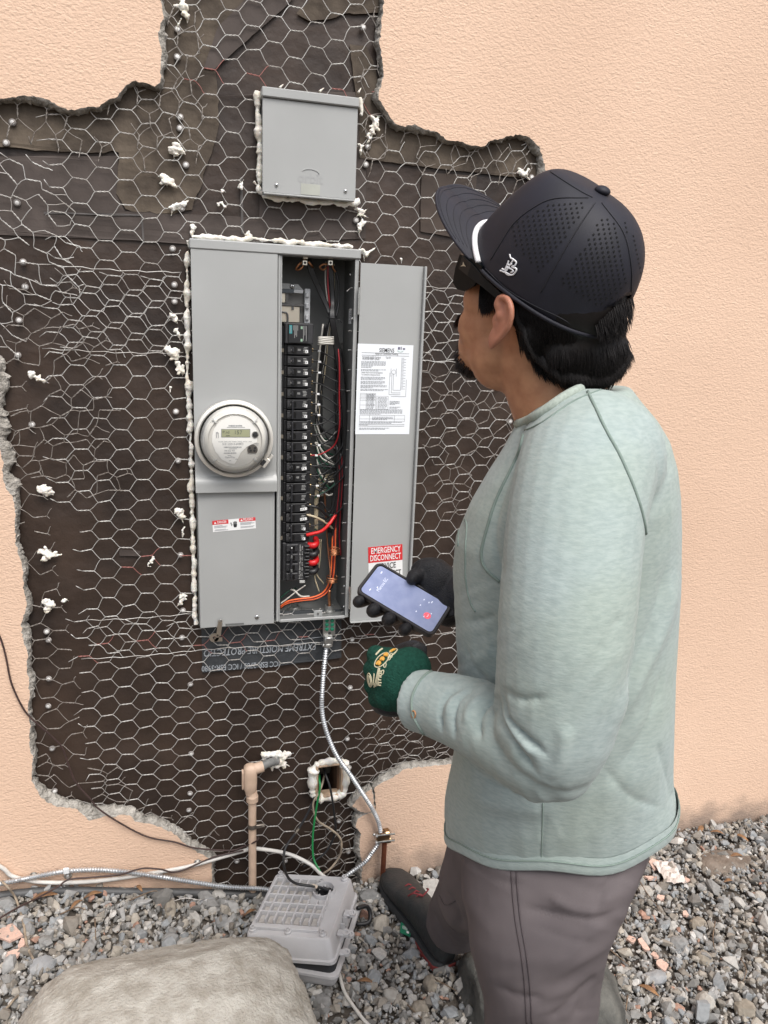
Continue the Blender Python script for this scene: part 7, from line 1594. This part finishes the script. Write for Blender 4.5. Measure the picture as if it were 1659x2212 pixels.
# ---------------------------------------------------------------- shoes
def shoe(heel, toe, name_label):
    ax = unit((toe - heel) * [1, 1, 0]); L = np.linalg.norm((toe - heel)[:2]); sd = np.cross(EZ, ax); z0 = min(heel[2], toe[2]) + .002
    t = bpy.data.objects.new('shoe', None); COL.objects.link(t); t.parent = person; t['_o'] = person['_o']; MADE.append(t)
    if name_label: t['label'] = name_label
    def P(s, w, z): return heel * [1, 1, 0] + ax * (L * s) + sd * w + EZ * (z0 + z)
    st = [(-.02, .020, .085), (.02, .033, .098), (.12, .037, .105), (.25, .036, .105), (.38, .036, .098), (.52, .040, .084), (.66, .046, .070), (.80, .047, .058), (.92, .036, .048), (.99, .016, .036)]
    up = MB(); rings = []
    for s, w, h in st:
        a = np.linspace(0, 2 * math.pi, 22, endpoint=False)
        rings.append([P(s, w * math.copysign(abs(math.cos(x)) ** .75, math.cos(x)), .016 + (h - .016) * (0.5 + .5 * math.copysign(abs(math.sin(x)) ** .8, math.sin(x)))) for x in a])
    up.loft(rings).build('upper', mat('dark_slate_shoe', (0.022, 0.026, 0.027), .6, color2=(0.035, 0.034, 0.034), scale=40, bump=.4, bscale=160), t, 180)
    so = MB(); rings = []
    for z, g in ((0, -.003), (.004, .003), (.016, .003), (.022, -.002)):
        ring = []
        for s, w, h in st: ring.append(P(s, w + g, z + (.004 if s > .9 else 0)))
        for s, w, h in st[::-1]: ring.append(P(s, -w - g, z + (.004 if s > .9 else 0)))
        rings.append(ring)
    so.loft(rings).build('midsole', mat('dark_midsole', (0.03, 0.032, 0.034), .7), t, 40)
    MB().loft([[P(s, w * k + .001, z) for s, w, k in ((-.035, .006, 1), (-.03, .020, 1), (.02, .037, 1), (.15, .041, 1), (.28, .040, 1), (.28, .040, -1), (.15, .041, -1), (.02, .037, -1), (-.03, .020, -1), (-.035, .006, -1))] for z in (-.001, .014)]).build('red_sole', mat('red_outsole', (0.20, 0.035, 0.032), .6), t)
    for k in range(4):
        s = .42 + k * .065; h = .098 - (s - .38) * .10
        MB().tube([P(s, -.020, h - .010), P(s + .015, 0, h + .003), P(s + .03, .020, h - .012)], .0022, 6).build('lace', mat('maroon_laces', (0.17, 0.022, 0.026), .8), t, 180)
    lc = MB(); lc.tube(spline([P(.40, .0, .100), P(.43, .020, .108), P(.47, .030, .092)], 4), .0022, 6); lc.tube(spline([P(.40, .0, .100), P(.42, -.020, .108), P(.47, -.026, .096)], 4), .0022, 6)
    lc.build('lace_bow', MATS['maroon_laces'], t, 180)
shoe(FARFOOT_H + np.array([.005, -.01, 0]), FARFOOT_T, 'dark shoe with maroon laces and red heel, stepped toward the wall'); shoe(np.array([.555, -1.03, .0]), np.array([.44, -.78, 0]), None)
# ---------------------------------------------------------------- hair
def inpoly(n, poly, seed):
    rnd = random.Random(seed); xs = [p[0] for p in poly]; ys = [p[1] for p in poly]; out = []
    while len(out) < n:
        x, y = rnd.uniform(min(xs), max(xs)), rnd.uniform(min(ys), max(ys))
        if pip(poly, x, y): out.append((x, y))
    return out
def strand(mb, root, d, L, droop, r, rnd, curl=.15):
    P = [root]; d = unit(d); seg = 4
    for k in range(seg):
        d = unit(d + droop * .25 + np.array([rnd.uniform(-1, 1) for _ in range(3)]) * curl * .3); P.append(P[-1] + d * L / seg)
    mb.tube(P, np.array([r, r, r * .85, r * .55, r * .12]), 3, cap=False)
c1 = lambda x, y: (877.7 + x / 2.749, 329.2 + y / 2.749)          # measured on an enlargement of the head
DOWN = -CAM_U
def hair():
    mb = MB()
    hsph(mb, -.036, .042, 0, .085, .074, .0815, 28, 18); hsph(mb, -.080, -.010, 0, .044, .050, .060); hsph(mb, -.088, -.026, .008, .040, .034, .046); hsph(mb, -.076, -.012, .032, .032, .034, .032); hsph(mb, -.104, -.016, -.012, .040, .046, .050); hsph(mb, -.102, -.034, -.008, .034, .028, .042)
    hsph(mb, -.042, .010, .058, .022, .036, .020)
    V, N, F = remesh(mb, .004, 6)
    base = MB().add(V, F)
    o = base.build('hair', M_HAIR, person, 180); t = bvh(V, F)
    st = MB(); rnd = random.Random(5)
    back = unit(-HFw)
    # long hair under the cap, flowing down and back
    zone = [c1(*p) for p in [(610, 850), (690, 900), (760, 945), (900, 1020), (1020, 1080), (1230, 1090), (1270, 1050), (1345, 1100), (1345, 1190), (1300, 1290), (1210, 1365), (1050, 1385), (910, 1355), (800, 1300), (715, 1200), (655, 1090), (620, 980), (600, 900)]]
    for x, y in inpoly(8000, zone, 3):
        p = hit(t, x, y, 0)
        if p is None: p = hit(BT, x, y, .001)
        if p is None: continue
        fx = (x - 1180) / 180.0
        loc, nor, i_, d_ = t.find_nearest(Vector(p)); nor = np.array(nor); d = DOWN + CAM_R * .25 * max(0, fx); d = unit(d - nor * (d @ nor)) + nor * .16
        strand(st, p - nor * .001, d, rnd.uniform(.012, .024), DOWN * .35 - nor * .15, rnd.uniform(.00035, .0007), rnd, .12)
    # fringe of tips that break the lower outline
    edge = [c1(*p) for p in [(650, 960), (700, 1080), (745, 1180), (820, 1265), (920, 1325), (1050, 1355), (1200, 1345), (1290, 1275), (1345, 1180), (1350, 1120)]]
    for x, y in resample(np.array(edge), .2):
        p = hit(t, x - 2 * np.sign(x - 1200), y - 14, 0)
        if p is None: continue
        fx = (x - 1150) / 220.0; strand(st, p, DOWN + CAM_R * .7 * max(-.3, fx) + (p - HO) * .8, rnd.uniform(.008, .018), DOWN * .6, rnd.uniform(.0003, .0005), rnd, .2)
    # sideburn and temple hair in front of the ear
    side = [c1(*p) for p in [(432, 640), (480, 690), (560, 780), (605, 850), (570, 862), (520, 885), (470, 905), (440, 890)]]
    for x, y in inpoly(2400, side, 4):
        p = hit(BT, x, y, .0004)
        if p is None: continue
        strand(st, p, DOWN * 1.0 - CAM_R * rnd.uniform(-.05, .25) - CAM_F * .12, rnd.uniform(.008, .020), DOWN * .5, rnd.uniform(.0005, .0008), rnd, .2)
    # tuft through the opening at the back of the cap
    opn = [c1(*p) for p in [(1110, 1030), (1150, 985), (1240, 905), (1330, 850), (1372, 862), (1365, 930), (1330, 990), (1270, 1050), (1160, 1075)]]
    for x, y in inpoly(900, opn, 6):
        p = hit(t, x, y, .002)
        if p is None: continue
        strand(st, p, DOWN + CAM_R * .25 - CAM_F * .15, rnd.uniform(.010, .020), DOWN * .6, rnd.uniform(.0004, .0006), rnd, .15)
    s_ = st.build('hair_strands', M_HAIR, o, 180); s_['kind'] = 'stuff'
    # goatee, moustache and stubble
    bd = MB()
    for k in range(900):
        a, b = rnd.gauss(0, 1), rnd.gauss(0, 1); p = hp(.066 + .012 * a, -.106 + .010 * b, rnd.gauss(0, .016))
        loc, nor, i, dist = BT.find_nearest(Vector(p)); loc = np.array(loc); nor = np.array(nor)
        if (loc - HO) @ HU > -.070: continue
        strand(bd, loc, nor * .7 + DOWN * .7 + HFw * .2, rnd.uniform(.006, .013), DOWN * .4, .0006, rnd, .5)
    for k in range(420):
        s = rnd.uniform(-.030, .030); loc, nor, i, dist = BT.find_nearest(Vector(hp(.105, -.036 - abs(s) * .55 + rnd.gauss(0, .004), s))); loc = np.array(loc)
        strand(bd, loc, np.array(nor) * .6 + HL * s * 20 + DOWN * .6, rnd.uniform(.007, .012), DOWN * .5, .0007, rnd, .4)
    b_ = bd.build('beard', M_BEARD, o, 180); b_['kind'] = 'stuff'
hair()

# ---------------------------------------------------------------- cap
def cap():
    t = bpy.data.objects.new('cap', None); COL.objects.link(t); t.parent = person; t['_o'] = person['_o']; MADE.append(t); t['label'] = 'black cap with white rope above the brim and punched side panels'
    cf = -.008; NT, NS = 96, 34
    def rim_u(f, l): return .040 + .17 * f + (.020 * max(0, (f - .055) / .04) if f > .055 else 0) + .30 * max(0, -l) * min(1, max(0, (f - .015) / .05))
    def S(th, s, g=0.0):
        c, sn = math.cos(th), math.sin(th)
        af = .114 if c > 0 else .104; al = .0855; fr = max(0, c) ** 1.2
        k = 2.5 - .1 * max(0, -c)
        R = max(0.0, 1 - s ** k) ** (1 / k)
        kf = 9.0; Rf = (1 - .36 * s) * max(0.0, 1 - s ** kf) ** (1 / kf); R = R * (1 - fr) + Rf * fr
        # crown leans back: the middle of the top sits behind the rim centre
        f0, l0 = c * (af + g), sn * (al + g); e = (abs(c) ** 2.3 + abs(sn) ** 2.3) ** (-1 / 2.3); f0 *= e; l0 *= e
        ru = rim_u(cf + f0, l0); top = .186 + g
        lean = -.026 * s ** 1.5
        bulge = 1 + .035 * math.sin(math.pi * min(1, s * 1.1)) * (1 - fr)
        ff = cf + lean + f0 * R * bulge; uu = ru + (top - ru) * s - s * s * .17 * max(0, .050 - ff)
        return hp(ff, uu, l0 * R * bulge)
    ss = 1 - (1 - np.linspace(0, 1, NS)) ** 1.8
    def surf(g):
        return [[S(2 * math.pi * j / NT, s, g) for j in range(NT)] for s in ss]
    G = surf(0); V = np.array(G).reshape(-1, 3); F = []
    for i in range(NS - 1):
        for j in range(NT):
            th = 2 * math.pi * (j + .5) / NT; s = (ss[i] + ss[i + 1]) / 2; da = abs(th - math.pi)
            arch = .085 + .25 * math.sqrt(max(0, 1 - (da / .46) ** 2)) if da < .46 else 0
            if da < .46 and .085 < s < arch: continue                    # half-moon opening over the strap
            k = (j + 1) % NT; F.append((i * NT + j, i * NT + k, (i + 1) * NT + k, (i + 1) * NT + j))
    cr = MB().add(V, F).build('crown', M_CAP, t, 180); md = cr.modifiers.new('cloth', 'SOLIDIFY'); md.thickness = .0016; md.offset = -1
    tree = bvh(V, F)
    # button
    MB().sphere(hp(cf - .026, .1740, 0), np.array([.0095, .0095, .0055]), HA, 14, 10).build('button', M_CAP, t, 180)
    # rim band and strap
    rb = [S(2 * math.pi * j / NT, 0, .0012) for j in range(NT)]; MB().tube(np.array(rb + rb[:1]), .0026, 6, cap=False).build('rim_band', M_CAP, t, 180)
    # brim: arched blade
    A0 = 1.02; nb, nr = 40, 12; rows = []
    for i in range(nr + 1):
        q = i / nr; row = []
        for j in range(nb + 1):
            th = -A0 + 2 * A0 * j / nb; p = S(th, 0, .0005); f, l = (p - HO) @ HFw / HS, (p - HO) @ HL / HS; u = (p - HO) @ HU / HS
            w = math.cos(th / A0 * math.pi / 2) ** .55; ext = .090 * w * q
            row.append(hp(f + ext * (.98), u + ext * .24 - .10 * max(0, abs(l) - .02) * q * w, l * (1 + .10 * q * w)))
        rows.append(row)
    Vb = np.array(rows).reshape(-1, 3); n1 = nb + 1; Fb = [(i * n1 + j, i * n1 + j + 1, (i + 1) * n1 + j + 1, (i + 1) * n1 + j) for i in range(nr) for j in range(nb)]
    br = MB().add(Vb, Fb).build('brim', M_CAP, t, 180); md = br.modifiers.new('board', 'SOLIDIFY'); md.thickness = .0032; md.offset = 0
    for q in (3, 5, 7, 9, 11): MB().tube(np.array([rows[q][j] + HU * .0019 for j in range(3, nb - 2)]), .0005, 4, flat=.6).build('brim_stitching', mat('brim_thread', (.011, .011, .017), .7), br, 180)
    e_ = np.array([rows[nr][j] for j in range(nb + 1)]); MB().tube(e_, .0022, 6).build('brim_piping', M_CAP, br, 180)
    # white rope
    rp = np.array([S(th, .022, .0028) for th in np.linspace(-A0 * .97, A0 * .97, 50)]); MB().tube(rp, .0036, 10).build('rope', M_ROPE, t, 180)
    # panel seams
    for pts in ([(500, 640), (560, 540), (640, 420), (760, 325), (880, 275), (1080, 270)], [(1120, 300), (1000, 480), (860, 720), (800, 830)], [(1160, 300), (1290, 480), (1335, 680), (1335, 830)], [(470, 690), (600, 815), (760, 910), (900, 975), (1010, 1040)], [(856, 116), (950, 178), (1040, 234), (1105, 268)]):
        m = seam(tree, [c1(*p) for p in pts], .0008, 5, .0002)
        if m.v: m.build('seam', mat('cap_stitch', (.009, .009, .013), .8), t, 180)
    # front panel piping from front corner to button
    P = [S(.55 * s_, .93 + .06 * s_, .001) for s_ in (0,)]
    # punched holes
    dots = MB(); rnd = random.Random(2)
    regs = [[(610, 490), (640, 420), (870, 295), (1070, 290), (1040, 370), (900, 570), (800, 725), (740, 660), (650, 545)], [(1040, 580), (1160, 380), (1230, 400), (1320, 700), (1300, 820), (1130, 920), (990, 830), (905, 765)], [(1275, 380), (1330, 450), (1395, 620), (1400, 720), (1365, 720), (1340, 560)]]
    for R_ in regs:
        for i in range(-40, 80):
            for j in range(-10, 60):
                x, y = 600 + i * 33 + j * 5.5, 280 + j * 27 - i * 2.5 + (13 if i % 2 else 0) * 0
                if pip(R_, x, y):
                    p = hit(tree, *c1(x, y), .0005)
                    if p is None: continue
                    loc, nor, k, d = tree.find_nearest(Vector(p)); dots.lathe([(0, 0), (.0013, 0), (.0013, .0002), (0, .0002)], p, nor, 7)
    if dots.v: d_ = dots.build('perforations', mat('hole_black', (.0015, .0015, .002), .9), t); d_['kind'] = 'stuff'
    # embroidered monogram
    lg = MB()
    for pts in ([(618, 606), (624, 628), (640, 636), (628, 655), (600, 700), (590, 712)], [(640, 636), (656, 652), (648, 672), (630, 680), (656, 690), (654, 706), (632, 728), (600, 716), (575, 706), (560, 702)], [(612, 644), (604, 664), (588, 696), (572, 690)], [(604, 664), (622, 668), (632, 660)], [(596, 684), (622, 690), (640, 704), (624, 714)], [(606, 676), (590, 706), (606, 726), (632, 728)]):
        Q = [hit(tree, *c1(*p), .0012) for p in resample(spline(np.array(pts, float), 5), 4)]; Q = np.array([q for q in Q if q is not None])
        if len(Q) > 2: lg.tube(Q, .0010, 6)
    if lg.v: lg.build('monogram', M_ROPE, t, 180)
cap()

# ---------------------------------------------------------------- sunglasses
def sunglasses():
    t = bpy.data.objects.new('sunglasses', None); COL.objects.link(t); t.parent = person; t['_o'] = person['_o']; MADE.append(t)
    M_FR = mat('black_acetate', (.009, .009, .009), .3, spec=.3); M_LN = mat('dark_lens', (.003, .0045, .005), .3, spec=.15)
    for s in (1, -1):
        a, b = np.array([.104, .033, .010 * s]), np.array([.080, .035, .074 * s]); rings = []
        def ring(off, g):
            out = []
            for x in np.linspace(0, 2 * math.pi, 28, endpoint=False):
                cx, cz = math.copysign(abs(math.cos(x)) ** .6, math.cos(x)), math.copysign(abs(math.sin(x)) ** .6, math.sin(x))
                k = .5 + .5 * cx * g; p = a + (b - a) * k; out.append(hp(p[0] + off + .006 * (1 - (2 * k - 1) ** 2), p[1] + cz * .025 * g * (1 + .12 * cx), p[2]))
            return np.array(out)
        MB().loft([ring(.002, 1.0), ring(.002, .82), ring(-.004, .82), ring(-.004, 1.0)], closed=True).build('rim', M_FR, t, 40)
        MB().loft([ring(.0005, .84), ring(-.002, .84)]).build('lens', M_LN, t, 30)
        MB().loft([[hp(f, u + du, l * s + dl * s) for du, dl in ((.0085 * k, .0), (.0085 * k, .004), (-.0085 * k, .004), (-.0085 * k, 0))] for f, u, l, k in ((.084, .046, .075, 1.0), (.066, .043, .0775, .95), (.040, .037, .0785, .7), (.010, .030, .0785, .55), (-.012, .022, .078, .5))]).build('temple', M_FR, t)
        pr = [(f - .021, u + .014) for f, u in [(.112, .040), (.090, .042), (.070, .040), (.068, .028), (.074, .012), (.086, .000), (.100, -.003), (.110, .002), (.113, .020)]]
        MB().loft([[hp(f, u, s * (l_ + (.095 - f) * .14)) for f, u in pr] for l_ in (.0690, .0745)]).build('side_lens', M_LN, t, 30)
    MB().tube([hp(.106, .046, .012), hp(.110, .048, 0), hp(.106, .046, -.012)], .0035, 8).build('bridge', M_FR, t, 180)
    m = MB(); o = hp(.076, .045, .0800); ux, uz = unit(HFw), HU
    m.add([o + ux * a * .001 + uz * b * .001 + HL * .0018 for a, b in [(-4, 0), (-1, 1), (2, 4), (1.5, 0), (4, -3), (0, -1)]], [(0, 1, 5), (1, 2, 3), (1, 3, 5), (3, 4, 5)]); m.build('temple_mark', mat('pale_gold', (.55, .48, .36), .4, .6), t)
sunglasses()

# ---------------------------------------------------------------- phone in the far hand
PA = CAM_R * .825 - CAM_U * .469 - CAM_F * .19; PA = unit(PA)
PB = CAM_R * .47 + CAM_U * .59 + CAM_F * .62; PB = unit(PB - PA * (PB @ PA))
PN = np.cross(PA, PB); PN = PN if PN @ CAM_F < 0 else -PN
def ph(s, t, n): return PH_C + PA * s + PB * t + PN * n
def phone():
    t = thing('phone', tuple(PH_C), 'smartphone in a dark case with a lit call screen, held in the black-gloved hand', 'phone')
    hx, hy = .0755, .0385
    def slab(name, levels, m, sm=40): return MB().loft([[ph(u, v, z) for u, v in rrect(hx + g, hy + g, r, 7)] for z, g, r in levels]).build(name, m, t, sm)
    slab('case', [(-.0075, -.001, .011), (-.0060, .002, .013), (.0030, .0024, .013), (.0042, .0012, .012), (.0042, -.0018, .010), (.0026, -.0019, .010)], mat('dark_case', (.020, .017, .017), .4))
    slab('glass', [(.0027, -.0020, .010), (.0031, -.0022, .010)], mat('phone_black_glass', (.01, .01, .012), .08))
    m = mat('lit_screen', (.30, .34, .52), .12, color2=(.22, .26, .44), scale=45, emit=0)
    b = m.node_tree.nodes['Principled BSDF']; b.inputs['Emission Color'].default_value = (.40, .46, .70, 1); b.inputs['Emission Strength'].default_value = .12
    sc = slab('screen', [(.0032, -.0040, .008), (.0034, -.0040, .008)], m)
    w = MB(); c = lambda s, q: ph(s, q, .0037)
    up = -PA; rt = PB if np.dot(np.cross(-PA, PN), PB) > 0 else -PB          # the top of the screen points to the left end
    rt = np.cross(up, PN); 
    put_text(w, 'Marcos EC', c(-.043, 0), rt, up, .0088, 0, width=.033)
    for s, q, l in ((-.058, -.022, .006), (-.060, .022, .007), (.030, -.012, .004), (.046, -.012, .006), (.030, .018, .004), (.040, .018, .004), (.054, .0, .003), (.030, .004, .004), (.044, .022, .006), (-.05, -.01, .004)): rect(w, c(s, q), rt, up, -l / 2.6, l / 2.6, -.0009, .0009)
    w.build('screen_text', mat('lit_white', (.75, .78, .88), .3, emit=.25), sc)['kind'] = 'stuff'
    cc = c(.050, -.008); a = np.linspace(0, 2 * math.pi, 22, endpoint=False)
    o = MB().add([cc] + [cc + .0066 * (math.cos(x) * PA + math.sin(x) * PB) for x in a], [(0, i + 1, (i + 1) % 22 + 1) for i in range(22)]).build('hang_up_button', mat('lit_red', (.85, .10, .13), .3, emit=.4), sc)
    MB().tube([cc + PN * .0004 + PB * (.003 * math.cos(x)) + PA * (.0012 * math.sin(x)) for x in np.linspace(.2, 2.9, 8)], .0006, 4).build('handset_icon', MATS['lit_white'], o)
phone()
def black_hand():
    mb = MB(); R = .0118
    for s, r in ((-.060, .0100), (-.030, .0118), (.001, .0118), (.034, .0108)):
        mb.tube(spline(np.array([ph(s + .030, .030, -.030), ph(s + .012, .000, -.030), ph(s + .001, -.026, -.026), ph(s - .004, -.045, -.014), ph(s - .003, -.0515, -.002), ph(s - .001, -.0500, .004)]), 4), np.interp(np.linspace(0, 1, 21), [0, .5, .85, 1], [r * 1.15, r * 1.08, r, r * .75]), 12)
        mb.sphere(ph(s - .002, -.0505, .000), r * .98, seg=12, rings=8)
    th = [ph(.088, .030, -.020), ph(.060, .052, -.012), ph(.028, .062, -.004), ph(.004, .058, .006), ph(-.006, .046, .012), ph(-.008, .036, .0125)]
    mb.tube(spline(np.array(th), 5), np.interp(np.linspace(0, 1, 26), [0, .4, .6, .85, 1], [.021, .0165, .0150, .0135, .010]), 14)
    mb.sphere(ph(-.007, .037, .0125), .0115, seg=12, rings=8)
    for (px, py, dp, rx, ry, rz) in ((948, 1262, 1.365, .040, .040, .026), (970, 1300, 1.36, .034, .046, .028), (930, 1230, 1.37, .036, .022, .022), (992, 1285, 1.355, .034, .038, .030), (1030, 1290, 1.35, .03, .034, .03), (900, 1290, 1.375, .05, .03, .016)):
        mb.sphere(atD(px, py, dp), np.array([rx, rz, ry]), np.array([CAM_R, CAM_F, CAM_U]), 16, 12)
    V, N, F = remesh(mb, .0026, 4); o = MB().add(V, F).build('black_glove', M_GLOVE_B, person, 180); t = bvh(V, F)
    for pts in ([(888, 1206), (891, 1222), (886, 1240)], [(913, 1208), (905, 1226), (895, 1240)]):
        m = seam(t, pts, .0009, 5, -.0003)
        if m.v: m.build('finger_crease', M_INK, o, 180)
black_hand()
# ---------------------------------------------------------------- green knitted glove, near hand closed to a fist
def green_fist():
    mb = MB(); Z = .935
    def q(px, py, h=Z): return atH(px, py, h)
    A = np.array([CAM_R, CAM_F, CAM_U])
    mb.sphere(q(862, 1462), np.array([.040, .028, .036]), A, 20, 14); mb.sphere(q(838, 1452, .94), np.array([.030, .027, .034]), A, 18, 12); mb.sphere(q(885, 1445, .94), np.array([.030, .026, .030]), A, 18, 12); mb.sphere(q(842, 1495, .935), np.array([.026, .026, .026]), A, 16, 12); mb.sphere(q(872, 1492, .93), np.array([.030, .028, .030]), A, 16, 12)
    mb.tube(np.array([q(850, 1470), q(878, 1492, .930), q(890, 1500, .926)]), [.030, .031, .0305], 18)
    kn = [(812, 1414, .948), (804, 1446, .945), (806, 1480, .942), (815, 1508, .938)]
    for px, py, h in kn: mb.sphere(q(px, py, h), .0135, seg=14, rings=10)
    V, N, F = remesh(mb, .0030, 6); o = MB().add(V, F).build('green_glove', M_GLOVE_G, person, 180); t = bvh(V, F)
    fb = MB()
    for i, (px, py, h) in enumerate(kn):                                   # fingers curled into the palm, coated black
        fb.tube(spline(np.array([q(px + 2, py + 2, h), q(px + 1, py + 6, h + .030), q(px + 14, py + 10, h + .050), q(px + 34, py + 12, h + .048), q(px + 42, py + 14, h + .034)]), 4), np.interp(np.linspace(0, 1, 17), [0, .6, 1], [.0125, .0115, .0085]), 12)
    fb.tube(spline(np.array([q(905, 1408, .955), q(890, 1402, .985), q(862, 1410, 1.000), q(838, 1430, 1.000)]), 5), np.linspace(.0135, .0105, 16), 12)
    fb.sphere(q(850, 1528, .95), np.array([.030, .024, .012]), A, 14, 10)
    V2, N2, F2 = remesh(fb, .0030, 3); MB().add(V2, F2).build('coated_fingers', M_GLOVE_B, o, 180)
    # printed marks on the back of the hand
    c6 = lambda x, y: ((1400 + x / 3.318) / 1.8228, (2480 + y / 3.318) / 1.8228)
    pale, orange = MB(), MB()
    def line(mb_, pts, r=.0008):
        Q = [hit(t, *c6(*p), .0006) for p in resample(spline(np.array(pts, float), 4), 8)]; Q = np.array([x for x in Q if x is not None])
        if len(Q) > 1: mb_.tube(Q, r, 5)
    el = lambda cx, cy, a, b, rot, n=20: [(cx + a * math.cos(x) * math.cos(rot) - b * math.sin(x) * math.sin(rot), cy + a * math.cos(x) * math.sin(rot) + b * math.sin(x) * math.cos(rot)) for x in np.linspace(0, 2 * math.pi, n)]
    line(pale, el(345, 395, 120, 58, -.80)); 
    for k in range(3): line(orange, [(275 + k * 50, 455 - k * 55), (300 + k * 45, 420 - k * 50), (320 + k * 45, 430 - k * 55), (300 + k * 50, 460 - k * 55)], .0022)
    line(pale, [(340, 620), (305, 615), (300, 650), (335, 655)], .001); line(pale, [(345, 545), (310, 545), (312, 600), (345, 590)], .001); line(pale, [(312, 570), (338, 568)], .001)
    line(pale, [(340, 690), (310, 690), (305, 720), (335, 725)], .001)
    for cx, cy in ((355, 555), (385, 465), (440, 370), (465, 340)): line(pale, [(cx - 12, cy - 22), (cx + 14, cy - 26), (cx + 8, cy + 20), (cx - 16, cy + 22), (cx - 12, cy - 22)], .0007)
    for dx in (0, 22, 44): line(pale, [(245 + dx, 750 - dx * .5), (275 + dx * .7, 620), (300 + dx * .4, 500)], .0008)
    line(pale, el(188, 655, 88, 26, 1.42)); line(pale, el(188, 660, 60, 14, 1.42), .0012); line(pale, [(232, 720), (240, 640), (245, 570)], .0009)
    line(pale, [(265, 330), (310, 280), (350, 250)], .0014); line(pale, [(440, 300), (500, 255), (545, 262), (520, 300), (460, 350)], .0010); line(orange, [(450, 290), (500, 262), (520, 265)], .0020)
    if pale.v: pale.build('pale_print', mat('cream_print', (.52, .48, .33), .7), o, 180)
    if orange.v: orange.build('orange_print', mat('amber_print', (.58, .30, .05), .7), o, 180)
green_fist()
for o in MADE:
    if '_o' in o.keys(): del o['_o']
